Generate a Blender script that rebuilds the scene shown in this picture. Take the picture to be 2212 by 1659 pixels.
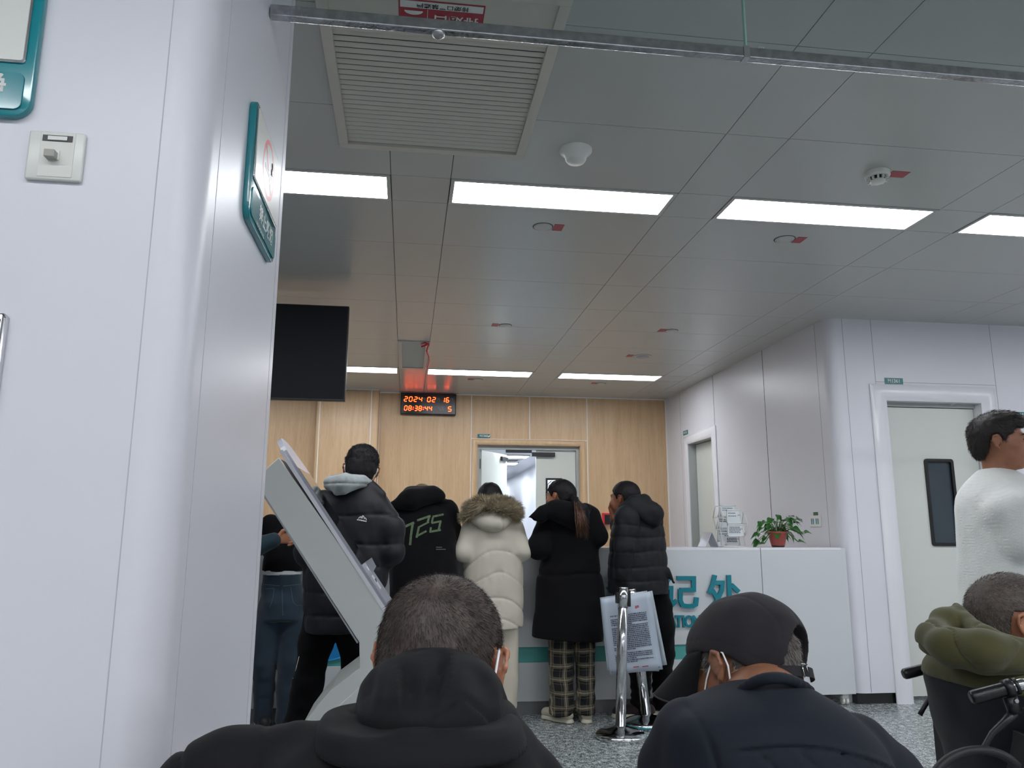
import bpy, bmesh, math, random
import numpy as np
from mathutils import Vector, Matrix, Euler
from mathutils.bvhtree import BVHTree

for o in list(bpy.data.objects): bpy.data.objects.remove(o, do_unlink=True)
SC = bpy.context.scene
COL = SC.collection
PI = math.pi

# ------------------------------------------------------------------ camera
CAMZ = 1.2
PITCH, YAW, ROLL, FPX = math.radians(10.9), math.radians(7.7), 0.003, 1661.0
fw = Vector((math.sin(YAW)*math.cos(PITCH), math.cos(YAW)*math.cos(PITCH), math.sin(PITCH)))
r0 = Vector((math.cos(YAW), -math.sin(YAW), 0)); u0 = r0.cross(fw)
rt = math.cos(ROLL)*r0+math.sin(ROLL)*u0; up = -math.sin(ROLL)*r0+math.cos(ROLL)*u0
cd = bpy.data.cameras.new('camera'); cam = bpy.data.objects.new('camera', cd); COL.objects.link(cam)
cam.matrix_world = Matrix(((rt.x, up.x, -fw.x, 0), (rt.y, up.y, -fw.y, 0), (rt.z, up.z, -fw.z, CAMZ), (0, 0, 0, 1)))
cd.sensor_fit = 'HORIZONTAL'; cd.sensor_width = 36.0; cd.lens = 36.0*FPX/2212.0
cd.clip_start = 0.05; cd.clip_end = 100
SC.camera = cam
CAM = Vector((0, 0, CAMZ))

def ray(x, y): return fw + rt*((x-1106.0)/FPX) - up*((y-829.5)/FPX)
def W(x, y, Y):                       # where the sight line of a photo pixel crosses the plane at depth Y
    d = ray(x, y); return CAM + d*(Y/d.y)
def WZ(x, y, z):
    d = ray(x, y); return CAM + d*((z-CAMZ)/d.z)
def WX(x, y, X):
    d = ray(x, y); return CAM + d*(X/d.x)

# ------------------------------------------------------------------ world and exposure
wd = bpy.data.worlds.new('World'); SC.world = wd; wd.use_nodes = True
wd.node_tree.nodes['Background'].inputs[0].default_value = (0.55, 0.6, 0.66, 1)
wd.node_tree.nodes['Background'].inputs[1].default_value = 0.25
SC.view_settings.view_transform = 'Standard'; SC.view_settings.look = 'None'
SC.view_settings.exposure = 0.12; SC.view_settings.gamma = 1.0
SC.view_settings.use_curve_mapping = False
LIGHT = 20.5            # radiance of the ceiling panels
LIGHT_NEAR = 25.0       # rows above and behind the camera

# ------------------------------------------------------------------ materials
def L(c):
    if isinstance(c, str):
        c = tuple(int(c[i:i+2], 16)/255 for i in (0, 2, 4))
    return tuple((v/12.92 if v <= .04045 else ((v+.055)/1.055)**2.4) for v in c[:3])+(1,)
def mat(name, col, rough=.5, metal=0, bump=0, bscale=200, var=0, vscale=5, spec=.5, sheen=0, sss=0, coat=0, trans=0, emit=0, ecol=None, alpha=1):
    m = bpy.data.materials.new(name); m.use_nodes = True
    nt = m.node_tree; b = nt.nodes['Principled BSDF']; N = nt.nodes.new; K = nt.links.new
    c = L(col) if isinstance(col, str) else tuple(col)+(1,)
    b.inputs['Base Color'].default_value = c
    b.inputs['Roughness'].default_value = rough; b.inputs['Metallic'].default_value = metal
    b.inputs['Specular IOR Level'].default_value = spec
    if sheen: b.inputs['Sheen Weight'].default_value = sheen; b.inputs['Sheen Roughness'].default_value = .5
    if sss:
        b.inputs['Subsurface Weight'].default_value = sss; b.inputs['Subsurface Radius'].default_value = (1, .35, .2); b.inputs['Subsurface Scale'].default_value = .01
    if coat: b.inputs['Coat Weight'].default_value = coat; b.inputs['Coat Roughness'].default_value = .08
    if trans: b.inputs['Transmission Weight'].default_value = trans
    if emit:
        b.inputs['Emission Color'].default_value = L(ecol) if ecol else c; b.inputs['Emission Strength'].default_value = emit
    if alpha < 1: b.inputs['Alpha'].default_value = alpha
    tc = N('ShaderNodeTexCoord')
    if var:
        n = N('ShaderNodeTexNoise'); n.inputs['Scale'].default_value = vscale; n.inputs['Detail'].default_value = 5
        K(tc.outputs['Object'], n.inputs['Vector'])
        mx = N('ShaderNodeMix'); mx.data_type = 'RGBA'; mx.blend_type = 'MULTIPLY'
        mx.inputs[0].default_value = 1; mx.inputs[6].default_value = c
        cr = N('ShaderNodeMapRange'); cr.inputs[1].default_value = .3; cr.inputs[2].default_value = .7
        cr.inputs[3].default_value = 1-var; cr.inputs[4].default_value = 1+var*.6
        K(n.outputs[0], cr.inputs[0]); K(cr.outputs[0], mx.inputs[7]); K(mx.outputs[2], b.inputs['Base Color'])
    if bump:
        n = N('ShaderNodeTexNoise'); n.inputs['Scale'].default_value = bscale; n.inputs['Detail'].default_value = 4
        K(tc.outputs['Object'], n.inputs['Vector'])
        bp = N('ShaderNodeBump'); bp.inputs['Strength'].default_value = bump; bp.inputs['Distance'].default_value = .002
        K(n.outputs[0], bp.inputs['Height']); K(bp.outputs[0], b.inputs['Normal'])
    return m

def nodes(m): return m.node_tree, m.node_tree.nodes.new, m.node_tree.links.new, m.node_tree.nodes['Principled BSDF']

M = {}
M['white_panel'] = mat('white wall panel', 'dcdce2', .35, bump=.04, bscale=60, var=.02, vscale=1.5)
M['white_gloss'] = mat('white rounded edging', 'e2e2e6', .22)
M['seam'] = mat('wall seam', '8f9097', .7)
M['seam_dark'] = mat('dark gap', '2c2c2e', .8)
M['caulk'] = mat('white joint filler', 'e6e4e0', .6)
M['ceiling'] = mat('ceiling panel', 'babbb7', .25, var=.02, vscale=.8)
M['ceiling_gap'] = mat('ceiling gap', '343536', .8)
M['lamp_frame'] = mat('lamp frame', 'b9bab6', .4)
M['vent'] = mat('vent louvre', 'c6c2b8', .45)
M['vent_dark'] = mat('vent shaft', '2b2b2a', .9)
M['lamp'] = mat('lamp diffuser', 'ffffff', .5, emit=LIGHT, ecol='f6f9ff')
M['lamp_near'] = mat('lamp diffuser near', 'ffffff', .5, emit=LIGHT_NEAR, ecol='f6f9ff')
M['lamp_corr'] = mat('corridor lamp diffuser', 'ffffff', .5, emit=30, ecol='eaf4ff')
M['teal'] = mat('teal acrylic', '00858f', .18, coat=.5)
M['teal_dark'] = mat('teal sign', '0c6f72', .3)
M['teal_band'] = mat('teal band', '4fa39c', .35)
M['teal_letter'] = mat('teal letter', '0a7f8f', .25)
M['blue'] = mat('blue swoosh', '1a86c8', .35)
M['chrome'] = mat('chrome', 'cfd0d2', .12, metal=1)
M['steel'] = mat('brushed steel', 'a8a9ab', .3, metal=1)
M['white_plastic'] = mat('white plastic', 'dedfd8', .3)
M['grey_plastic'] = mat('grey plastic', '9a9da3', .3)
M['dark_plastic'] = mat('dark plastic', '232426', .35)
M['black'] = mat('black plastic', '0c0d0f', .4)
M['rubber'] = mat('black rubber', '111113', .55, bump=.2, bscale=300)
M['tvblack'] = mat('screen black', '15171b', .6, spec=.2)
M['red_label'] = mat('red label', 'a32b3d', .4)
M['red_plastic'] = mat('red plastic', 'e0283a', .35)
M['white_print'] = mat('white print', 'dcdcd8', .5)
M['counter'] = mat('counter laminate', 'ccd0d2', .4, var=.015, vscale=2)
M['kick'] = mat('plinth', '77797a', .4, metal=.3)
M['kick_black'] = mat('black plinth', '191a1b', .3)
M['door'] = mat('door leaf', 'd0d3cb', .4, var=.015, vscale=2)
M['door_grey'] = mat('door frame metal', 'a9adab', .4)
M['kiosk'] = mat('kiosk body', 'd2d6d1', .38, bump=.05, bscale=400)
M['kiosk_grey'] = mat('kiosk face', '9fa1aa', .25)
M['kiosk_screen'] = mat('kiosk screen', '101114', .06)
M['gold'] = mat('green sticker', '2a5a3a', .4)
M['skin'] = mat('skin', 'b0795c', .5, sss=.25, bump=.15, bscale=350, var=.12, vscale=30)
M['skin_dark'] = mat('darker skin', '8f5a42', .5, sss=.2, bump=.15, bscale=350, var=.12, vscale=30)
M['eye'] = mat('eye white', 'cfc8c0', .2)
M['iris'] = mat('iris', '20140e', .1)
M['strap'] = mat('mask strap', 'eceef0', .6)
M['mask'] = mat('mask fabric', 'cfe0ea', .8)

# floor: terrazzo / granite
def granite():
    m = mat('granite floor', '70767a', .22)
    nt, N, K, b = nodes(m)
    tc = N('ShaderNodeTexCoord')
    n1 = N('ShaderNodeTexNoise'); n1.inputs['Scale'].default_value = 30; n1.inputs['Detail'].default_value = 8; n1.inputs['Roughness'].default_value = .75
    n2 = N('ShaderNodeTexVoronoi'); n2.inputs['Scale'].default_value = 85
    n3 = N('ShaderNodeTexNoise'); n3.inputs['Scale'].default_value = 120; n3.inputs['Detail'].default_value = 2
    for n in (n1, n2, n3): K(tc.outputs['Object'], n.inputs['Vector'])
    cr = N('ShaderNodeValToRGB')
    e = cr.color_ramp.elements; e[0].position = .40; e[0].color = L('343a3c'); e[1].position = .62; e[1].color = L('dadedd')
    for p, c in ((.45, '60686a'), (.51, '8d9494'), (.56, 'b3b9b8')):
        q = cr.color_ramp.elements.new(p); q.color = L(c)
    mx = N('ShaderNodeMix'); mx.data_type = 'FLOAT'; mx.inputs[0].default_value = .35
    K(n1.outputs[0], mx.inputs[2]); K(n3.outputs[0], mx.inputs[3]); K(mx.outputs[0], cr.inputs[0])
    K(cr.outputs[0], b.inputs['Base Color'])
    return m
M['floor'] = granite()

def wood():
    m = mat('light oak laminate', 'c9a377', .38)
    nt, N, K, b = nodes(m)
    tc = N('ShaderNodeTexCoord'); mp = N('ShaderNodeMapping'); mp.inputs['Scale'].default_value = (14, 14, .9)
    K(tc.outputs['Object'], mp.inputs['Vector'])
    n = N('ShaderNodeTexNoise'); n.inputs['Scale'].default_value = 1.6; n.inputs['Detail'].default_value = 9; n.inputs['Roughness'].default_value = .62; n.inputs['Distortion'].default_value = .6
    K(mp.outputs[0], n.inputs['Vector'])
    cr = N('ShaderNodeValToRGB'); e = cr.color_ramp.elements
    e[0].position = .3; e[0].color = L('c2a17b'); e[1].position = .72; e[1].color = L('d3b58e')
    q = cr.color_ramp.elements.new(.5); q.color = L('cbab85')
    K(n.outputs[0], cr.inputs[0])
    mp2 = N('ShaderNodeMapping'); mp2.inputs['Scale'].default_value = (60, 60, 6); K(tc.outputs['Object'], mp2.inputs['Vector'])
    n2 = N('ShaderNodeTexNoise'); n2.inputs['Scale'].default_value = 2; n2.inputs['Detail'].default_value = 2; K(mp2.outputs[0], n2.inputs['Vector'])
    mr = N('ShaderNodeMapRange'); mr.inputs[1].default_value = .25; mr.inputs[2].default_value = .45; mr.inputs[3].default_value = .88; mr.inputs[4].default_value = 1
    K(n2.outputs[0], mr.inputs[0])
    mx = N('ShaderNodeMix'); mx.data_type = 'RGBA'; mx.blend_type = 'MULTIPLY'; mx.inputs[0].default_value = 1
    K(cr.outputs[0], mx.inputs[6]); K(mr.outputs[0], mx.inputs[7]); K(mx.outputs[2], b.inputs['Base Color'])
    return m
M['wood'] = wood()

def thin_glass():
    m = bpy.data.materials.new('curtain glass'); m.use_nodes = True
    nt = m.node_tree; nt.nodes.clear(); N = nt.nodes.new; K = nt.links.new
    out = N('ShaderNodeOutputMaterial'); t = N('ShaderNodeBsdfTransparent'); t.inputs[0].default_value = (.91, .94, .94, 1)
    g = N('ShaderNodeBsdfGlossy'); g.inputs['Roughness'].default_value = .03; g.inputs[0].default_value = (.9, .95, .95, 1)
    fr = N('ShaderNodeFresnel'); fr.inputs[0].default_value = 1.35
    ge = N('ShaderNodeNewGeometry'); ma = N('ShaderNodeMath'); ma.operation = 'MULTIPLY_ADD'; ma.inputs[1].default_value = -1; ma.inputs[2].default_value = 1
    K(ge.outputs['Backfacing'], ma.inputs[0]); mu = N('ShaderNodeMath'); mu.operation = 'MULTIPLY'; K(fr.outputs[0], mu.inputs[0]); K(ma.outputs[0], mu.inputs[1])
    mx = N('ShaderNodeMixShader'); K(mu.outputs[0], mx.inputs[0]); K(t.outputs[0], mx.inputs[1]); K(g.outputs[0], mx.inputs[2]); K(mx.outputs[0], out.inputs[0])
    return m
M['glass'] = thin_glass()

# ------------------------------------------------------------------ object helpers
def tag(o, label=None, cat=None, group=None, kind=None):
    if label: o['label'] = label
    if cat: o['category'] = cat
    if group: o['group'] = group
    if kind: o['kind'] = kind
    return o
def empty(name, loc, label, cat, group=None, rz=0):
    o = bpy.data.objects.new(name, None); COL.objects.link(o); o.location = loc; o.rotation_euler = (0, 0, rz)
    o.empty_display_size = .1
    return tag(o, label, cat, group)
def link(name, me, m, parent=None, smooth=False):
    """geometry is given in world coordinates; a child keeps its place under its parent"""
    ms = m if isinstance(m, (list, tuple)) else [m]
    for q in ms: me.materials.append(q)
    if smooth:
        me.polygons.foreach_set('use_smooth', [True]*len(me.polygons))
    o = bpy.data.objects.new(name, me); COL.objects.link(o)
    if parent is not None:
        o.parent = parent; o.matrix_parent_inverse = world_of(parent).inverted()
    return o
def world_of(o):
    m = Matrix.LocRotScale(o.location, o.rotation_euler, o.scale)
    return (world_of(o.parent) @ o.matrix_parent_inverse @ m) if o.parent else m

class MB:
    """collects shapes into one mesh"""
    def __init__(s): s.bm = bmesh.new(); s.mi = 0
    def _new(s, f):
        for q in f: q.material_index = s.mi
    def face(s, pts):
        vs = [s.bm.verts.new(p) for p in pts]; f = s.bm.faces.new(vs); s._new([f]); return f
    def box(s, a, b, bev=0, seg=2, mtx=None):
        lo = [min(a[i], b[i]) for i in range(3)]; hi = [max(a[i], b[i]) for i in range(3)]
        t = bmesh.new(); bmesh.ops.create_cube(t, size=1)
        for v in t.verts:
            for i in range(3): v.co[i] = lo[i]+(v.co[i]+.5)*(hi[i]-lo[i])
        if bev: bmesh.ops.bevel(t, geom=t.edges[:], offset=bev, segments=seg, affect='EDGES', profile=.5)
        s.merge(t, mtx); return s
    def merge(s, t, mtx=None):
        if mtx is not None: bmesh.ops.transform(t, matrix=mtx, verts=t.verts)
        mp = {v: s.bm.verts.new(v.co) for v in t.verts}
        for f in t.faces:
            try:
                q = s.bm.faces.new([mp[v] for v in f.verts]); q.material_index = s.mi; q.smooth = f.smooth
            except ValueError: pass
        t.free()
    def lathe(s, prof, n=32, mtx=None, smooth=True):
        t = bmesh.new(); rings = []
        for r, z in prof:
            if r < 1e-6: rings.append([t.verts.new((0, 0, z))])
            else: rings.append([t.verts.new((r*math.cos(2*PI*i/n), r*math.sin(2*PI*i/n), z)) for i in range(n)])
        for a, b in zip(rings, rings[1:]):
            for i in range(n):
                j = (i+1) % n
                if len(a) == 1 and len(b) > 1: vs = [a[0], b[j], b[i]]
                elif len(b) == 1 and len(a) > 1: vs = [a[i], a[j], b[0]]
                elif len(a) > 1: vs = [a[i], a[j], b[j], b[i]]
                else: continue
                t.faces.new(vs).smooth = smooth
        s.merge(t, mtx); return s
    def tube(s, pts, r, n=10, caps=True, flat=1.0):
        pts = [Vector(p) for p in pts]; rs = r if isinstance(r, (list, tuple)) else [r]*len(pts)
        t = bmesh.new(); rings = []; ref = None
        for i, p in enumerate(pts):
            d = (pts[min(i+1, len(pts)-1)]-pts[max(i-1, 0)]).normalized()
            if ref is None: ref = Vector((0, 0, 1)) if abs(d.z) < .9 else Vector((1, 0, 0))
            a = (ref-d*ref.dot(d)).normalized(); b = d.cross(a); ref = a
            rings.append([t.verts.new(p+rs[i]*(math.cos(2*PI*k/n)*a*flat+math.sin(2*PI*k/n)*b)) for k in range(n)])
        for a, b in zip(rings, rings[1:]):
            for k in range(n): t.faces.new([a[k], a[(k+1) % n], b[(k+1) % n], b[k]]).smooth = True
        if caps: t.faces.new(rings[0][::-1]); t.faces.new(rings[-1])
        s.merge(t); return s
    def prism(s, poly, vec, bev=0, seg=2):
        """extrude a closed polygon (3D points) along vec"""
        t = bmesh.new(); vs = [t.verts.new(p) for p in poly]; f = t.faces.new(vs)
        r = bmesh.ops.extrude_face_region(t, geom=[f]); nv = [g for g in r['geom'] if isinstance(g, bmesh.types.BMVert)]
        bmesh.ops.translate(t, vec=vec, verts=nv)
        bmesh.ops.recalc_face_normals(t, faces=t.faces[:])
        if bev: bmesh.ops.bevel(t, geom=t.edges[:], offset=bev, segments=seg, affect='EDGES', profile=.5)
        s.merge(t); return s
    def build(s, name, m, parent=None, smooth=None, auto=False):
        bmesh.ops.recalc_face_normals(s.bm, faces=s.bm.faces[:])
        me = bpy.data.meshes.new(name); s.bm.to_mesh(me); s.bm.free()
        o = link(name, me, m, parent, bool(smooth))
        if auto:
            me.polygons.foreach_set('use_smooth', [True]*len(me.polygons))
            try: me.set_sharp_from_angle(angle=math.radians(35))
            except Exception: pass
        return o
def struct(name, mb, m, parent=None, **k):
    o = mb.build(name, m, parent, **k)
    if parent is None: o['kind'] = 'structure'
    return o

def text_bm(txt, size, ext=0.0, bold=0.0, spacing=1.0, align='CENTER'):
    cu = bpy.data.curves.new('t', 'FONT'); cu.body = txt; cu.size = size; cu.extrude = ext; cu.offset = bold
    cu.align_x = align; cu.align_y = 'CENTER'; cu.space_character = spacing; cu.resolution_u = 3
    o = bpy.data.objects.new('t', cu); COL.objects.link(o)
    bpy.context.view_layer.update()
    dg = bpy.context.evaluated_depsgraph_get(); me = bpy.data.meshes.new_from_object(o.evaluated_get(dg))
    t = bmesh.new(); t.from_mesh(me)
    bpy.data.objects.remove(o); bpy.data.curves.remove(cu); bpy.data.meshes.remove(me)
    return t
def frame_mtx(o, x, y):
    """matrix whose local x,y axes are the given world directions, origin o"""
    x = Vector(x).normalized(); y = Vector(y).normalized(); z = x.cross(y)
    return Matrix(((x.x, y.x, z.x, o[0]), (x.y, y.y, z.y, o[1]), (x.z, y.z, z.z, o[2]), (0, 0, 0, 1)))
def rrect(w, h, r, n=6):
    pts = []
    for cx, cy, a0 in ((w/2-r, h/2-r, 0), (-w/2+r, h/2-r, PI/2), (-w/2+r, -h/2+r, PI), (w/2-r, -h/2+r, 1.5*PI)):
        for i in range(n+1):
            a = a0+PI/2*i/n; pts.append((cx+r*math.cos(a), cy+r*math.sin(a), 0))
    return pts
def place(pts, m): return [m @ Vector(p) for p in pts]
# ------------------------------------------------------------------ the room
H = 2.85
YB = 9.23      # timber wall
XR = 3.205     # right hand wall
YF = 5.42      # wall with the door M1361
XL, YC1, YC2 = -.36, 1.27, 2.065   # column on the left

mb = MB(); mb.box((-6, -6, -.1), (7.5, YB+.3, 0)); mb.box((-1.5, YB+.3, -.1), (3.4, 27.2, 0)); struct('floor', mb, M['floor'])

# ceiling: metal panels with open joints, lamps and vents sit in openings
xs = [-.119+.0015]
strips = []
x = -.119
cols = []          # (x0,x1,wide?)
for k in range(-5, 6):
    x0 = .165+k*1.4085
    cols.append((x0, x0+1.127, True)); cols.append((x0+1.127, x0+1.4085, False))
cols = [c for c in cols if c[1] > -6 and c[0] < 7.5]
LAMP_ROWS = [(-5.19, -4.89), (-.79, -.49), (3.415, 3.70), (7.785, 8.085)]
ycuts = [-6, -5.19, -4.89]
y = -4.89
while y+.585 < -.80: y += .585; ycuts.append(y)
ycuts += [-.79, -.49]; y = -.49
while y+.585 < 3.3: y += .58; ycuts.append(y)
ycuts = [v for v in ycuts if v < 1.2]+[1.63, 2.232, 2.835, 3.415, 3.70, 4.285, 4.87, 5.455, 6.04, 6.625, 7.21, 7.785, 8.085, 8.67, YB+.02]
def is_lamp(x0, x1, wide, y0, y1):
    return wide and any(abs(y0-a) < .02 and abs(y1-b) < .02 for a, b in LAMP_ROWS)
VENT = (-.33, .475, 2.09, 3.16)
random.seed(4)
mb = MB(); g = .0016; lamps = []
def rect_minus(x0, x1, y0, y1, h):
    hx0, hx1, hy0, hy1 = h
    if x1 <= hx0 or x0 >= hx1 or y1 <= hy0 or y0 >= hy1: return [(x0, x1, y0, y1)]
    out = []
    if x0 < hx0: out.append((x0, hx0, y0, y1))
    if x1 > hx1: out.append((hx1, x1, y0, y1))
    a, b = max(x0, hx0), min(x1, hx1)
    if y0 < hy0: out.append((a, b, y0, hy0))
    if y1 > hy1: out.append((a, b, hy1, y1))
    return out
for (x0, x1, wide) in cols:
    for y0, y1 in zip(ycuts, ycuts[1:]):
        if y0 >= YF+.03 and x0 > XR: continue
        if is_lamp(x0, x1, wide, y0, y1):
            if not (x1 > XR and y0 > YF): lamps.append((x0, x1, y0, y1)); continue
        if abs(x1-.165) < .01 and 6.6 < y0 < 7.3: continue      # small air vent
        for (a, b, c, d) in rect_minus(x0+g, x1-g, y0+g, y1-g, VENT):
            if b-a < .004 or d-c < .004: continue
            mb.box((a, c, H), (b, d, H+.012))
mb.mi = 1; mb.box((-6, -6, H+.2), (7.5, YB+.2, H+.3))
# sealing sheet above the joints, away from lamps and vents
ceil = mb.build('ceiling', [M['ceiling'], M['ceiling_gap']]); ceil['kind'] = 'structure'
mb = MB()
for (x0, x1, wide) in cols:
    for ya, yb in (((-6, 2.0), (3.2, 6.6), (7.8, YB)) if -.2 < x0 < .5 else ((-6, YB),)): mb.box((x0-.004, ya, H+.006), (x0+.004, yb, H+.02))
st = mb.build('trim_1', M['ceiling_gap']); st['kind'] = 'structure'

# timber wall with door opening
DX0, DX1, DZ = .83, 2.09, 2.235
def wall_with_hole(name, m, x0, x1, y0, y1, z1, hx0, hx1, hz):
    mb = MB(); mb.box((x0, y0, 0), (hx0, y1, z1)); mb.box((hx1, y0, 0), (x1, y1, z1)); mb.box((hx0, y0, hz), (hx1, y1, z1))
    return struct(name, mb, m)
wall_with_hole('wall_back', M['wood'], -6, XR, YB, YB+.14, H, DX0-.06, DX1+.06, DZ+.05)
mb = MB(); mb.box((-1.075, 9.07, 0), (-.355, YB, H), bev=.03, seg=4); struct('trim_2', mb, M['wood'], auto=True)
mb = MB()
for x in (.752, 2.187, 2.83): 
    if x < 2.5: mb.box((x-.005, YB-.004, 0), (x+.005, YB, H))
mb.box((1.467-.005, YB-.004, 2.305), (1.467+.005, YB, H))
mb.box((.752, YB-.004, 2.30), (2.187, YB, 2.311))
mb.box((-1.035, 9.066, 0), (-1.025, 9.07, H)); mb.box((-.447, 9.066, 0), (-.437, 9.07, H)); mb.box((-.352, YB-.004, 0), (-.344, YB, H))
mb.box((-6, YB-.012, H-.012), (XR, YB, H)); mb.box((-1.07, 9.062, H-.012), (-.355, 9.075, H))
mb.box((XR-.012, YB-.01, 0), (XR, YB, H))
struct('trim_3', mb, M['caulk'])
def casing(name, m, a, b, fn, w=.075, t=.028):
    """rounded casing: a,b = the two opening edges, fn(u,z,d) -> world; d = out of the wall"""
    (u0, u1, z1) = a; mb = MB()
    prof = [(0, 0), (w, 0), (w, t*.35), (w*.8, t*.8), (w*.5, t), (w*.2, t*.8), (0, t*.35)]
    def run(path):
        rings = [[mb.bm.verts.new(fn(*q)) for q in ring] for ring in path]
        n = len(prof)
        for r1, r2 in zip(rings, rings[1:]):
            for i in range(n):
                f = mb.bm.faces.new([r1[i], r1[(i+1) % n], r2[(i+1) % n], r2[i]])
                f.smooth = True
    path = []
    path.append([(u0-p, 0.0, d) for p, d in prof]); path.append([(u0-p, z1+p, d) for p, d in prof])
    path.append([(u1+p, z1+p, d) for p, d in prof]); path.append([(u1+p, 0.0, d) for p, d in prof])
    run(path)
    return struct(name, mb, m, auto=True)
casing('trim_4', M['wood'], (DX0, DX1, DZ), None, lambda u, z, d: (u, YB-d, z), .07, .03)
mb = MB()
for x0, x1 in ((DX0-.062, DX0), (DX1, DX1+.062)): mb.box((x0, YB, 0), (x1, YB+.14, DZ+.05))
mb.box((DX0, YB, DZ), (DX1, YB+.14, DZ+.05)); struct('trim_5', mb, M['wood'])
mb = MB()
for x0, x1 in ((DX0, DX0+.035), (DX1-.035, DX1)): mb.box((x0, YB+.05, 0), (x1, YB+.14, DZ))
mb.box((DX0+.035, YB+.05, DZ-.045), (DX1-.035, YB+.14, DZ)); struct('trim_6', mb, M['door_grey'])

# double door: left leaf swung away, right leaf shut
dt = empty('door_1', (DX1, YB+.1, 0), 'right leaf of the double door in the timber wall, shut, with a narrow black-framed window', 'door'); dt['kind'] = 'structure'
mb = MB(); wx0, wx1, wz0, wz1 = 1.70, 1.86, 1.25, 1.83
Y0, Y1 = YB+.085, YB+.125; L0, L1 = 1.56, DX1-.037
mb.box((L0, Y0, .01), (wx0, Y1, DZ-.05)); mb.box((wx1, Y0, .01), (L1, Y1, DZ-.05)); mb.box((wx0, Y0, .01), (wx1, Y1, wz0)); mb.box((wx0, Y0, wz1), (wx1, Y1, DZ-.05))
mb.build('door_leaf', M['door'], dt)
mb = MB()
for a, b in (((wx0-.02, wz0-.02), (wx0, wz1+.02)), ((wx1, wz0-.02), (wx1+.02, wz1+.02)), ((wx0, wz0-.02), (wx1, wz0)), ((wx0, wz1), (wx1, wz1+.02))):
    mb.box((a[0], Y0-.012, a[1]), (b[0], Y1+.012, b[1]))
mb.build('window_frame', M['black'], dt)
mb = MB(); mb.box((wx0, Y0+.015, wz0), (wx1, Y0+.021, wz1)); mb.build('window_pane', M['glass'], dt)
mb = MB(); mb.box((1.50, YB+.035, DZ-.125), (1.79, YB+.085, DZ-.075), bev=.004)
mb.build('door_closer', M['dark_plastic'], dt)
mb = MB(); mb.box((1.18, YB+.035, DZ-.085), (1.50, YB+.07, DZ-.05), bev=.004); mb.build('closer_arm', M['dark_plastic'], dt)
dt = empty('door_2', (DX0+.037, YB+.1, 0), 'left leaf of the double door in the timber wall, swung open into the corridor', 'door'); dt['kind'] = 'structure'
ang = math.radians(56); hinge = Matrix.Translation((DX0+.045, YB+.10, 0)) @ Matrix.Rotation(ang, 4, 'Z')
mb = MB(); mb.box((0, -.02, .01), (.68, .02, DZ-.055), mtx=hinge); mb.build('door_leaf', M['door'], dt)
mb = MB(); mb.box((.5, -.05, DZ-.14), (.66, -.02, DZ-.09), mtx=hinge); mb.build('closer_shoe', M['dark_plastic'], dt)
mb = MB()
for z in (.35, 1.25, 1.95): mb.box((DX0+.034, YB+.04, z), (DX0+.043, YB+.06, z+.12))
mb.build('hinge', M['seam_dark'], dt)

# corridor behind the double door
CX, CH, CE = 2.25, 2.37, 27.0
mb = MB(); mb.box((CX, YB+.14, 0), (CX+.1, CE, CH+.1)); struct('wall_corridor_right', mb, M['white_panel'])
mb = MB(); mb.box((-.7, YB+.14, 0), (-.6, CE, CH+.1)); struct('wall_corridor_left', mb, M['white_panel'])
mb = MB(); mb.box((-.7, CE, 0), (CX+.1, CE+.1, CH+.1)); struct('wall_corridor_end', mb, M['white_panel'])
mb = MB(); mb.box((-.7, YB+.14, CH), (CX+.1, CE, CH+.1)); struct('ceiling_corridor', mb, M['white_panel'])
for i, y in enumerate((9.9, 11.9, 13.1, 14.6, 17.5, 20.5, 23.5)):
    lb = ['lamp just inside the corridor, above the door opening', 'nearest bright lamp seen in the corridor over the open door leaf', 'second bright lamp down the corridor behind the double door', 'third lamp down the corridor, a small bright blob', 'fourth lamp far down the corridor', 'fifth lamp far down the corridor', 'last lamp at the far end of the corridor'][i]
    t = empty('ceiling_lamp', (1.3, y, CH), lb, 'ceiling light', 'corridor ceiling lights')
    mb = MB(); mb.box((.98, y-.19, CH-.02), (1.87, y+.19, CH)); mb.build('lamp_frame', M['lamp_frame'], t)
    mb = MB(); mb.box((1.0, y-.16, CH-.024), (1.85, y+.16, CH-.02)); mb.build('diffuser', M['lamp_corr'], t)
t = empty('ceiling_vent', (1.4, 12.5, CH), 'slim air grille between the lamps in the corridor ceiling', 'vent')
mb = MB(); mb.box((1.0, 12.38, CH-.015), (1.85, 12.62, CH)); mb.build('vent_frame', M['white_gloss'], t)
mb = MB(); mb.box((1.06, 12.43, CH-.018), (1.79, 12.57, CH-.014)); mb.build('louvre', M['vent_dark'], t)
t = empty('corridor_door', (CX-.02, 15.5, 0), 'white door far down the corridor, seen between the two door leaves', 'door')
mb = MB(); mb.box((CX-.03, 15.0, 0), (CX-.002, 16.0, 1.75)); mb.build('door_casing', M['white_gloss'], t)
mb = MB(); mb.box((CX-.045, 15.08, 0), (CX-.03, 15.92, 1.7)); mb.build('door_leaf', M['door'], t)
mb = MB(); mb.box((CX-.07, 15.1, 1.0), (CX-.045, 15.13, 1.16)); mb.build('door_handle', M['black'], t)

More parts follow.
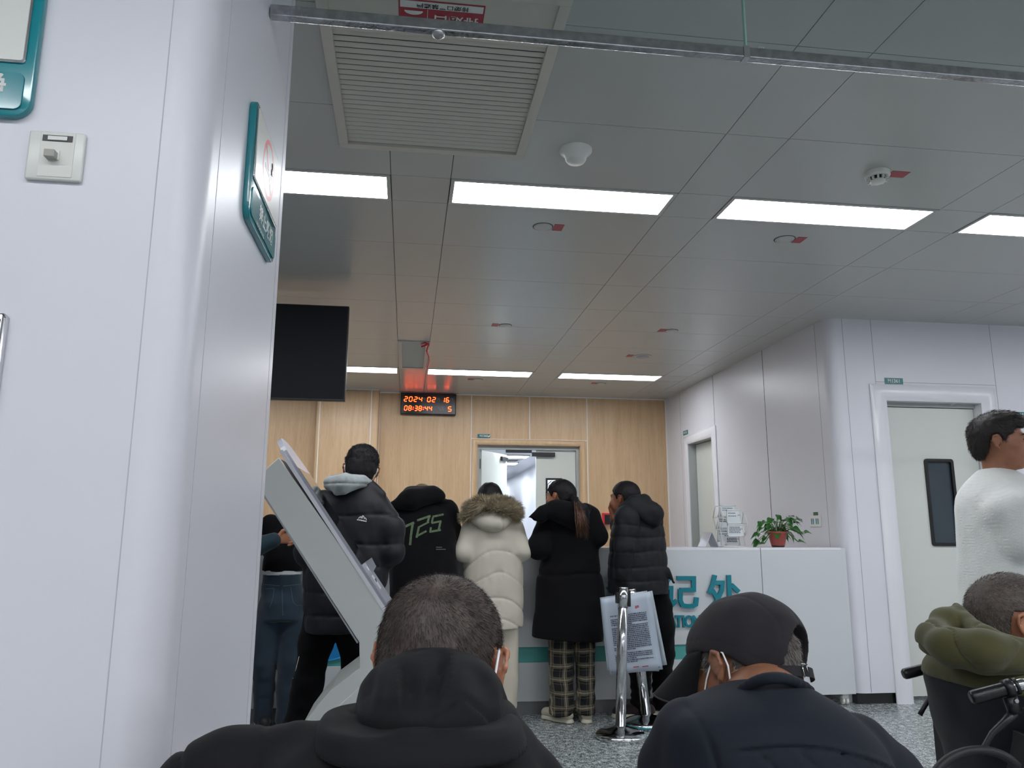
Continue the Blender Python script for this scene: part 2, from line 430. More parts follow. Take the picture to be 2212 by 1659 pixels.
# right wall with the door near the counter
def wallx(mb, y0, y1, z0, z1, t=.14): mb.box((XR, y0, z0), (XR+t, y1, z1))
oy0, oy1, oz = 7.78, 8.50, 2.20
mb = MB(); wallx(mb, YF+.085, oy0-.04, 0, H); wallx(mb, oy1+.04, YB+.14, 0, H); wallx(mb, oy0-.04, oy1+.04, oz+.04, H)
struct('wall_right', mb, M['white_panel'])
mb = MB()
for y in (7.70, 6.53): mb.box((XR-.0015, y-.0025, 0 if y < 7 else 2.3), (XR, y+.0025, H))
struct('trim_7', mb, M['seam_dark'])
mb = MB()
for y in (5.60, 8.72): mb.box((XR-.001, y-.0015, 0), (XR, y+.0015, H))
struct('trim_8', mb, M['seam'])
casing('trim_9', M['white_gloss'], (oy0, oy1, oz), None, lambda u, z, d: (XR-d, u, z), .11, .03)
mb = MB(); mb.box((XR, oy0-.04, 0), (XR+.14, oy0, oz)); mb.box((XR, oy1, 0), (XR+.14, oy1+.04, oz)); mb.box((XR, oy0-.04, oz), (XR+.14, oy1+.04, oz+.04)); struct('trim_10', mb, M['door_grey'])
dt = empty('door_3', (XR+.1, 8.1, 0), 'white door in the right wall behind the counter, under a small teal room number', 'door'); dt['kind'] = 'structure'
mb = MB(); mb.box((XR+.09, oy0+.004, .01), (XR+.13, oy1-.006, oz-.006)); mb.build('door_leaf', M['door'], dt)

# front wall on the right, with the rounded corner and door M1361
ox0, ox1, oz3 = 3.65, 4.45, 2.205
mb = MB(); n = 8; R = .085
def corner_poly(cx, cy, r, a0, a1, n=8): return [(cx+r*math.cos(a0+(a1-a0)*i/n), cy+r*math.sin(a0+(a1-a0)*i/n)) for i in range(n+1)]
pl = corner_poly(XR+R, YF+R, R, PI, 1.5*PI)+[(ox0-.05, YF), (ox0-.05, YF+.18), (XR+.14, YF+.18), (XR+.14, YF+R), ]
mb.prism([(a, b, .075) for a, b in pl], (0, 0, H-.075))
mb.box((ox1+.05, YF, 0), (7.5, YF+.18, H)); mb.box((ox0-.05, YF, oz3+.05), (ox1+.05, YF+.18, H))
o = mb.build('wall_front_right', M['white_panel'], auto=True); o['kind'] = 'structure'
mb = MB(); mb.box((XR+.03, YF+.02, 0), (ox0-.05, YF+.17, .075)); struct('baseboard_right', mb, M['kick_black'])
mb = MB()
for x in (3.335, 3.578, 4.605): mb.box((x-.0015, YF-.001, .08 if x < 4 else 0), (x+.0015, YF, H))
for x0, x1 in ((3.578, 4.605),): mb.box((x0, YF-.001, 2.352), (x1, YF, 2.355))
struct('trim_11', mb, M['seam'])
casing('trim_12', M['white_gloss'], (ox0, ox1, oz3), None, lambda u, z, d: (u, YF-d, z), .07+.06, .03)
mb = MB(); mb.box((ox0-.05, YF, 0), (ox0, YF+.18, oz3)); mb.box((ox1, YF, 0), (ox1+.05, YF+.18, oz3)); mb.box((ox0-.05, YF, oz3), (ox1+.05, YF+.18, oz3+.05)); struct('trim_13', mb, M['white_gloss'])
mb = MB(); mb.box((ox0, YF+.06, oz3-.03), (ox1, YF+.14, oz3)); struct('trim_14', mb, M['door_grey'])
dt = empty('door_4', (4.05, YF+.1, 0), 'large white door with a tall black-framed window, under room number M1361', 'door'); dt['kind'] = 'structure'
vx0, vx1, vz0, vz1 = 3.99, 4.205, 1.12, 1.755
mb = MB(); a, b = YF+.08, YF+.125
mb.box((ox0+.004, a, .03), (vx0, b, oz3-.035)); mb.box((vx1, a, .03), (ox1-.006, b, oz3-.035)); mb.box((vx0, a, .03), (vx1, b, vz0)); mb.box((vx0, a, vz1), (vx1, b, oz3-.035))
mb.build('door_leaf', M['door'], dt)
mb = MB(); fm = frame_mtx(((vx0+vx1)/2, a, (vz0+vz1)/2), (1, 0, 0), (0, 0, 1))
outer = rrect(vx1-vx0+.03, vz1-vz0+.03, .022); inner = rrect(vx1-vx0-.016, vz1-vz0-.016, .012)
mb2 = MB()
for i in range(len(outer)):
    j = (i+1) % len(outer)
    for z0, z1, A, B in ((.012, .012, outer, inner),):
        mb2.face(place([(outer[i][0], outer[i][1], .012), (outer[j][0], outer[j][1], .012), (inner[j][0], inner[j][1], .012), (inner[i][0], inner[i][1], .012)], fm))
    mb2.face(place([(outer[i][0], outer[i][1], .012), (outer[j][0], outer[j][1], .012), (outer[j][0], outer[j][1], -.01), (outer[i][0], outer[i][1], -.01)], fm))
    mb2.face(place([(inner[i][0], inner[i][1], .012), (inner[j][0], inner[j][1], .012), (inner[j][0], inner[j][1], -.02), (inner[i][0], inner[i][1], -.02)], fm))
mb.bm.free(); mb2.build('window_frame', M['black'], dt)
mb = MB(); mb.box((vx0-.0, a+.008, vz0), (vx1, a+.014, vz1)); mb.build('window_pane', mat('dark window glass', '39434a', .18), dt)
mb = MB(); mb.tube([(4.24, YF+.07, oz3-.006), (4.31, YF-.03, oz3+.028)], .009); mb.build('door_stop', M['white_plastic'], dt)

# column on the left
mb = MB(); R = .062
pl = [(-6, YC1)]+corner_poly(XL-R, YC1+R, R, -PI/2, 0)+[(XL, YC2-.03)]+corner_poly(XL-.02, YC2-.02, .02, 0, PI/2)+[(-.9, YC2), (-.9, YC2+.02), (-6, YC2+.02)]
mb.prism([(a, b, 0) for a, b in pl], (0, 0, H)); o = mb.build('wall_left', M['white_panel'], auto=True); o['kind'] = 'structure'
mb = MB()
mb.box((-.431, YC1-.0006, 0), (-.4295, YC1, H)); mb.box((XL, 1.372, 0), (XL+.0006, 1.3733, H)); mb.box((XL, 2.0, 0), (XL+.0006, 2.0013, H))
struct('trim_15', mb, mat('faint seam', 'b9b9c0', .6))
# rest of the shell, outside the picture
mb = MB(); mb.box((-6.1, YC2, 0), (-6, YB, H)); struct('wall_far_left', mb, M['white_panel'])
mb = MB(); mb.box((7.5, -6, 0), (7.6, YF+.2, H)); struct('wall_far_right', mb, M['white_panel'])
mb = MB(); mb.box((-6, -6.1, 0), (7.5, -6, H)); struct('wall_front', mb, M['white_panel'])
mb = MB(); mb.box((-6.1, -6, 0), (-6, YC1, H)); struct('wall_side_left', mb, M['white_panel'])

# ------------------------------------------------------------------ ceiling lamps
def lamp_label(x0, y0):
    if y0 < 0: return ['long rectangular ceiling light panel behind the viewer', 'lights behind the viewer']
    k = round((x0-.165)/1.4085)
    if y0 < 5:
        d = {-1: 'large lit ceiling panel cut off by the edge of the white column', 0: 'large lit ceiling panel just beyond the big air grille, left of the joint strip', 1: 'large lit ceiling panel below the round smoke detector', 2: 'lit ceiling panel cut off by the right edge of the picture'}
    else:
        d = {-1: 'far lit ceiling panel just right of the black screen', 0: 'far lit ceiling panel above and right of the red digital clock', 1: 'farthest right lit ceiling panel near the timber wall'}
    return [d[k], 'near row of ceiling lights' if y0 < 5 else 'far row of ceiling lights'] if k in d else ['rectangular ceiling light panel out of the picture', 'ceiling lights out of the picture']
for (x0, x1, y0, y1) in lamps:
    if x1 < -2.7 or y0 < -3 and False: continue
    lb, gr = lamp_label(x0, y0)
    t = empty('ceiling_lamp', ((x0+x1)/2, (y0+y1)/2, H), lb, 'ceiling light', gr)
    mb = MB(); f = .022
    mb.box((x0+.003, y0+.003, H-.004), (x1-.003, y0+f, H+.02)); mb.box((x0+.003, y1-f, H-.004), (x1-.003, y1-.003, H+.02))
    mb.box((x0+.003, y0+f, H-.004), (x0+f, y1-f, H+.02)); mb.box((x1-f, y0+f, H-.004), (x1-.003, y1-f, H+.02))
    mb.build('lamp_frame', M['lamp_frame'], t)
    mb = MB(); mb.box((x0+f, y0+f, H+.001), (x1-f, y1-f, H+.012)); mb.build('diffuser', M['lamp_near'] if y0 < 0 else M['lamp'], t)

# ------------------------------------------------------------------ big air grille
t = empty('air_grille', (.07, 2.6, H), 'big white louvred air grille in the ceiling behind the glass rail', 'vent')
mb = MB(); a, b, c, d = VENT; w = .038
for lo, hi in (((a, c), (b, c+w)), ((a, d-w), (b, d)), ((a, c+w), (a+w, d-w)), ((b-w, c+w), (b, d-w))): mb.box((lo[0], lo[1], H-.012), (hi[0], hi[1], H+.01), bev=.0015)
mb.build('vent_frame', M['vent'], t)
mb = MB(); mb.box((a+w, c+w, H-.004), (b-w, 2.355, H+.01)); mb.build('blank_panel', M['vent'], t)
nl = 23; y0, y1 = 2.36, d-w
for i in range(nl):
    y = y0+(y1-y0)*(i+.5)/nl; mb = MB()
    m = Matrix.Translation((0, y, H+.004)) @ Matrix.Rotation(math.radians(-28), 4, 'X')
    mb.box((a+w, -.0090, -.0013), (b-w, .0090, .0013), mtx=m); mb.build('louvre', M['vent'], t)
mb = MB(); mb.box((a, c, H+.05), (b, d, H+.06)); mb.build('vent_shaft', M['vent_dark'], t)
t = empty('vent_label', (.07, 2.2, H), 'red and white smoke outlet label on the ceiling grille, upside down from here', 'label')
mb = MB(); mb.box((-.07, 2.17, H-.0055), (.205, 2.292, H-.0045)); mb.build('backing', M['red_label'], t)
mb = MB(); z = H-.006
mb.box((-.065, 2.176, z), (.2, 2.208, z+.0004))
half = [( -.022+.03*math.cos(q), 2.222+.02*math.sin(q), z) for q in [PI*i/12 for i in range(13)]]; mb.face(half)
mb.box((.022, 2.212, z), (.0235, 2.288, z+.0004)); mb.build('white_area', M['white_print'], t)
def ceiling_text(txt, x, y, size, m, z, bold=.0):
    tb = text_bm(txt, size, 0, bold); mtx = frame_mtx((x, y, z), (-1, 0, 0), (0, 1, 0)); mb = MB(); mb.merge(tb, mtx); return mb
ceiling_text('排烟口', .115, 2.252, .05, None, H-.0065, .0008).build('lettering', M['white_print'], t)
ceiling_text('排烟口严禁遮挡', .07, 2.192, .024, None, H-.0068, .0004).build('small_lettering', M['vent_dark'], t)

t = empty('air_grille', (.015, 7.2, H), 'small dark louvred air grille in the ceiling above the digital clock', 'vent')
a, b, c, d = -.116, .162, 6.63, 7.78; w = .035; mb = MB()
for lo, hi in (((a, c), (b, c+w)), ((a, d-w), (b, d)), ((a, c+w), (a+w, d-w)), ((b-w, c+w), (b, d-w))): mb.box((lo[0], lo[1], H-.01), (hi[0], hi[1], H+.01), bev=.003)
mb.build('vent_frame', M['lamp_frame'], t)
for i in range(30):
    y = c+w+(d-c-2*w)*(i+.5)/30; mb = MB(); m = Matrix.Translation((0, y, H+.006)) @ Matrix.Rotation(math.radians(-35), 4, 'X')
    mb.box((a+w, -.0095, -.001), (b-w, .0095, .001), mtx=m); mb.build('louvre', M['vent'], t)
mb = MB(); mb.box((a, c, H+.05), (b, d, H+.06)); mb.build('vent_shaft', M['vent_dark'], t)
mb = MB(); random.seed(2)
pts = [WZ(911, 743, H-.012), WZ(918, 740, H-.02), WZ(926, 744, H-.03), WZ(921, 757, H-.06), WZ(925, 768, H-.09)]
mb.tube(pts, .008, 6); mb.tube([WZ(926, 742, H-.012), WZ(917, 747, H-.02), WZ(910, 749, H-.03)], .008, 6)
p = WZ(925, 765, H-.07); mb.tube([p, p+Vector((.01, .0, -.06)), p+Vector((-.01, .01, -.14))], .004, 6)
tag(mb.build('red_ribbon', M['red_plastic'], smooth=True), 'red ribbon tied to the corner of the small ceiling grille', 'ribbon')

# ------------------------------------------------------------------ ceiling fittings
def disc(x, y, r, label, grille=False, sx=.0, side=1, lw=.055, gr='flush ceiling discs with red stickers'):
    t = empty('ceiling_disc', (x, y, H), label, 'sprinkler cover' if not grille else 'speaker', gr)
    mb = MB(); mb.lathe([(0, H-.006), (r*.86, H-.006), (r, H-.003), (r, H)], 32, Matrix.Translation((x, y, 0))); mb.build('cover', M['lamp_frame'], t)
    if grille:
        mb = MB(); mb.lathe([(0, H-.008), (r*.72, H-.008), (r*.74, H-.006)], 32, Matrix.Translation((x, y, 0))); mb.build('grille', M['grey_plastic'], t)
    else:
        mb = MB(); mb.lathe([(r*1.0, H-.0005), (r*1.08, H-.0005), (r*1.08, H-.0015), (r, H-.0015)], 32, Matrix.Translation((x, y, 0))); mb.build('gap_ring', M['seam_dark'], t)
    s = MB(); x0 = x+side*(r*1.12); s.box((x0, y-.045, H-.0015), (x0+side*lw, y+.045, H-.0005))
    o = s.build('red_sticker', M['red_label']); tag(o, 'small red sticker beside the '+' '.join(label.replace('flush ','').split()[:11]), 'sticker', 'red stickers on the ceiling')
    return t
disc(.70-.0, 3.93, .052, 'flush white disc below the wide lit panel, left of the joint strip')
disc(2.10, 3.915, .055, 'flush white disc below the lit panel under the smoke detector')
disc(.755, 6.0, .05, 'flush white disc in mid ceiling above the double door', side=-1)
disc(2.145, 5.965, .05, 'flush white disc in mid ceiling on the right', side=-1)
disc(2.19, 6.92, .085, 'round ceiling speaker with grey grille near the far lamps', True, side=-1)
disc(.74, 8.28, .05, 'flush white disc between the far lamp and the timber wall, near the clock', side=-1)
disc(2.14, 8.31, .05, 'flush white disc between the far right lamp and the timber wall', side=-1)
x, y = .693, 3.06
t = empty('ceiling_sensor', (x, y, H), 'white bell shaped sensor hanging from the ceiling right of the big grille', 'sensor')
mb = MB(); mb.lathe([(.072, H), (.072, H-.008), (.066, H-.014), (.05, H-.03), (.045, H-.048), (.038, H-.058), (0, H-.062)], 40, Matrix.Translation((x, y, 0))); mb.build('cover', M['white_plastic'], t)
x, y = 2.13, 3.075
t = empty('smoke_detector', (x, y, H), 'round white smoke detector with dark slots on the ceiling', 'smoke detector')
mb = MB(); mb.lathe([(.056, H), (.056, H-.018), (.052, H-.024), (.043, H-.026), (.040, H-.026)], 40, Matrix.Translation((x, y, 0))); mb.build('base', M['white_plastic'], t)
mb = MB(); mb.lathe([(.04, H-.024), (.036, H-.040), (0, H-.040)], 40, Matrix.Translation((x, y, 0))); mb.build('chamber', M['vent_dark'], t)
mb = MB(); mb.lathe([(0, H-.050), (.028, H-.050), (.034, H-.046), (.035, H-.040), (0, H-.040)], 40, Matrix.Translation((x, y, 0))); mb.build('cap', M['white_plastic'], t)
mb = MB()
for k in range(12):
    a = 2*PI*k/12; m = Matrix.Translation((x, y, 0)) @ Matrix.Rotation(a, 4, 'Z'); mb.box((.036, -.004, H-.042), (.048, .004, H-.022), mtx=m)
mb.build('slot_rib', M['white_plastic'], t)
mb = MB(); mb.box((x+.06, y-.03, H-.0015), (x+.15, y+.03, H-.0005)); tag(mb.build('red_sticker', M['red_label']), 'red sticker touching the round smoke detector', 'sticker', 'red stickers on the ceiling')

# ------------------------------------------------------------------ hanging glass smoke curtain
YG, ZG = 1.715, 2.414
t = empty('smoke_curtain', (1.5, YG, ZG), 'glass smoke curtain hanging from the ceiling in a scratched polished rail', 'glass screen')
mb = MB(); X1 = 1.47
mb.box((XL+.002, YG-.012, ZG), (6.5, YG+.012, ZG+.03), bev=.003); 
scr = mat('scratched chrome', 'b4b6b9', .16, metal=1, bump=.35, bscale=90, var=.25, vscale=40)
mb.build('rail', scr, t)
xj = W(1612, 120, YG).x
for x0, x1 in ((XL+.004, xj-.002), (xj+.002, 3.9), (3.904, 6.5)):
    mb = MB(); mb.box((x0, YG-.004, ZG+.028), (x1, YG+.004, H+.01)); mb.build('glass_pane', M['glass'], t)
mb = MB(); mb.box((xj-.0025, YG-.005, ZG+.03), (xj+.0025, YG+.005, H)); mb.build('joint_seal', mat('glass edge', '8fb7ac', .3), t)
mb = MB(); mb.box((xj-.012, YG-.014, ZG-.002), (xj+.004, YG+.014, ZG+.032)); mb.build('rail_joint', M['chrome'], t)
x = W(947, 76, YG).x; mb = MB(); mb.lathe([(.016, ZG+.0), (.016, ZG-.008), (.008, ZG-.014), (0, ZG-.014)], 16, Matrix.Translation((x, YG, 0))); mb.build('rail_foot', M['steel'], t)
mb = MB()
p = W(1644, 106, YG); m = frame_mtx((p.x, YG-.0046, p.z), (1, 0, 0), (0, 0, 1)); mb.merge(text_bm('CCC', .009), m)
m = frame_mtx((p.x, YG-.0046, p.z-.009), (1, 0, 0), (0, 0, 1)); mb.merge(text_bm('M I 1346 490', .006), m); mb.build('etched_mark', M['white_print'], t)
# ------------------------------------------------------------------ signs on the column
def acrylic_sign(name, label, o, ux, w, h, kind):
    """o = lower left corner on the wall, ux = direction of the writing, sign sticks out along ux x z"""
    uz = Vector((0, 0, 1)); ux = Vector(ux); t = empty(name, Vector(o)+ux*w/2, label, 'sign')
    m = frame_mtx(Vector(o)+ux*w/2+uz*h/2, ux, uz)
    mb = MB(); mb.prism(place(rrect(w, h, .03), m), m.to_3x3() @ Vector((0, 0, .014)), bev=.0025); mb.build('backing_plate', M['teal'], t, auto=True)
    mid = h*.30
    wp = MB(); top = [Vector(q) for q in rrect(w-.03, h-mid-.022, .006)]
    wp.prism(place([(q.x, q.y+mid/2-.0, .0142) for q in top], m), m.to_3x3() @ Vector((0, 0, .003)), bev=.0008); wp.build('edge_strip', M['chrome'], t)
    wp = MB(); top = [Vector(q) for q in rrect(w-.038, h-mid-.03, .005)]
    wp.prism(place([(q.x, q.y+mid/2, .0172) for q in top], m), m.to_3x3() @ Vector((0, 0, .0012))); wp.build('white_panel', M['white_plastic'], t)
    lp = MB(); low = [Vector(q) for q in rrect(w-.026, mid-.018, .012)]
    lp.prism(place([(q.x, q.y-h/2+mid/2+.002, .0142) for q in low], m), m.to_3x3() @ Vector((0, 0, .003)), bev=.0008); lp.build('text_panel', M['teal'], t)
    zf = .0176; my = -h/2+mid/2
    tx = MB()
    if kind == 'smoke':
        tx.merge(text_bm('禁止吸烟', .042, 0, .0008, 1.05), m @ Matrix.Translation((.02, my+.006, zf)))
        tx.merge(text_bm('NO SMOKING', .014), m @ Matrix.Translation((-.045, my-.028, zf)))
    else:
        tx.merge(text_bm('保持安静', .05, 0, .0008, 1.05), m @ Matrix.Translation((.015, my+.008, zf)))
    tx.build('lettering', M['white_print'], t)
    if kind == 'smoke':
        cy = mid/2-.0; zc = .0186; R1, R0 = .07, .059; rg = MB(); n = 48
        for i in range(n):
            a, b = 2*PI*i/n, 2*PI*(i+1)/n
            rg.face(place([(R0*math.cos(a), cy+R0*math.sin(a), zc), (R1*math.cos(a), cy+R1*math.sin(a), zc), (R1*math.cos(b), cy+R1*math.sin(b), zc), (R0*math.cos(b), cy+R0*math.sin(b), zc)], m))
        d = Matrix.Translation((0, cy, zc+.0002)) @ Matrix.Rotation(math.radians(-45), 4, 'Z'); rg.face(place([(-R0, -.005, 0), (R0, -.005, 0), (R0, .005, 0), (-R0, .005, 0)], m @ d))
        rg.build('red_ring', M['red_plastic'], t)
        cg = MB(); cg.box((-.045, cy-.012, zc-.0002), (.025, cy-.0, zc+.0001), mtx=m); cg.box((.03, cy-.012, zc-.0002), (.036, cy, zc+.0001), mtx=m)
        for k in (0, 1):
            cg.tube(place([(.032+.008*k, cy+.004, zc), (.026+.008*k, cy+.014, zc), (.036+.006*k, cy+.022, zc), (.03+.006*k, cy+.034, zc)], m), .0012, 5)
        cg.build('cigarette', M['dark_plastic'], t)
    return t
s = (XL*-1)/.6
acrylic_sign('wall_sign', 'teal framed no smoking sign with a red ring on the side of the white column', (XL, 1.578, 1.85), (0, 1, 0), .315, .275, 'smoke')
acrylic_sign('wall_sign', 'teal framed sign reading quiet, cut by the left edge of the picture', (-.945, YC1, 1.868), (1, 0, 0), .311, .28, 'quiet')

# switch plate
t = empty('key_switch', (-.589, YC1, 1.806), 'square cream card switch plate with a grey lever on the white column', 'switch')
mb = MB(); mb.box((-.6325, YC1-.009, 1.763), (-.5455, YC1, 1.849), bev=.0035, seg=3); mb.build('plate', M['white_plastic'], t, auto=True)
mb = MB(); mb.box((-.613, YC1-.0100, 1.768), (-.560, YC1-.0088, 1.846), bev=.0005); mb.build('centre_plate', mat('cream plastic', 'd9dad2', .35), t)
mb = MB(); mb.box((-.6105, YC1-.0108, 1.830), (-.564, YC1-.0098, 1.841), bev=.0004); mb.build('slot', M['dark_plastic'], t)
mb = MB(); mb.box((-.602, YC1-.0122, 1.832), (-.572, YC1-.0106, 1.839), bev=.0004); mb.build('indicator_lens', M['white_plastic'], t)
mb = MB(); mb.box((-.600, YC1-.013, 1.797), (-.581, YC1-.009, 1.814), bev=.001); mb.build('lever_base', M['white_plastic'], t)
mb = MB(); mb.box((-.599, YC1-.026, 1.796), (-.583, YC1-.012, 1.809), bev=.0012); mb.build('lever', mat('lever grey', 'a0a096', .4), t)
# chrome plaque
t = empty('wall_plaque', (-.78, YC1, 1.2), 'mirror chrome framed plaque with a red border on the white column', 'plaque')
mb = MB(); m = frame_mtx((-.785, YC1, 1.285), (1, 0, 0), (0, 0, 1)); mb.prism(place(rrect(.312, .5, .008), m), (0, -.012, 0), bev=.003); mb.build('frame', M['chrome'], t, auto=True)
mb = MB(); mb.box((-.93, YC1-.0128, 1.045), (-.636, YC1-.0118, 1.525)); mb.build('mirror_face', mat('dark mirror', '6a6d70', .08, metal=1), t)
mb = MB(); z0, z1, x0, x1 = 1.06, 1.512, -.918, -.646
for lo, hi in (((x0, z1-.005), (x1, z1)), ((x0, z0), (x1, z0+.005)), ((x0, z0), (x0+.005, z1)), ((x1-.005, z0), (x1, z1)), ((x1-.012, z0+.01), (x1-.01, z1-.01)), ((x0+.01, z1-.012), (x1-.01, z1-.01))):
    mb.box((lo[0], YC1-.0136, lo[1]), (hi[0], YC1-.0127, hi[1]))
mb.build('red_border', M['red_label'], t)

# ------------------------------------------------------------------ hanging screen
t = empty('hanging_screen', (-1.06, 5.33, 2.42), 'large switched-off black screen hanging from the ceiling beside the column', 'television')
mb = MB(); x1 = -.437; x0 = x1-1.235; mb.box((x0, 5.30, 2.078), (x1, 5.35, 2.752), bev=.004); mb.build('bezel', M['black'], t)
mb = MB(); mb.box((x0+.008, 5.2985, 2.09), (x1-.008, 5.3005, 2.744)); mb.build('panel', M['tvblack'], t)
mb = MB(); mb.box((-1.25, 5.35, 2.2), (-.87, 5.40, 2.6), bev=.01); mb.build('rear_housing', M['black'], t)
mb = MB(); mb.tube([(-1.06, 5.375, 2.45), (-1.06, 5.375, H)], .02, 12); mb.lathe([(0, H), (.07, H), (.07, H-.012), (0, H-.012)], 20, Matrix.Translation((-1.06, 5.375, 0))); mb.build('ceiling_pole', M['dark_plastic'], t)

# ------------------------------------------------------------------ digital clock
CY = 9.165; c0 = W(866, 850, CY); c1 = W(985, 897, CY); cx0, cx1 = c0.x, c1.x; cz1, cz0 = c0.z+.012, c1.z
CPRINT = mat('clock print', '8d8a90', .5)
t = empty('digital_clock', ((cx0+cx1)/2, YB, (cz0+cz1)/2), 'black wall clock with glowing red digits of date and time', 'clock')
mb = MB(); mb.box((cx0, CY, cz0), (cx1, YB, cz1), bev=.008); mb.build('case', M['black'], t)
mb = MB(); mb.box((cx0+.012, CY-.0015, cz0+.012), (cx1-.012, CY+.001, cz1-.012)); mb.build('face', mat('clock face', '17090d', .25), t)
M['led'] = mat('red led', 'ff0c06', .5, emit=9, ecol='ff0a05')
M['led_core'] = mat('led core', 'ff9030', .5, emit=2.6, ecol='ff9a3a')  # orange strips put the overexposed middles of the lit segments into colour
SEG = {'0': 'abcdef', '1': 'bc', '2': 'abged', '3': 'abgcd', '4': 'fgbc', '5': 'afgcd', '6': 'afgedc', '8': 'abcdefg'}
def seg7(mb, ch, x, z, w, h, th, y, overexposed=False):
    sl = .1
    def P(u, v): return (x+u*w+sl*v*h, y, z+v*h)
    S = {'a': ((0, 1), (1, 1)), 'b': ((1, 1), (1, .5)), 'c': ((1, .5), (1, 0)), 'd': ((0, 0), (1, 0)), 'e': ((0, .5), (0, 0)), 'f': ((0, 1), (0, .5)), 'g': ((0, .5), (1, .5))}
    if ch == ':':
        for v in (.3, .7):
            p = Vector(P(.1, v)); mb.box((p.x-th*.6, y-.001, p.z-th*.6), (p.x+th*.6, y+.001, p.z+th*.6))
        return
    for s_ in SEG[ch]:
        a, b = (Vector(P(*q)) for q in S[s_]); d = (b-a).normalized(); a2 = a+d*th*.6; b2 = b-d*th*.6; n_ = Vector((-d.z, 0, d.x))*th*.5
        mb.face([a2+n_, b2+n_, b2-n_, a2-n_]) 
def digits(txt, xa, xb, zc, h, y, a, b):
    n = len(txt); cwid = [.45 if c == ':' else 1 for c in txt]; step = (xb-xa)/sum(cwid); x = xa
    for c, cw in zip(txt, cwid):
        seg7(a, c, x+.08*step, zc-h/2, step*.60, h, .0100, y); seg7(b, c, x+.08*step, zc-h/2, step*.60, h, .0048, y-.0015)
        x += cw*step
A, B = MB(), MB(); zt = W(920, 863, CY).z; zb = W(920, 882.5, CY).z; yy = CY-.003
X = lambda px: W(px, 870, CY).x
digits('2024', X(872), X(914), zt, .055, yy, A, B); digits('02', X(922), X(943), zt, .055, yy, A, B); digits('16', X(953), X(972), zt, .055, yy, A, B)
digits('08:38:44', X(873), X(935), zb, .055, yy, A, B); digits('5', X(967), X(978), zb, .055, yy, A, B)
A.build('led_digits', M['led'], t); B.build('led_overexposure', M['led_core'], t)
for ch, px, z, s_ in (('年', 916.5, zt, .045), ('月', 947, zt, .045), ('日', 975.5, zt, .045), ('星', 950, zb, .055), ('期', 958.5, zb, .055)):
    mb = MB(); mb.merge(text_bm(ch, s_), frame_mtx((X(px), yy, z), (1, 0, 0), (0, 0, 1))); mb.build('printed_character', CPRINT, t)

# ------------------------------------------------------------------ room numbers and wall bits
def plate(label, txt, o, ux, w, h, broken=False):
    t = empty('room_number', o, label, 'sign'); m = frame_mtx(o, ux, (0, 0, 1))
    mb = MB(); mb.box((-w/2, -h/2, 0), (w/2, h/2, .004), mtx=m); mb.build('plate', M['teal_dark'], t)
    mb = MB(); mb.merge(text_bm(txt, h*.8, 0, .0006, 1.0), m @ Matrix.Translation((0, 0, .0045))); mb.build('number', M['white_print'], t)
    if broken:
        mb = MB(); mb.prism(place([(w*.32, -h*.05, .0047), (w*.5, h*.3, .0047), (w*.48, -.1*h, .0047), (w*.36, -h*.4, .0047)], m), m.to_3x3() @ Vector((0, 0, .0005))); mb.build('torn_patch', M['white_print'], t)
    return t
plate('small teal room number plate reading M1361 above the large white door', 'M1361', (3.73, YF-.001, 2.362), (1, 0, 0), .152, .048)
plate('small teal room number plate above the double door in the timber wall', 'M1360', (W(1045, 942, YB-.006).x, YB-.006, W(1045, 942, YB).z), (1, 0, 0), .152, .045, True)
plate('small teal room number plate on the right wall above the door behind the counter', 'M1362', (XR-.001, 8.565, 2.345), (0, -1, 0), .15, .05)
plate('teal room number plate half hidden behind the head of the man in the white sweater', 'M1359', (W(2206, 895, YF).x+.04, YF-.001, W(2206, 897, YF).z), (1, 0, 0), .16, .05)

t = empty('red_intercom', (2.4, YB, 1.36), 'small black box with a bright red surround on the timber wall', 'alarm box')
a, b = W(1302, 1108, YB-.05), W(1316, 1133, YB-.05)
mb = MB(); mb.box((a.x, YB-.05, b.z), (b.x+.015, YB, a.z), bev=.004); mb.build('surround', M['red_plastic'], t)
mb = MB(); mb.box((a.x+.022, YB-.056, b.z+.004), (b.x+.018, YB-.045, a.z-.02), bev=.003); mb.build('cover', M['black'], t)

t = empty('light_switch', (XR, 5.79, 1.29), 'white double switch plate with blue rocker labels on the right wall', 'switch')
mb = MB(); mb.box((XR-.009, 5.70, 1.247), (XR, 5.868, 1.335), bev=.003); mb.build('plate', M['white_plastic'], t)
for k, y in enumerate((5.735, 5.762, 5.806, 5.833)):
    mb = MB(); mb.box((XR-.0105, y-.006, 1.268), (XR-.0085, y+.006, 1.312)); mb.build('rocker_label', mat('blue label', '2f7f9c', .5), t)
mb = MB(); mb.box((XR-.002, 5.745, 1.336), (XR, 5.812, 1.362)); o = mb.build('green_sticker', M['gold']); tag(o, 'tiny green sticker on the wall above the white switch plate', 'sticker')
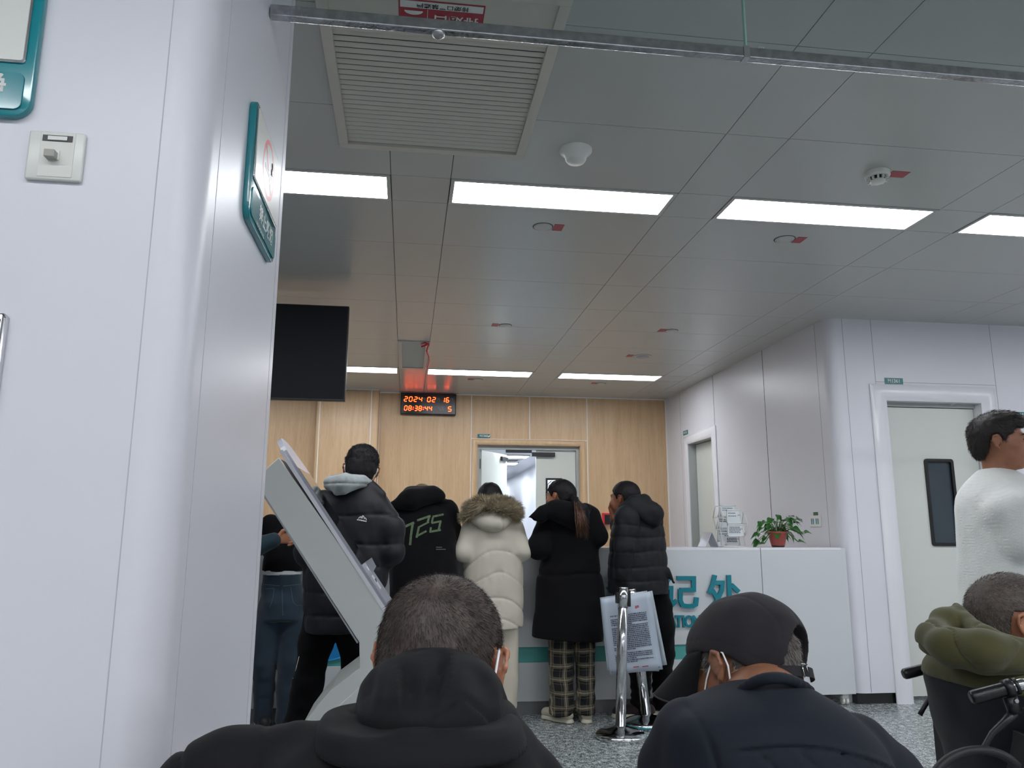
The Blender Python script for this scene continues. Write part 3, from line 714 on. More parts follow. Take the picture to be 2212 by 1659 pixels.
# ------------------------------------------------------------------ counter
CF = 5.39; CT = 1.0945
t = empty('registration_counter', (.2, CF+.35, 0), 'long white registration counter with a teal band and raised teal letters', 'counter')
x0, x1 = -2.6, 2.543
mb = MB(); mb.box((x0, CF, .434), (x1, CF+.03, CT-.004), bev=.002); mb.box((x0, CF+.004, .085), (x1, CF+.03, .334), bev=.002); mb.build('front_panel', M['counter'], t)
mb = MB(); mb.box((x0, CF+.012, .334), (x1, CF+.03, .434)); mb.build('teal_band', M['teal_band'], t)
mb = MB(); mb.box((x0, CF+.02, 0), (x1, CF+.04, .085)); mb.build('plinth', M['kick'], t)
mb = MB(); mb.box((x0, CF-.002, CT-.02), (x1, CF+.32, CT), bev=.002); mb.box((x0, CF+.3, .76), (x1, CF+.95, .79), bev=.002); mb.build('worktop', M['white_gloss'], t)
mb = MB(); mb.box((x0, CF+.03, .0), (x0+.02, CF+.9, .76)); mb.box((x1-.02, CF+.03, 0), (x1, CF+.9, .76)); mb.box((x0, CF+.29, .76), (x1, CF+.31, CT-.02)); mb.build('carcass', M['counter'], t)
a = W(733, 1427, CF); b = W(745, 1383, CF)
mb = MB(); pts = []
cx = b.x+.02
poly = [(cx-.22, .36), (cx-.08, .385), (cx+.02, .41), (cx+.1, .46), (cx+.12, .56), (cx-.02, .62), (cx-.16, .55), (cx-.24, .45)]
mb.prism([(px, CF-.001, pz) for px, pz in poly], (0, -.002, 0)); mb.build('blue_swoosh', M['blue'], t)
mb = MB(); mb.tube([(px, CF-.004, pz-.006) for px, pz in poly[:4]], .006, 6); mb.build('swoosh_edge', mat('light blue', '2fa5e6', .4), t)

def letters(name, polys, parent, m=M['teal_letter'], th=.022):
    mb = MB()
    for pl in polys:
        mb.prism([tuple(W(x, y, CF-th-.0)) for x, y in pl], (0, th, 0))
    return mb.build(name, m, parent)
def strokes(name, lines, wpx, parent, origin=(1420, 1220), sc=8.508, th=.022):
    """each line: list of points in enlarged pixels; drawn as constant width bands"""
    mb = MB()
    th0 = th; k_ = 0
    for ln in lines:
        pts = [Vector((origin[0]+x/sc, origin[1]+y/sc)) for x, y in ln]; n = len(pts); hw = wpx/2
        Lf, Rt = [], []
        for i, p in enumerate(pts):
            d0 = (pts[i]-pts[i-1]).normalized() if i else None; d1 = (pts[i+1]-pts[i]).normalized() if i < n-1 else None
            if d0 is None: nn = Vector((-d1.y, d1.x)); s_ = 1
            elif d1 is None: nn = Vector((-d0.y, d0.x)); s_ = 1
            else:
                n0, n1 = Vector((-d0.y, d0.x)), Vector((-d1.y, d1.x)); nn = (n0+n1).normalized(); s_ = 1/max(.45, nn.dot(n1))
            Lf.append(p+nn*hw*s_); Rt.append(p-nn*hw*s_)
        for i in range(n-1):
            k_ += 1; th = th0+.0005*k_
            mb.prism([tuple(W(q.x, q.y, CF-th)) for q in (Lf[i], Lf[i+1], Rt[i+1], Rt[i])], (0, th, 0))
    return mb.build(name, M['teal_letter'], parent)
strokes('letter', [[(365, 247), (675, 247), (675, 462), (425, 462)], [(430, 450), (430, 660), (470, 745), (560, 762), (660, 762), (715, 730), (730, 600)]], 9, t)
strokes('letter', [[(150, 425), (262, 425), (262, 760), (365, 655)], [(160, 250), (235, 300)]], 8.5, t)
strokes('letter', [[(1065, 190), (1020, 380), (955, 530)], [(1050, 330), (1200, 330), (1190, 470), (1100, 680), (980, 800)], [(1020, 470), (1110, 620)], [(1320, 190), (1340, 700), (1345, 850)], [(1370, 370), (1505, 500)]], 9, t)
o = W(1484, 1345, CF-.02)
for i, ch in enumerate('REGISTRATION'):
    # letters A T I O N stand where the photo shows them
    xs_ = {7: 1453, 8: 1467, 9: 1477.2, 10: 1489.5, 11: 1507}
    px = xs_[i] if i in xs_ else 1454-(7-i)*15.0+(3 if i < 4 else 0)
    p = W(px, 1344, CF-.018); mb = MB(); tb = text_bm(ch, .110, .009, .0035)
    mb.merge(tb, frame_mtx((p.x, CF-.009, p.z), (1, 0, 0), (0, 0, 1)) @ Matrix.Diagonal((.78, 1, 1, 1))); mb.build('letter', M['teal_letter'], t)
mb = MB(); mb.merge(text_bm('登', .27, .011, .006), frame_mtx((W(1350, 1280, CF).x, CF-.011, W(1350, 1280, CF).z), (1, 0, 0), (0, 0, 1))); mb.build('letter', M['teal_letter'], t)

t = empty('counter_unit', (2.9, CF+.3, 0), 'separate white counter unit on castors at the right end of the counter', 'counter')
x0, x1 = 2.547, 3.18
x1 = 3.2
mb = MB(); mb.box((x0, CF, .079), (x1, CF+.02, CT-.003), bev=.0015); mb.box((x0, CF+.02, .079), (x0+.02, CF+.6, CT-.02)); mb.box((x1-.02, CF+.02, .079), (x1, CF+.05, CT-.02)); mb.box((x0+.02, CF+.02, .079), (x1-.02, CF+.6, .1)); mb.build('body', M['counter'], t)
x1b = 3.165
mb = MB(); mb.box((x0, CF-.001, CT-.018), (x1b, CF+.62, CT), bev=.0015); mb.build('worktop', M['white_gloss'], t)
def castor(cx, cy, parent):
    mb = MB()
    for s_ in (-.014, .014):
        m = Matrix.Translation((cx+s_, cy, .027)) @ Matrix.Rotation(PI/2, 4, 'Y'); mb.lathe([(0, -.009), (.022, -.009), (.027, -.006), (.027, .006), (.022, .009), (0, .009)], 24, m)
    mb.box((cx-.024, cy-.018, .04), (cx+.024, cy+.018, .062), bev=.006); mb.box((cx-.02, cy-.02, .062), (cx+.02, cy+.02, .079)); return mb.build('castor', M['white_plastic'], parent)
for cx, cy in ((x0+.06, CF+.05), (3.135, CF+.05), (x0+.06, CF+.55), (3.1, CF+.55)): castor(cx, cy, t)

# tent card
t0 = W(1520, 1181, 5.6); a, b, c = W(1519, 1181, 5.6), W(1531, 1150, 5.6), W(1546, 1181, 5.6)
mb = MB(); th = .0035
for p, q in ((a, b), (b, c)):
    p2, q2 = Vector((p.x, 5.54, max(p.z, CT+.0005) if p is not b else p.z)), Vector((q.x, 5.54, max(q.z, CT+.0005) if q is not b else q.z)); p2.z = CT+.001 if p is a else p2.z; q2.z = CT+.001 if q is c else q2.z
    d = (q2-p2).normalized(); n_ = Vector((-d.z, 0, d.x))*th; mb.prism([p2, q2, q2+n_, p2+n_], (0, .16, 0))
o = mb.build('tent_card', mat('clear acrylic edge', 'b9bbc6', .15)); tag(o, 'small clear folded tent card standing on the counter left of the photo stand', 'card stand')

# white rotating frame stand
BX = 2.455; BY = 5.60
def PW(x, y, Y=BY): return W(x, y, Y)
t = empty('frame_stand', (BX-.03, BY, CT), 'white wheel shaped stand with several small framed notices on the counter', 'display stand')
mw = mat('white lacquer', 'd9dbd8', .35)
mb = MB()
fl, fr_, bl, br = PW(1563, 1181, 5.55), PW(1611, 1181, 5.55), PW(1549, 1180, 5.72), PW(1595, 1180, 5.72)
for p in (fl, fr_, bl, br): p.z = CT+.005
top_l, top_r = PW(1552, 1115, 5.62), PW(1606, 1129, 5.62)
hub_l, hub_r = PW(1551, 1117, 5.63), PW(1602, 1130, 5.63)
for p, q in ((fl, hub_l), (bl, hub_l), (fr_, hub_r), (br, hub_r)): mb.tube([p, q], .0055, 8, flat=.8)
mb.tube([fl, fr_], .005, 8); mb.tube([bl, br], .005, 8); mb.tube([fl, bl], .005, 8); mb.tube([fr_, br], .005, 8); mb.tube([hub_l, hub_r], .005, 8)
mb.build('support_frame', mw, t)
wc = (hub_l+hub_r)/2; wc.y = 5.63
mb = MB()
for hx in (hub_l, hub_r):
    pts = [(hx.x, hx.y+.1*math.cos(q), hx.z-.005+.1*math.sin(q)) for q in [2*PI*i/6 for i in range(7)]]
    mb.tube(pts, .0035, 6)
    for q in range(6): mb.tube([hx, pts[q]], .003, 6)
mb.build('wheel', mw, t)
frs = [((1569, 1101), (1602, 1131), 5.535), ((1571, 1132), (1607, 1159), 5.525), ((1566, 1156), (1599, 1178), 5.60), ((1556, 1091), (1590, 1115), 5.68), ((1551, 1115), (1580, 1140), 5.74), ((1550, 1140), (1577, 1170), 5.70)]
ink = mat('ink', '34343a', .7); pink = mat('pink print', 'b8606a', .6); paper = mat('paper', 'd4dcde', .6)
for k, ((xa, ya), (xb, yb), Yf) in enumerate(frs):
    p, q = W(xa, ya, Yf), W(xb, yb, Yf)
    f = MB(); e = .0075
    for lo, hi in (((p.x, p.z-e), (q.x, p.z)), ((p.x, q.z), (q.x, q.z+e)), ((p.x, q.z), (p.x+e, p.z)), ((q.x-e, q.z), (q.x, p.z))): f.box((lo[0], Yf-.006, lo[1]), (hi[0], Yf+.006, hi[1]), bev=.001)
    fo = f.build('picture_frame', mw, t)
    g_ = MB(); g_.box((p.x+e, Yf-.001, q.z+e), (q.x-e, Yf+.002, p.z-e)); g_.build('notice', paper, fo)
    tl = MB(); rows = 5 if k in (1, 2) else 2
    random.seed(k)
    for r in range(rows):
        z = p.z-e-.012-(r+.3)*(p.z-q.z-.04)/max(rows, 3); xx = p.x+e+.005
        while xx < q.x-.028-(.02 if k == 0 else 0):
            w_ = random.uniform(.004, .012); tl.box((xx, Yf-.0022, z-.0022), (min(xx+w_, q.x-.022), Yf-.001, z+.0022)); xx += w_+random.uniform(.0015, .004)
    tl.build('printed_lines', ink, fo)
    if k < 3:
        pk = MB(); cx_, cz_ = q.x-.019, q.z+(p.z-q.z)*.55
        for i in range(6):
            a0, a1 = PI*i/6, PI*(i+1)/6
            pk.face([(cx_+.006*math.cos(a0), Yf-.0022, cz_+.006*math.sin(a0)), (cx_+.010*math.cos(a0), Yf-.0022, cz_+.010*math.sin(a0)), (cx_+.010*math.cos(a1), Yf-.0022, cz_+.010*math.sin(a1)), (cx_+.006*math.cos(a1), Yf-.0022, cz_+.006*math.sin(a1))])
        pk.build('pink_figure', pink, fo)

# potted plant
px_, py_ = W(1681, 1181, 5.62).x, 5.62
t = empty('potted_plant', (px_, py_, CT), 'leafy green vine in a terracotta red plastic pot on the counter', 'plant')
mb = MB(); T0 = Matrix.Translation((px_, py_, CT))
mb.lathe([(0, .010), (.046, .010), (.05, .014), (.070, .100), (.074, .102), (.075, .116), (.069, .116), (.066, .104), (0, .100)], 32, T0); mb.build('pot', mat('pot red', 'a14a43', .4), t)
mb = MB(); mb.lathe([(0, 0), (.044, 0), (.05, .012), (.046, .013), (0, .008)], 28, T0); mb.build('saucer', M['dark_plastic'], t)
mb = MB(); mb.lathe([(0, .108), (.062, .104), (.068, .1)], 20, T0); mb.build('soil', mat('soil', '2d2018', .95), t)
random.seed(11)
lf = MB(); stm = MB()
def leaf(mb, base, d, nrm, ln, wd, droop=.35):
    d = d.normalized(); s_ = d.cross(nrm).normalized(); nrm = s_.cross(d).normalized(); rows = []
    N_ = 7
    for i in range(N_+1):
        u = i/N_; w_ = wd*(math.sin(PI*min(1, u*1.0)**.62)*(1-u)**.35+(.0))*1.25
        if i == 0: w_ = wd*.15
        c = base+d*ln*u-Vector((0, 0, 1))*droop*ln*u*u
        rows.append([mb.bm.verts.new(c-s_*w_*.5+nrm*w_*.18), mb.bm.verts.new(c-nrm*w_*.03), mb.bm.verts.new(c+s_*w_*.5+nrm*w_*.18)])
    for r1, r2 in zip(rows, rows[1:]):
        for k in (0, 1):
            f = mb.bm.faces.new([r1[k], r1[k+1], r2[k+1], r2[k]]); f.smooth = True
top = Vector((px_, py_, CT+.11))
targ = [(1720, 1122), (1706, 1118), (1680, 1113), (1668, 1120), (1655, 1128), (1648, 1140), (1640, 1152), (1655, 1160), (1640, 1168), (1662, 1135), (1675, 1128), (1690, 1125), (1700, 1135), (1712, 1140), (1722, 1150), (1735, 1150), (1684, 1142), (1695, 1148), (1670, 1145), (1664, 1150), (1725, 1170), (1652, 1172), (1688, 1135), (1705, 1150), (1678, 1150), (1698, 1120), (1715, 1130), (1646, 1128), (1660, 1142), (1690, 1152)]
for k, (a, b) in enumerate(targ*2):
    Yk = py_+random.uniform(-.09, .07) if k < len(targ) else py_+random.uniform(-.02, .12)
    p = W(a+random.uniform(-3, 3)*(k >= len(targ)), b+random.uniform(-3, 3)*(k >= len(targ)), Yk)
    out = Vector((p.x-px_, Yk-py_, 0)); 
    mid = (top+p)/2+Vector((0, 0, .03)); start = top+out*.25
    if p.z < CT+.02: p.z = CT+.03
    stm.tube([start, mid, p], .0022, 5)
    d = (out.normalized()*.7+Vector((random.uniform(-.3, .3), random.uniform(-.5, .1), random.uniform(-.5, .25)))) if out.length > .02 else Vector((random.uniform(-1, 1), -.5, .1))
    ln = random.uniform(.05, .075); 
    leaf(lf, p, d, Vector((random.uniform(-.3, .3), random.uniform(-.6, 0), 1)), ln, ln*.72, random.uniform(.2, .7))
green = mat('vine leaf', '2f6b2a', .32, var=.35, vscale=18, coat=.2)
lf.build('foliage', green, t); stm.build('stems', mat('stem', '4a7a35', .5), t)

# ------------------------------------------------------------------ check-in kiosk
KY0, KY1 = 3.35, 3.80
def K_(x, y, Y=KY0): return W(x, y, Y)
t = empty('checkin_kiosk', (-.35, 3.57, 0), 'tall white self-service kiosk with a slanted screen leaning beside the column', 'kiosk')
body = [(602, 988), (577, 1010), (553, 1036), (560, 1055), (776, 1388), (777, 1443), (715, 1490), (685, 1525), (650, 1572), (610, 1650), (560, 1790), (560, 1815), (800, 1815), (850, 1640), (836, 1560), (838, 1328), (833, 1318)]
P = [K_(x, y) for x, y in body]
for p in P: p.z = max(p.z, .012)
mb = MB(); mb.prism(P, (0, KY1-KY0, 0), bev=.004); mb.build('body', M['kiosk'], t, auto=False)
# dark back seam strip and base joint
mb = MB(); q0, q1 = K_(553, 1041), K_(774, 1388); d = (q1-q0).normalized(); nrm_ = Vector((d.z, 0, -d.x))
nn = Vector((-abs(nrm_.x), 0, -abs(nrm_.z)))*1
mb.prism([q0, q1, q1+nn*.006, q0+nn*.006], (0, KY1-KY0, 0)); mb.build('back_seam', M['grey_plastic'], t)
mb = MB(); mb.tube([K_(776, 1485, KY0-.001), K_(650, 1600, KY0-.001), K_(600, 1680, KY0-.001)], .0022, 6); mb.build('base_seam', M['white_gloss'], t)
# face plate: tilted slab, rounded at the top
A0, A1 = K_(606, 974), K_(838, 1330); u = (A1-A0).normalized(); outn = Vector((-u.z, 0, u.x)); outn = outn if outn.z > 0 else -outn
ext = .028; top0 = A0-u*.075
mb = MB()
def slab(mb, s0, s1, y0, y1, d0, d1, r=.0, n=10):
    """plate lying in the tilted plane: s along the slope, y across; rounded upper corners"""
    Ltot = (A1-A0).length; pts = []
    pts.append((s1, y0)); pts.append((s1, y1))
    if r:
        for i in range(n+1): a = PI/2*i/n; pts.append((s0+r-r*math.sin(a), y1-r+r*math.cos(a)))
        for i in range(n+1): a = PI/2*i/n; pts.append((s0+r-r*math.cos(a), y0+r-r*math.sin(a)))
    else: pts += [(s0, y1), (s0, y0)]
    P_ = [A0+u*s_+Vector((0, y_-KY0, 0))+outn*d0 for s_, y_ in pts]
    mb.prism(P_, outn*(d1-d0)); return mb
Lt = (A1-A0).length
slab(mb, -.075, Lt+.0, KY0-.004, KY1+.02, .0, .022, .19); mb.build('face_plate', M['kiosk_grey'], t)
mb = MB(); slab(mb, .0, Lt, KY0-.006, KY0+.004, -.006, .010); mb.build('light_edge', M['white_gloss'], t)
mb = MB(); slab(mb, .10, Lt-.235, KY0+.006, KY1-.0, .0215, .0235); mb.build('screen', M['kiosk_screen'], t)
mb = MB(); slab(mb, Lt-.17, Lt-.10, KY0+.16, KY0+.26, .0215, .0232); mb.build('card_slot', M['white_gloss'], t)
mb = MB(); slab(mb, Lt-.15, Lt-.135, KY0+.18, KY0+.25, .0232, .0238); mb.build('slot_opening', M['black'], t)
mb = MB(); slab(mb, Lt-.215, Lt-.195, KY0+.2, KY0+.225, .0218, .0236); mb.build('printed_mark', M['white_print'], t)
mb = MB(); s0 = A0+u*(Lt-.2)+outn*.022; mb.prism([s0, s0+outn*.055+u*.02, s0+u*.09], (0, 0, 0)) if False else None
w0 = A0+u*(Lt-.235)+outn*.022+Vector((0, .30, 0)); mb.prism([w0, w0+outn*.035, w0+u*.045+outn*.03, w0+u*.06], (0, .012, 0)); mb.build('paper_slip', M['grey_plastic'], t)  # small grey slip of paper sticking up from the kiosk face

# ------------------------------------------------------------------ barrier posts and the plastic document bags
def stanchion(label, top, bot, Y, Yb, rb):
    p = W(*top, Y); q = W(*bot, Yb); base = Vector((q.x, Yb, 0))
    t = empty('barrier_post', base, label, 'barrier post')
    mb = MB(); mb.lathe([(0, 0), (rb, 0), (rb, .018), (rb*.985, .024), (rb*.9, .034), (rb*.6, .050), (.05, .062), (.036, .07), (0, .07)], 48, Matrix.Translation(base)); mb.build('base', M['chrome'], t)
    mb = MB(); b2 = base+Vector((0, 0, .055)); ax = (p-b2).normalized(); mb.tube([b2, b2+ax*((p-b2).length)], .0315, 28); mb.build('pole', M['chrome'], t)
    mb = MB(); mb.tube([p-ax*.11, p+ax*.004], .0322, 28); mb.tube([p+ax*.0041, p+ax*.012], .030, 28)
    mb.build('head', M['chrome'], t)
    c_ = p-ax*.055
    mb = MB(); mb.box((c_.x+.026, c_.y-.016, c_.z-.05), (c_.x+.045, c_.y+.016, c_.z+.045), bev=.003); mb.build('belt_socket', M['black'], t)
    mb = MB(); mb.box((c_.x-.045, c_.y-.016, c_.z-.03), (c_.x-.026, c_.y+.016, c_.z+.035), bev=.003); mb.build('belt_socket', M['black'], t)
    return t, p
sA, pA = stanchion('upright chrome barrier post with a domed base in front of the counter', (1346, 1272), (1341, 1592), 4.72, 4.76, .153)
sB, pB = stanchion('chrome barrier post tilting to the left behind the upright one', (1364, 1275), (1397, 1563), 4.93, 5.03, .15)
mb = MB(); bb = Vector((W(1397, 1563, 5.03).x, 5.03, 0)); mb.lathe([(.1515, .008), (.1535, .008), (.1535, .02), (.1515, .02)], 48, Matrix.Translation(bb)); mb.build('teal_ring', M['teal'], sB)
film = mat('clear plastic film', 'b9c4cc', .25, bump=.5, bscale=18, alpha=.72, var=.06, vscale=10); film2 = mat('printed sheet', 'a9b3bf', .45, bump=.3, bscale=12)
txtm = mat('blue black print', '2b3048', .7)
def sheet(label, corners, Yn, thick, material, lines=True, k=0):
    """corners in photo pixels (tl,tr,br,bl); a slightly wavy hanging sheet"""
    mb = MB(); n, mr = 10, 12; G = []
    def pt(u, v, off=0):
        a = Vector(corners[0]).lerp(Vector(corners[1]), u); b = Vector(corners[3]).lerp(Vector(corners[2]), u); c = a.lerp(b, v)
        y = Yn+.012*math.sin(u*5+v*3+k)+.006*math.sin(u*11-v*4+k)
        return W(c.x, c.y, y)+Vector((0, off, 0))
    for off in (0, thick):
        G.append([[mb.bm.verts.new(pt(i/n, j/mr, off)) for i in range(n+1)] for j in range(mr+1)])
    for s_ in (0, 1):
        for j in range(mr):
            for i in range(n): f = mb.bm.faces.new([G[s_][j][i], G[s_][j][i+1], G[s_][j+1][i+1], G[s_][j+1][i]]); f.smooth = True
    edge = [(j, 0) for j in range(mr+1)]+[(mr, i) for i in range(1, n+1)]+[(j, n) for j in range(mr-1, -1, -1)]+[(0, i) for i in range(n-1, 0, -1)]
    for (j, i), (j2, i2) in zip(edge, edge[1:]+edge[:1]): mb.bm.faces.new([G[0][j][i], G[0][j2][i2], G[1][j2][i2], G[1][j][i]])
    t_ = empty('document_bag', pt(.5, 0), label, 'document bag', None)
    mb.build('sleeve', material, t_)
    if lines:
        random.seed(5); tl = MB(); red = MB()
        def dash(m_, u0, u1, v, hh):
            vs = [m_.bm.verts.new(pt(a, b, -.0025)) for a, b in ((u0, v-hh), (u1, v-hh), (u1, v+hh), (u0, v+hh))]; m_.bm.faces.new(vs)
        for r in range(27):
            v = .245+r*.0235; u_ = .30 if r in (1, 6, 17, 21) else .14; ue = .86 if r not in (5, 19, 24, 26) else .55
            if r in (20,): continue
            while u_ < ue:
                w_ = random.uniform(.010, .024); dash(tl, u_, min(u_+w_, ue), v, random.uniform(.0055, .0085)); u_ += w_+random.uniform(.003, .012)
        tl.build('printed_text', txtm, t_)
        for a, b, c, d in ((.42, .47, .165, .012), (.48, .50, .18, .02), (.66, .69, .165, .018), (.70, .73, .16, .015), (.45, .56, .93, .006), (.62, .74, .935, .006)): dash(red, a, b, c, d)
        red.build('red_print', M['red_label'], t_)
        bl = MB(); dash(bl, .04, .95, .965, .004); bl.build('blue_rule', mat('navy rule', '23295a', .6), t_)
    return t_
sheet('front plastic sleeve of mirrored printed notices hanging between the chrome posts', ((1298, 1294), (1404, 1279), (1432, 1446), (1318, 1458)), 4.81, .003, film2, True)
sheet('clear empty sleeve hanging behind the printed sleeve, its top edge on the left', ((1296, 1291), (1398, 1276), (1424, 1450), (1312, 1448)), 4.85, .003, film, False, 2)
sheet('clear crumpled plastic sleeve showing on the right of the printed sleeve', ((1372, 1284), (1409, 1276), (1441, 1436), (1400, 1442)), 4.89, .003, film, False, 4)

p = WZ(1150, 1641, .001); mb = MB(); mb.box((p.x-.018, p.y-.03, 0), (p.x+.03, p.y+.05, .0015)); tag(mb.build('floor_sticker', mat('yellow sticker', 'b39a1c', .5)), 'small yellow floor sticker beside the arm of the hooded figure in front', 'sticker')
# ------------------------------------------------------------------ smooth surfaces for bodies and clothes
def V3(p): return np.array((p[0], p[1], p[2]), dtype=np.float32)
def smin(a, b, k):
    if k <= 0: return np.minimum(a, b)
    h = np.clip(.5+.5*(b-a)/k, 0, 1); return b+(a-b)*h-k*h*(1-h)
def _hash(ix, iy, iz):
    n = (ix.astype(np.int64)*374761393+iy.astype(np.int64)*668265263+iz.astype(np.int64)*2147483647) & 0xffffffff
    n = ((n ^ (n >> 13))*1274126177) & 0xffffffff
    return ((n ^ (n >> 16)) & 0xffff).astype(np.float32)/32767.5-1
def vnoise(P, f=1.0, seed=0):
    q = P*np.array(f, dtype=np.float32)+seed*17.3; i = np.floor(q); t = q-i; t = t*t*(3-2*t); i = i.astype(np.int32); r = 0
    for dx in (0, 1):
        wx = t[:, 0] if dx else 1-t[:, 0]
        for dy in (0, 1):
            wy = t[:, 1] if dy else 1-t[:, 1]
            for dz in (0, 1):
                wz = t[:, 2] if dz else 1-t[:, 2]
                r = r+wx*wy*wz*_hash(i[:, 0]+dx, i[:, 1]+dy, i[:, 2]+dz)
    return r
def ridge(P, f, seed=0): return 1-np.abs(vnoise(P, f, seed))*2

class Shape:
    def __init__(s): s.ops = []; s.disp = []; s.pad = .03
    def seg(s, a, b, r1, r2=None, k=.02, flat=None, sub=False):
        r2 = r1 if r2 is None else r2; s.ops.append(('s', V3(a), V3(b), r1, r2, k, flat, sub)); return s
    def chain(s, pts, rs, k=.02, flat=None):
        for i in range(len(pts)-1): s.seg(pts[i], pts[i+1], rs[i], rs[i+1], k if i else k, flat)
        return s
    def ell(s, c, r, R=None, k=.02, sub=False):
        s.ops.append(('e', V3(c), np.array(r, dtype=np.float32), None if R is None else np.array([[R[i][j] for j in range(3)] for i in range(3)], dtype=np.float32), k, sub)); return s
    def loft(s, st, k=.03, yaw=0, pw=2.3, rnd=.02):
        """stations (z, cx, cy, half width, half depth)"""
        st = sorted(st); z = np.array([q[0] for q in st]); zz = np.linspace(z[0], z[-1], 90); vals = []
        for c in range(1, 5):
            v = np.array([q[c] for q in st]); lin = np.interp(zz, z, v)
            kk = np.array([1, 2, 3, 4, 3, 2, 1.]); kk /= kk.sum(); pad = np.pad(lin, 3, mode='edge'); vals.append(np.convolve(pad, kk, 'valid'))
        s.ops.append(('l', zz.astype(np.float32), [v.astype(np.float32) for v in vals], k, yaw, pw, rnd)); return s
    def cut(s, p, n):
        """remove everything on the side n points to"""
        s.ops.append(('c', V3(p), V3(Vector(n).normalized()))); return s
    def displace(s, fn): s.disp.append(fn); return s
    def bounds(s):
        lo, hi = [], []
        for o in s.ops:
            if o[0] == 's' and not o[7]:
                r = max(o[3], o[4])+.01
                lo += [o[1]-r, o[2]-r]; hi += [o[1]+r, o[2]+r]
            elif o[0] == 'e' and not o[5]:
                r = float(max(o[2])); lo.append(o[1]-r); hi.append(o[1]+r)
            elif o[0] == 'l':
                zz, (cx, cy, a, b) = o[1], o[2]; m = float(max(a.max(), b.max()))
                lo.append(np.array((cx.min()-m, cy.min()-m, zz[0]-.01))); hi.append(np.array((cx.max()+m, cy.max()+m, zz[-1]+.03)))
        return np.min(lo, 0)-s.pad, np.max(hi, 0)+s.pad
    def __call__(s, P):
        P = P.astype(np.float32); d = np.full(len(P), 1.0, np.float32)
        for o in s.ops:
            if o[0] == 's':
                _, a, b, r1, r2, k, flat, sub = o
                mid = (a+b)/2; R = np.linalg.norm(b-a)/2+max(r1, r2)+.12
                m = np.nonzero(((P-mid)**2).sum(1) < R*R)[0]
                if not len(m): continue
                Q = P[m]-a; ba = b-a
                if flat is not None:
                    ax = V3(Vector(flat[0]).normalized()); f = flat[1]-1; Q = Q+((Q@ax)*f)[:, None]*ax; ba = ba+(ba@ax)*f*ax
                t = np.clip((Q@ba)/max(1e-9, ba@ba), 0, 1); e = np.linalg.norm(Q-t[:, None]*ba, axis=1)-(r1+(r2-r1)*t)
                if flat is not None: e = e/max(1, flat[1]**.5)
                d[m] = -smin(-d[m], e, k) if sub else smin(d[m], e, k)
            elif o[0] == 'e':
                _, c, r, R_, k, sub = o; RR = float(r.max())+.12
                m = np.nonzero(((P-c)**2).sum(1) < RR*RR)[0]
                if not len(m): continue
                Q = P[m]-c
                if R_ is not None: Q = Q@R_
                k0 = np.linalg.norm(Q/r, axis=1); k1 = np.linalg.norm(Q/(r*r), axis=1)+1e-9; e = k0*(k0-1)/k1
                e = np.where(k0 < 1e-3, -r.min(), e)
                d[m] = -smin(-d[m], e, k) if sub else smin(d[m], e, k)
            elif o[0] == 'l':
                _, zz, (cx, cy, a, b), k, yaw, pw, rnd = o; z = P[:, 2]
                m = np.nonzero((z > zz[0]-.1) & (z < zz[-1]+.1))[0]
                if not len(m): continue
                Q = P[m]; z = Q[:, 2]; X = Q[:, 0]-np.interp(z, zz, cx); Y = Q[:, 1]-np.interp(z, zz, cy)
                c_, s_ = math.cos(yaw), math.sin(yaw); U = X*c_+Y*s_; Vv = -X*s_+Y*c_
                A, B = np.interp(z, zz, a), np.interp(z, zz, b)
                k0 = (np.abs(U/A)**pw+np.abs(Vv/B)**pw)**(1/pw)+1e-6
                rad = np.sqrt(U*U+Vv*Vv)+1e-6; e = (k0-1)/k0*rad
                # limit the step where the section is thin
                dz = np.maximum(z-zz[-1], zz[0]-z)
                q1 = np.maximum(e+rnd, 0); q2 = np.maximum(dz+rnd, 0); e = np.minimum(np.maximum(e+rnd, dz+rnd), 0)+np.sqrt(q1*q1+q2*q2)-rnd
                d[m] = smin(d[m], e.astype(np.float32), k)
            else:
                d = np.maximum(d, (P-o[1])@o[2])
        if s.disp:
            m = np.nonzero(np.abs(d) < .09)[0]
            if len(m):
                Q = P[m]; e = d[m]
                for f in s.disp: e = e+f(Q, e)
                d[m] = e
        return d

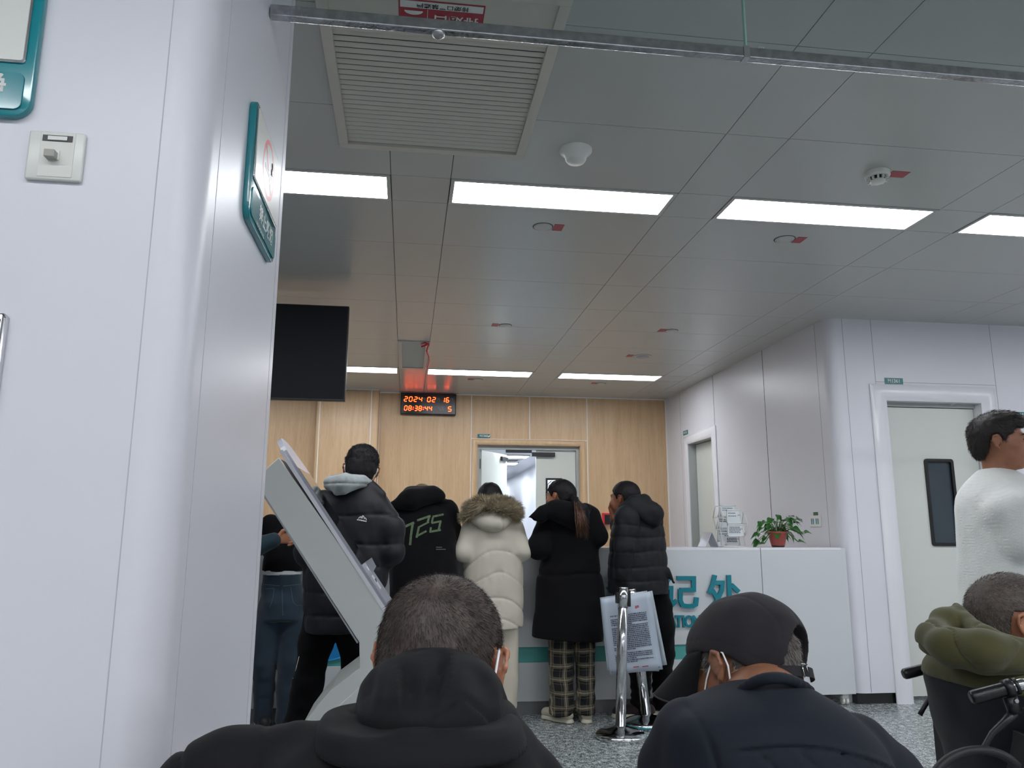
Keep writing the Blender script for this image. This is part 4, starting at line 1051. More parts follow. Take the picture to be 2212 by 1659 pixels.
def surface(fn, lo, hi, h):
    lo = np.array(lo, float); hi = np.array(hi, float); B = 8
    nb = np.maximum(1, np.ceil((hi-lo)/(h*B)).astype(int)); n = nb*B
    g = np.stack(np.meshgrid(*[np.arange(k) for k in nb], indexing='ij'), -1).reshape(-1, 3)
    cen = lo+(g*B+B/2-.5)*h; dc = fn(cen); act = np.abs(dc) < h*B*.87*1.25+.03
    D = np.full(tuple(n), 1.0, np.float32)
    for gi, v in zip(g[~act], dc[~act]):
        if v < 0: D[gi[0]*B:gi[0]*B+B, gi[1]*B:gi[1]*B+B, gi[2]*B:gi[2]*B+B] = -1.0
    off = np.stack(np.meshgrid(*[np.arange(B)]*3, indexing='ij'), -1).reshape(-1, 3)
    ga = g[act]
    for i in range(0, len(ga), 700):
        I = (ga[i:i+700, None, :]*B+off[None]).reshape(-1, 3); D[I[:, 0], I[:, 1], I[:, 2]] = fn(lo+I*h)
    D[0], D[-1] = np.abs(D[0])+1e-4, np.abs(D[-1])+1e-4
    D[:, 0], D[:, -1] = np.abs(D[:, 0])+1e-4, np.abs(D[:, -1])+1e-4
    D[:, :, 0], D[:, :, -1] = np.abs(D[:, :, 0])+1e-4, np.abs(D[:, :, -1])+1e-4
    S = D < 0; cnt = np.zeros(tuple(n-1), np.int8)
    for dx in (0, 1):
        for dy in (0, 1):
            for dz in (0, 1): cnt += S[dx:n[0]-1+dx, dy:n[1]-1+dy, dz:n[2]-1+dz]
    C = np.argwhere((cnt > 0) & (cnt < 8)); idx = np.full(cnt.shape, -1, np.int64); idx[C[:, 0], C[:, 1], C[:, 2]] = np.arange(len(C))
    cor = np.array([(i, j, k) for i in (0, 1) for j in (0, 1) for k in (0, 1)]); vals = np.stack([D[C[:, 0]+c[0], C[:, 1]+c[1], C[:, 2]+c[2]] for c in cor], 1)
    acc = np.zeros((len(C), 3)); num = np.zeros(len(C))
    for a in range(8):
        for b in range(a+1, 8):
            if np.abs(cor[a]-cor[b]).sum() != 1: continue
            va, vb = vals[:, a], vals[:, b]; m = (va < 0) != (vb < 0); t = np.where(m, va/(va-vb+1e-12), 0)
            acc += np.where(m[:, None], cor[a]+t[:, None]*(cor[b]-cor[a]), 0); num += m
    Vt = lo+(C+acc/num[:, None])*h; F = []
    for ax in range(3):
        u, v = (ax+1) % 3, (ax+2) % 3
        sl0 = [slice(1, n[i]-1) for i in range(3)]; sl1 = list(sl0); sl0[ax] = slice(0, n[ax]-1); sl1[ax] = slice(1, n[ax])
        A, Bb = S[tuple(sl0)], S[tuple(sl1)]; E = np.argwhere(A != Bb); base = np.array([1, 1, 1]); base[ax] = 0; E2 = E+base
        q = []
        for du, dv in ((0, 0), (1, 0), (1, 1), (0, 1)):
            c = E2.copy(); c[:, u] -= du; c[:, v] -= dv; q.append(idx[c[:, 0], c[:, 1], c[:, 2]])
        q = np.stack(q, 1); fl = A[E[:, 0], E[:, 1], E[:, 2]]; q[fl] = q[fl][:, ::-1]; F.append(q)
    F = np.concatenate(F); F = F[(F >= 0).all(1)]
    return Vt, F[:, ::-1]

def relax(Vt, F, it, keep=.0):
    for _ in range(it):
        acc = np.zeros_like(Vt); num = np.zeros(len(Vt))
        for i in range(4):
            j = (i+1) % 4
            for k in range(3): acc[:, k] += np.bincount(F[:, i], Vt[F[:, j], k], len(Vt))+np.bincount(F[:, j], Vt[F[:, i], k], len(Vt))
            num += np.bincount(F[:, i], minlength=len(Vt))+np.bincount(F[:, j], minlength=len(Vt))
        Vt = Vt*.5+.5*acc/np.maximum(num, 1)[:, None]
    return Vt
def np_mesh(name, Vt, F):
    me = bpy.data.meshes.new(name); me.vertices.add(len(Vt)); me.vertices.foreach_set('co', np.asarray(Vt, np.float32).ravel())
    k = F.shape[1]; me.loops.add(len(F)*k); me.loops.foreach_set('vertex_index', F.astype(np.int32).ravel())
    me.polygons.add(len(F)); me.polygons.foreach_set('loop_start', np.arange(0, len(F)*k, k, dtype=np.int32))
    me.update(calc_edges=True); me.validate(); return me
MESHED = {}
CLOTHED = []; PEND = []
NOTUCK = {'hair', 'body', 'ponytail', 'cap', 'sole', 'fur_trim'}
def BODY(*a): PEND.append((a, J, hd))
def FLUSH():
    for a, J_, hd_ in PEND:
        keep = [(hd_.w(0, .01, .01), .155*hd_.s)]+[(J_['wr'+q]+(J_['wr'+q]-J_['el'+q]).normalized()*.09, .125) for q in 'LR']
        tuck(a[0], *CLOTHED, keep=keep); build_shape(*a)
    PEND.clear(); CLOTHED.clear()
def build_shape(sh, name, m, parent, h=.008, it=1, zmin=None):
    if name not in NOTUCK: CLOTHED.append(sh)
    lo, hi = sh.bounds()
    Vt, F = surface(sh, lo, hi, h)
    Vt = relax(Vt, F, it)
    me = np_mesh(name, Vt, F); o = link(name, me, m, parent, True); MESHED[o.name] = (Vt, F); return o

def hair_blades(sh_obj, region, n, ln, w, comb, name, m, parent, seed=0, grav=0.0, lift=.6, out=None):
    """many thin tapered hairs standing on the hair mesh: comb(P,N)->direction"""
    Vt, F = MESHED[sh_obj.name]; rng = np.random.RandomState(seed)
    a, b, c, d_ = (Vt[F[:, i]] for i in range(4)); nr = np.cross(c-a, d_-b); ar = np.linalg.norm(nr, axis=1)/2+1e-12
    pi = rng.choice(len(F), n, p=ar/ar.sum()); u, v = rng.rand(n, 1), rng.rand(n, 1)
    P = (a[pi]*(1-u)+b[pi]*u)*(1-v)+(d_[pi]*(1-u)+c[pi]*u)*v; N = nr[pi]/(2*ar[pi][:, None])
    if region is not None: k = region(P); P, N = P[k], N[k]
    n = len(P); T = comb(P, N); T = T-(T*N).sum(1)[:, None]*N; T /= np.linalg.norm(T, axis=1)[:, None]+1e-9
    D = T+N*lift+rng.normal(0, .22, (n, 3)); D[:, 2] -= grav; D /= np.linalg.norm(D, axis=1)[:, None]
    S = np.cross(D, rng.normal(0, 1, (n, 3))); S /= np.linalg.norm(S, axis=1)[:, None]+1e-9
    Ln = ln*(.55+.75*rng.rand(n, 1)); mid = P+D*Ln*.55; D2 = D+T*.35; D2[:, 2] -= grav; D2 /= np.linalg.norm(D2, axis=1)[:, None]; tip = mid+D2*Ln*.45
    P0 = P-N*.0015
    Vs = np.stack([P0-S*w, P0+S*w, mid+S*w*.7, mid-S*w*.7, tip+S*w*.12, tip-S*w*.12], 1).reshape(-1, 3)
    base = np.arange(n)*6; Fq = np.concatenate([np.stack([base, base+1, base+2, base+3], 1), np.stack([base+3, base+2, base+4, base+5], 1)])
    me = np_mesh(name, Vs, Fq); return link(name, me, m, parent, True)

def R3(yaw, pitch=0, roll=0):
    """head / body frame: +Y is forward, yaw turns left, pitch > 0 looks up"""
    return (Matrix.Rotation(yaw, 3, 'Z') @ Matrix.Rotation(pitch, 3, 'X') @ Matrix.Rotation(roll, 3, 'Y'))

class Head:
    def __init__(s, c, yaw=0, pitch=0, roll=0, sc=1.0): s.c = Vector(c); s.R = R3(yaw, pitch, roll); s.s = sc
    def w(s, x, y, z): return s.c+s.R @ Vector((x, y, z))*s.s
    def loc(s, P):
        R = np.array(s.R); return ((P-np.array(s.c))@R)/s.s
    def add(s, sh):
        q = s.s; R = s.R; w = s.w
        sh.ell(w(0, -.012, .030), (.076*q, .094*q, .083*q), R, .02)
        sh.ell(w(0, .030, -.028), (.064*q, .062*q, .080*q), R, .03)
        sh.ell(w(0, .048, -.070), (.048*q, .042*q, .040*q), R, .025)
        sh.ell(w(0, .072, -.098), (.022*q, .018*q, .016*q), R, .02)
        sh.seg(w(-.030, .086, .022), w(.030, .086, .022), .0105*q, .0105*q, .012)
        for k in (-1, 1):
            sh.ell(w(k*.032, .094, .004), (.017*q, .014*q, .011*q), R, .008, sub=True)
            sh.ell(w(k*.031, .079, .004), (.0125*q, .0125*q, .0125*q), R, .003)
            sh.seg(w(k*.020, .0905, .010), w(k*.043, .084, .009), .0032*q, .0028*q, .004)
            sh.ell(w(k*.045, .066, -.022), (.020*q, .018*q, .016*q), R, .02)
            # ear: helix ring, lobe, shell
            e = s
            pts = [(k*.071, .010, -.012), (k*.080, .012, .012), (k*.089, .000, .026), (k*.096, -.013, .020), (k*.096, -.017, .002), (k*.088, -.008, -.020), (k*.076, .004, -.030)]
            pts = [w(*p) for p in pts]; sh.chain(pts, [.0036*q, .0042*q, .0044*q, .0044*q, .004*q, .0045*q, .0052*q], .003)
            sh.ell(w(k*.082, -.004, .002), (.0065*q, .013*q, .022*q), R3(0, 0, 0) if False else R, .006)
        sh.seg(w(0, .092, .014), w(0, .108, -.020), .0065*q, .0095*q, .010)
        sh.ell(w(0, .106, -.026), (.0165*q, .011*q, .0085*q), R, .008)
        sh.ell(w(0, .092, -.054), (.023*q, .009*q, .0055*q), R, .006); sh.ell(w(0, .090, -.064), (.020*q, .009*q, .006*q), R, .006)
        sh.seg(w(-.022, .1, -.0588), w(.022, .1, -.0588), .0018*q, .0018*q, .003, sub=True)
        return s
    def hair(s, thick=.008, front=.055, low=-.045, side=.02, back_low=-.085, noise=.002, nf=60, seed=0):
        """shell over the skull, cut above the forehead, around the ears and at the nape"""
        q = s.s; sh = Shape(); R = s.R
        sh.ell(s.w(0, -.012, .030), ((.076+thick)*q, (.094+thick)*q, (.083+thick)*q), R, .02)
        sh.ell(s.w(0, -.040, -.030), ((.062+thick*.8)*q, (.060+thick*.6)*q, (.060)*q), R, .03)
        def mask(P, d):
            p = s.loc(P); x, y, z = np.abs(p[:, 0]), p[:, 1], p[:, 2]
            lim = np.interp(y, [-.12, -.055, -.034, -.026, -.018, .008, .014, .019, .030, .036, .050, .068, .085, .12], [back_low, back_low, low, .012, .029, .031, .022, .002, -.002, .018, .030, front-.004, front, front+.012])
            cut = (lim-z)*q*.8
            e = np.where(cut > d, cut, d)-d
            return e+noise*vnoise(P, nf, seed)
        sh.displace(mask); return sh

def hand(sh, wr, f, n, side, q=1.0, curl=(.5, .5, .55, .6), spread=.12, thumb=.6, fing=None):
    """wr wrist, f direction of the palm, n where the palm faces, side: direction of the thumb"""
    f = Vector(f).normalized(); n = Vector(n); n = (n-f*n.dot(f)).normalized(); t = Vector(side); t = (t-f*t.dot(f)-n*t.dot(n)).normalized()
    kn = []
    for i, o in enumerate((.028, .010, -.009, -.027)):
        k_ = wr+f*(.085-.006*abs(i-1.2))*q+t*o*q; kn.append(k_); sh.seg(wr+f*.02*q+t*o*.45*q, k_, .0135*q, .0100*q, .012, flat=(n, 1.15))
    for i, k_ in enumerate(kn):
        ls = ((.040, .024, .020), (.044, .028, .021), (.041, .026, .020), (.032, .019, .017))[i]
        c = curl[i]; ang = c*.55; p = k_; a0 = spread*(1.3-i)*.6; rs = (.0092, .0085, .0078, .0066)
        for j, l_ in enumerate(ls):
            d = (f*math.cos(ang)+n*math.sin(ang)+t*a0*(1 if j == 0 else .5)).normalized(); q2 = p+d*l_*q; sh.seg(p, q2, rs[j]*q, rs[j+1]*q, .003); p = q2; ang += c*(1.25 if j == 0 else .9)
    a = wr+f*.022*q+t*.018*q; b = a+(f*.62+t*.72+n*.25*thumb).normalized()*.042*q; c = b+(f*.9+t*.35+n*.35*thumb).normalized()*.032*q; d = c+(f*.95+t*.05+n*.4*thumb).normalized()*.024*q
    sh.chain([a, b, c, d], [.0145*q, .0115*q, .0098*q, .0080*q], .006)

def lerp(a, b, t): return Vector(a)+(Vector(b)-Vector(a))*t
def make_body(J, head, female=False, q=1.0, hands=None):
    sh = Shape(); pe, ch, nk = J['pelvis'], J['chest'], J['neck']
    g = .94 if female else 1.0
    sh.seg(lerp(pe, J['hipL'], .55), lerp(pe, J['hipR'], .55), .088*g, .088*g, .03)
    sh.seg(pe, ch, .098*g, .108*g, .05); sh.seg(lerp(ch, J['shL'], .45), lerp(ch, J['shR'], .45), .100*g, .100*g, .04)
    sh.seg(lerp(ch, nk, .75), J['shL'], .045*g, .042*g, .04); sh.seg(lerp(ch, nk, .75), J['shR'], .045*g, .042*g, .04)
    sh.seg(ch, nk, .085*g, .058*g, .05); sh.seg(nk, head.w(0, -.022, -.045), .055*g, .052*g, .03)
    for s_ in 'LR':
        a, b, c = J['sh'+s_], J['el'+s_], J['wr'+s_]; sh.chain([a, lerp(a, b, .35), b], [.046*g, .047*g, .036*g], .03); sh.chain([b, lerp(b, c, .3), c], [.037*g, .037*g, .025*g], .02)
        a, b, c = J['hip'+s_], J['kn'+s_], J['an'+s_]; sh.chain([a, lerp(a, b, .3), b], [.076*g, .074*g, .050*g], .03); sh.chain([b, lerp(b, c, .3), c], [.052*g, .052*g, .034*g], .02)
        t = J['toe'+s_]; sh.seg(c+Vector((0, 0, -.03)), t, .034, .024, .02)
        hd = (hands or {}).get(s_)
        if hd is None:
            f = (c-b) if False else (J['wr'+s_]-J['el'+s_]); hand(sh, J['wr'+s_], f, Vector((0, 1, -.2)) if s_ == 'L' else Vector((0, 1, -.2)), Vector((1, 0, 0)) if s_ == 'L' else Vector((-1, 0, 0)))
        else: hand(sh, J['wr'+s_], **hd)
    head.add(sh); return sh
def tuck(body, *cl, keep=()):
    """keep the skin inside the clothes, except in the given balls (head, hands)"""
    def fn(P, e):
        m = np.ones(len(P), bool)
        for c, r in keep: m &= ((P-np.array(c))**2).sum(1) > r*r
        if not m.any(): return e*0
        Q = P[m]; dc = np.full(len(Q), 1.0, np.float32)
        for s_ in cl: dc = np.minimum(dc, s_(Q))
        out = np.zeros_like(e); near = dc < .03; v = np.where(near, np.maximum(e[m], dc+.007), e[m])-e[m]; out[m] = v; return out
    body.displace(fn); return body
def stand_pose(x, y, yaw=0, Ht=1.7, lean=0.0, feet=.09, dz=0):
    k = Ht/1.72; R = Matrix.Rotation(yaw, 3, 'Z'); B = Vector((x, y, 0))
    def p(a, b, c): return B+R @ Vector((a*k, b*k, c*k))
    J = dict(pelvis=p(0, 0, .92), chest=p(0, lean*.6, 1.24), neck=p(0, lean*.95, 1.44), shL=p(-.17, lean*.85, 1.38), shR=p(.17, lean*.85, 1.38),
             elL=p(-.22, lean+.02, 1.11), elR=p(.22, lean+.02, 1.11), wrL=p(-.16, lean+.22, 1.10), wrR=p(.16, lean+.22, 1.10),
             hipL=p(-.085, 0, .88), hipR=p(.085, 0, .88), knL=p(-feet, .02, .48), knR=p(feet, .02, .48), anL=p(-feet, -.02, .085), anR=p(feet, -.02, .085), toeL=p(-feet, .12, .03), toeR=p(feet, .12, .03))
    return J, p, k
def shoe(name, an, toe, m_up, m_sole, parent, q=1.0, h=.005, sole_h=.028):
    d = Vector((toe.x-an.x, toe.y-an.y, 0)).normalized(); b = Vector((an.x, an.y, 0)); heel = b-d*.055*q; tp = b+d*.185*q
    s = Shape(); fl = (Vector((0, 0, 1)), 1.0)
    s.seg(heel+Vector((0, 0, .045)), b+d*.02+Vector((0, 0, .05)), .036*q, .040*q, .02); s.seg(b+Vector((0, 0, .05)), tp-d*.04+Vector((0, 0, .038)), .042*q, .036*q, .03)
    s.seg(b-d*.02+Vector((0, 0, .05)), b-d*.015+Vector((0, 0, .095)), .040*q, .038*q, .02)
    s.cut((0, 0, sole_h-.002), (0, 0, -1)); s.cut(b+Vector((0, 0, .115)), (0, 0, 1))
    s.displace(lambda P, e: .0012*vnoise(P, 60)); up_ = build_shape(s, name, m_up, parent, h)
    sl = Shape(); sl.seg(heel+Vector((0, 0, .0)), b+d*.03, .041*q, .043*q, .02); sl.seg(b+d*.03, tp-d*.042, .044*q, .043*q, .02); sl.cut((0, 0, .0015), (0, 0, -1)); sl.cut((0, 0, sole_h), (0, 0, 1))
    build_shape(sl, 'sole', m_sole, up_, h); return up_
def bvh_of(*objs):
    vs, fs = [], []
    for o in objs:
        Vt, F = MESHED[o.name]; k = len(vs); vs += [tuple(v) for v in Vt]; fs += [tuple(int(i)+k for i in f) for f in F]
    return BVHTree.FromPolygons(vs, fs)
def stroke_on(bvh, mb, pts, w, off=.002, step=4.0, taper=False, dirs=None):
    """a printed or stitched stroke given in photo pixels, laid on the cloth surface"""
    P = [Vector(p) for p in pts]; S = []
    for a, b in zip(P, P[1:]):
        n = max(1, int((b-a).length/step))
        S += [a.lerp(b, i/n) for i in range(n)]
    S.append(P[-1]); rows = []; n = len(S)
    for i, p in enumerate(S):
        d = (S[min(i+1, n-1)]-S[max(i-1, 0)]).normalized(); nn = Vector((-d.y, d.x)); ww = w/2*(1-.7*i/n if taper else 1)
        r = []
        for s_ in (-1, 0, 1):
            q = p+nn*ww*s_; dr = ray(q.x, q.y).normalized(); hit = bvh.ray_cast(CAM, dr)
            r.append(hit[0]-dr*off if hit[0] is not None else None)
        rows.append(r)
    for r1, r2 in zip(rows, rows[1:]):
        for k in (0, 1):
            q = [r1[k], r1[k+1], r2[k+1], r2[k]]
            if all(v is not None for v in q) and max((q[0]-q[2]).length, (q[1]-q[3]).length) < .06: mb.face(q)
def seam_gauss(v, w): return np.exp(-(v/w)**2)
def person(label, loc): return empty('person', loc, label, 'person')
# ------------------------------------------------------------------ cloth and hair materials
def cloth(name, col, rough=.85, sheen=.15, bump=.25, bs=450, var=.12, vs=6, spec=.3): return mat(name, col, rough, bump=bump, bscale=bs, var=var, vscale=vs, sheen=sheen, spec=spec)
C_BLACK = cloth('black wool cloth', '0b0b0e', .9, .04, spec=.15); C_NAVY = cloth('dark navy padded cloth', '1c2430', .75, .08, spec=.25)
C_CHAR = cloth('charcoal padded nylon', '16181b', .65, .03, .12, 200, spec=.25); C_GREYM = cloth('grey marl jersey', '8f9696', .9, .3, .4, 300, .15, 40); C_BEIGE = cloth('pale beige padded cotton', 'bdb7a8', .75, .1, .15, 300, .05)
C_JEANS = cloth('dark blue denim', '22323f', .85, .2, .35, 500, .25, 9); C_TROU = cloth('black trousers', '08080a', .9, .03, spec=.12); C_CREAM = cloth('cream trousers', 'c2bbaa', .85, .1, .2, 300, .06)
C_WHITE = cloth('white cotton', 'c9cbca', .8); C_SWEAT = cloth('white ribbed sweater', 'd6d8d4', .9, .3, .5, 160, .05, 20); C_TEAL = cloth('dark teal sleeve', '17303a', .75)
C_HOODB = cloth('black hoodie jersey', '0b0b0d', .9, .05, .3, 400, spec=.15)
HAIR = mat('black hair', '0d0b0d', .6, spec=.3, bump=.6, bscale=250); HAIRB = mat('brown black hair', '2c231e', .5, var=.45, vscale=60); HAIRL = mat('fair cropped hair', '7c6248', .6, var=.2, vscale=50); HAIRT = mat('chestnut hair tips', '573a29', .5, var=.4, vscale=60)
HAIRG = mat('grey hair', '8a8580', .55, var=.4, vscale=90); FUR = mat('tan fur', 'bfb397', .8, var=.4, vscale=40); FURD = mat('tan fur base', '8d7f65', .9, var=.4, vscale=40)
SOLE = mat('cream rubber sole', 'c9c4b2', .6); SHOE_W = cloth('cream canvas shoe', 'b9b3a0'); SHOE_M = cloth('maroon black knit shoe', '2a1d20'); SHOE_B = cloth('black shoe', '141416', .5)
def plaid():
    m = mat('black and cream plaid', '17171a', .9, bump=.3, bscale=400)
    nt, N, K, b = nodes(m); tc = N('ShaderNodeTexCoord'); sp = N('ShaderNodeSeparateXYZ')
    nz = N('ShaderNodeTexNoise'); nz.inputs['Scale'].default_value = 6; K(tc.outputs['Object'], nz.inputs['Vector'])
    ad = N('ShaderNodeVectorMath'); ad.operation = 'MULTIPLY_ADD'; ad.inputs[1].default_value = (.035, .035, .035); K(nz.outputs['Color'], ad.inputs[0]); K(tc.outputs['Object'], ad.inputs[2]); K(ad.outputs[0], sp.inputs[0])
    def math_(op, a, b_=None, c=None):
        q = N('ShaderNodeMath'); q.operation = op
        for i, v in enumerate((a, b_, c)):
            if v is None: continue
            if isinstance(v, (int, float)): q.inputs[i].default_value = v
            else: K(v, q.inputs[i])
        return q.outputs[0]
    def band(ax, per, ph, w):
        f = math_('FRACT', math_('MULTIPLY_ADD', sp.outputs[ax], 1/per, ph)); return math_('LESS_THAN', math_('ABSOLUTE', math_('SUBTRACT', f, .5)), w)
    wide = math_('MAXIMUM', math_('MULTIPLY', band('X', .085, .1, .17), .22), math_('MULTIPLY', band('Z', .085, .1, .17), .22))
    s1 = math_('ADD', band('X', .085, .1, .03), band('Z', .085, .1, .03)); s2 = math_('MULTIPLY', math_('ADD', band('X', .0425, .35, .035), band('Z', .0425, .35, .035)), .45)
    tot = math_('ADD', math_('ADD', wide, math_('MULTIPLY', s1, .55)), math_('MULTIPLY', s2, .5)); tot = math_('MINIMUM', tot, 1.0)
    mx = N('ShaderNodeMix'); mx.data_type = 'RGBA'; mx.inputs[6].default_value = L('0e0e11'); mx.inputs[7].default_value = L('9a8f78'); K(tot, mx.inputs[0]); K(mx.outputs[2], b.inputs['Base Color']); return m
PLAID = plaid()

def LS(Y, rows, dY=0):
    out = []
    for r in rows:
        y, xl, xr, b = r[:4]; dy = r[4] if len(r) > 4 else dY; l, q = W(xl, y, Y), W(xr, y, Y); out.append((l.z*.5+q.z*.5, (l.x+q.x)/2, Y+dy, (q.x-l.x)/2, b))
    return out
def folds(amp, f, seed=0):
    return lambda P, e: amp*(vnoise(P, f, seed)+.5*vnoise(P, [v*2.1 for v in f], seed+1))
def quilt(zs, depth=.01, w=.012, puff=.006, xc=0, bend=0.0, tilt=0.0):
    zs = sorted(zs)
    def fn(P, e):
        z = P[:, 2]+bend*(P[:, 0]-xc)**2-tilt*(P[:, 0]-xc)+.010*vnoise(P, 9, 5); d = np.full(len(P), 1.0, np.float32)
        for q in zs: d = np.minimum(d, np.abs(z-q))
        am = .45+.55*np.clip(vnoise(P, 5, 8)+.5, 0, 1); return am*(depth*.75*seam_gauss(d, w*.8)-puff*.6*np.clip(d/.05, 0, 1))+.005*vnoise(P, (38, 38, 16), 3)*seam_gauss(d, .04)
    return fn
LASTT = [None]
def dark_trousers(J, name, m, parent, r=(.105, .085, .07, .065), waist=.13, top=1.0, seed=0, bunch=.0):
    s = Shape(); pe = J['pelvis']; s.seg(lerp(pe, J['hipL'], .6)+Vector((0, 0, .05)), lerp(pe, J['hipR'], .6)+Vector((0, 0, .05)), waist-.01, waist-.01, .03)
    for q in 'LR':
        a, b, c = J['hip'+q], J['kn'+q], J['an'+q]; s.chain([a, lerp(a, b, .4), b], [r[0], r[0]*.93, r[1]], .03); s.chain([b, lerp(b, c, .5), c+Vector((0, 0, -.02))], [r[1], r[2], r[3]], .02)
    s.displace(folds(.005+bunch, (9, 9, 16), seed))
    if bunch: s.displace(lambda P, e: bunch*np.sin(P[:, 2]*120)*np.clip((.35-P[:, 2])/.2, 0, 1))
    s.cut((0, 0, .035), (0, 0, -1)); LASTT[0] = s; return build_shape(s, name, m, parent, .008)

# ---- woman in the long black coat, plaid trousers and ponytail
YW = 5.12
FLUSH(); g = person('person with a brown-tipped ponytail in a long black coat and plaid trousers', (W(1232, 1540, 5.2).x, 5.16, 0))
hd = Head(W(1210, 1073, 5.14), .85, -.05, .0, .95)
J, p, k = stand_pose(W(1232, 1540, 5.17).x, 5.14, .15, 1.62, .06)
J['chest'] = Vector((W(1232, 1150, YW).x, 5.16, 1.14)); J['neck'] = Vector((W(1222, 1100, YW).x, 5.15, 1.33)); J['pelvis'].z = .86; J['hipL'].z = J['hipR'].z = .82
J['shL'] = W(1192, 1122, YW)+Vector((0, .02, 0)); J['shR'] = W(1272, 1118, YW)+Vector((0, .02, 0)); J['elL'] = W(1165, 1182, 5.08); J['elR'] = W(1290, 1158, 5.08); J['wrL'] = Vector((J['elL'].x+.06, 5.36, 1.135)); J['wrR'] = Vector((J['elR'].x-.06, 5.36, 1.135))
for q, xx in (('L', 1214), ('R', 1265)):
    J['an'+q] = Vector((W(xx, 1540, 5.19).x, 5.19, .085)); J['kn'+q] = Vector((W(xx, 1440, 5.14).x, 5.16, .47)); J['hip'+q] = Vector((W(xx-(6 if q == 'R' else -8), 1330, 5.14).x, 5.15, .82)); J['toe'+q] = J['an'+q]+Vector((-.06 if q == 'L' else .01, .12, -.055))
fl = dict(f=(0, 1, 0), n=(0, 0, -1), side=(1, 0, 0), q=.92); fr = dict(f=(0, 1, 0), n=(0, 0, -1), side=(-1, 0, 0), q=.92)
BODY(make_body(J, hd, True, hands={'L': fl, 'R': fr}), 'body', M['skin'], g, .0065)
c = Shape(); c.loft(LS(YW, [(1088, 1190, 1272, .10), (1105, 1172, 1286, .12), (1125, 1166, 1293, .135), (1150, 1172, 1296, .14), (1180, 1176, 1294, .14), (1210, 1172, 1294, .15), (1250, 1161, 1303, .155), (1300, 1160, 1308, .16), (1345, 1155, 1306, .165), (1392, 1150, 1302, .17)], .03), .03)
c.chain([J['shL'], J['elL'], J['wrL']+Vector((0, -.05, .03))], [.085, .078, .052], .03); c.chain([J['shR'], J['elR'], J['wrR']+Vector((0, -.05, .03))], [.083, .068, .05], .03)
c.cut(W(1225, 1381, YW), (-.06, 0, -1)); c.displace(folds(.006, (7, 7, 9), 2)); c.displace(lambda P, e: .010*seam_gauss(P[:, 2]-.93-.03*vnoise(P, 5, 1), .012))

coat = build_shape(c, 'coat', C_BLACK, g, .008)
h_ = Shape(); h_.seg(W(1141, 1118, 4.97), W(1172, 1107, 4.99), .004, .034, .02); h_.seg(W(1172, 1106, 4.99), W(1205, 1098, 5.02), .035, .055, .03); h_.seg(W(1205, 1104, 5.0), W(1245, 1116, 5.0), .07, .085, .04); h_.seg(W(1245, 1110, 5.02), W(1262, 1100, 5.06), .07, .045, .03); h_.seg(W(1155, 1122, 4.98), W(1172, 1122, 4.99), .01, .025, .03)
h_.displace(folds(.006, (12, 12, 12), 4)); build_shape(h_, 'hood', C_BLACK, coat, .007)
hr = hd.hair(.012, .045, -.02, back_low=-.10, noise=.002); hr.ell(hd.w(0, -.07, .01), (.05, .05, .055), None, .03)
hair = build_shape(hr, 'hair', HAIR, g, .005)
pt = Shape(); pt.chain([hd.w(0, -.09, .0), W(1240, 1080, 5.0), W(1252, 1100, 4.91), W(1258, 1130, 4.905), W(1261, 1160, 4.92)], [.022, .024, .035, .038, .022], .02, ((0, 1, 0), 1.4)); pt.displace(lambda P, e: .006*vnoise(P, (60, 60, 4), 3)); pony = build_shape(pt, 'ponytail', HAIR, hair, .006)
mb = MB(); random.seed(3)
for i in range(150):
    a = random.uniform(1240, 1258); b = random.choice([random.uniform(1246, 1256), random.uniform(1262, 1275), random.uniform(1243, 1276)]); y0 = random.uniform(1082, 1110); y1 = random.uniform(1140, 1168); Yd = random.uniform(4.85, 4.885)
    mb.tube([W(a, y0, Yd+.04), W(a*.6+b*.4+random.uniform(-2, 2), y0*.6+y1*.4, Yd), W(b, y1, Yd)], [.0012, .0022, .0004], 4)
mb.build('ponytail_strands', HAIRT, hair, smooth=True)
mb = MB()
for i in range(14):
    y0 = random.uniform(1040, 1062); mb.tube([W(1188+random.uniform(-3, 5), y0-6, 5.12), W(1183+random.uniform(-3, 3), y0+2, 5.11), W(1180+random.uniform(-3, 4), y0+12, 5.1)], [.0015, .001, .0003], 4)
mb.build('loose_strands', HAIR, hair, smooth=True)
t_ = Shape(); t_.seg(J['pelvis']+Vector((-.05, 0, 0)), J['pelvis']+Vector((.05, 0, 0)), .12, .12, .02)
for q, (xl, xr) in (('L', (1186, 1240)), ('R', (1243, 1285))):
    t_.loft(LS(5.16, [(1350, xl+4, xr, .09), (1390, xl-2, xr-1, .085), (1440, xl+2, xr, .08), (1500, xl+2, xr, .078), (1545, xl, xr, .08)], .01), .01, 0, 2.2)
t_.displace(folds(.006, (12, 12, 20), 6)); t_.displace(lambda P, e: .005*np.sin(P[:, 2]*75+P[:, 0]*20)*np.clip((.28-P[:, 2])/.2, 0, 1)); t_.cut((0, 0, .045), (0, 0, -1)); t_.cut((0, 0, .8), (0, 0, 1))
build_shape(t_, 'trousers', PLAID, g, .007)
shoe('shoe', J['anL'], J['anL']+Vector((-.8, .9, 0)), SHOE_W, SOLE, g, .92); shoe('shoe', J['anR'], J['anR']+Vector((.1, 1, 0)), SHOE_W, SOLE, g, .92)

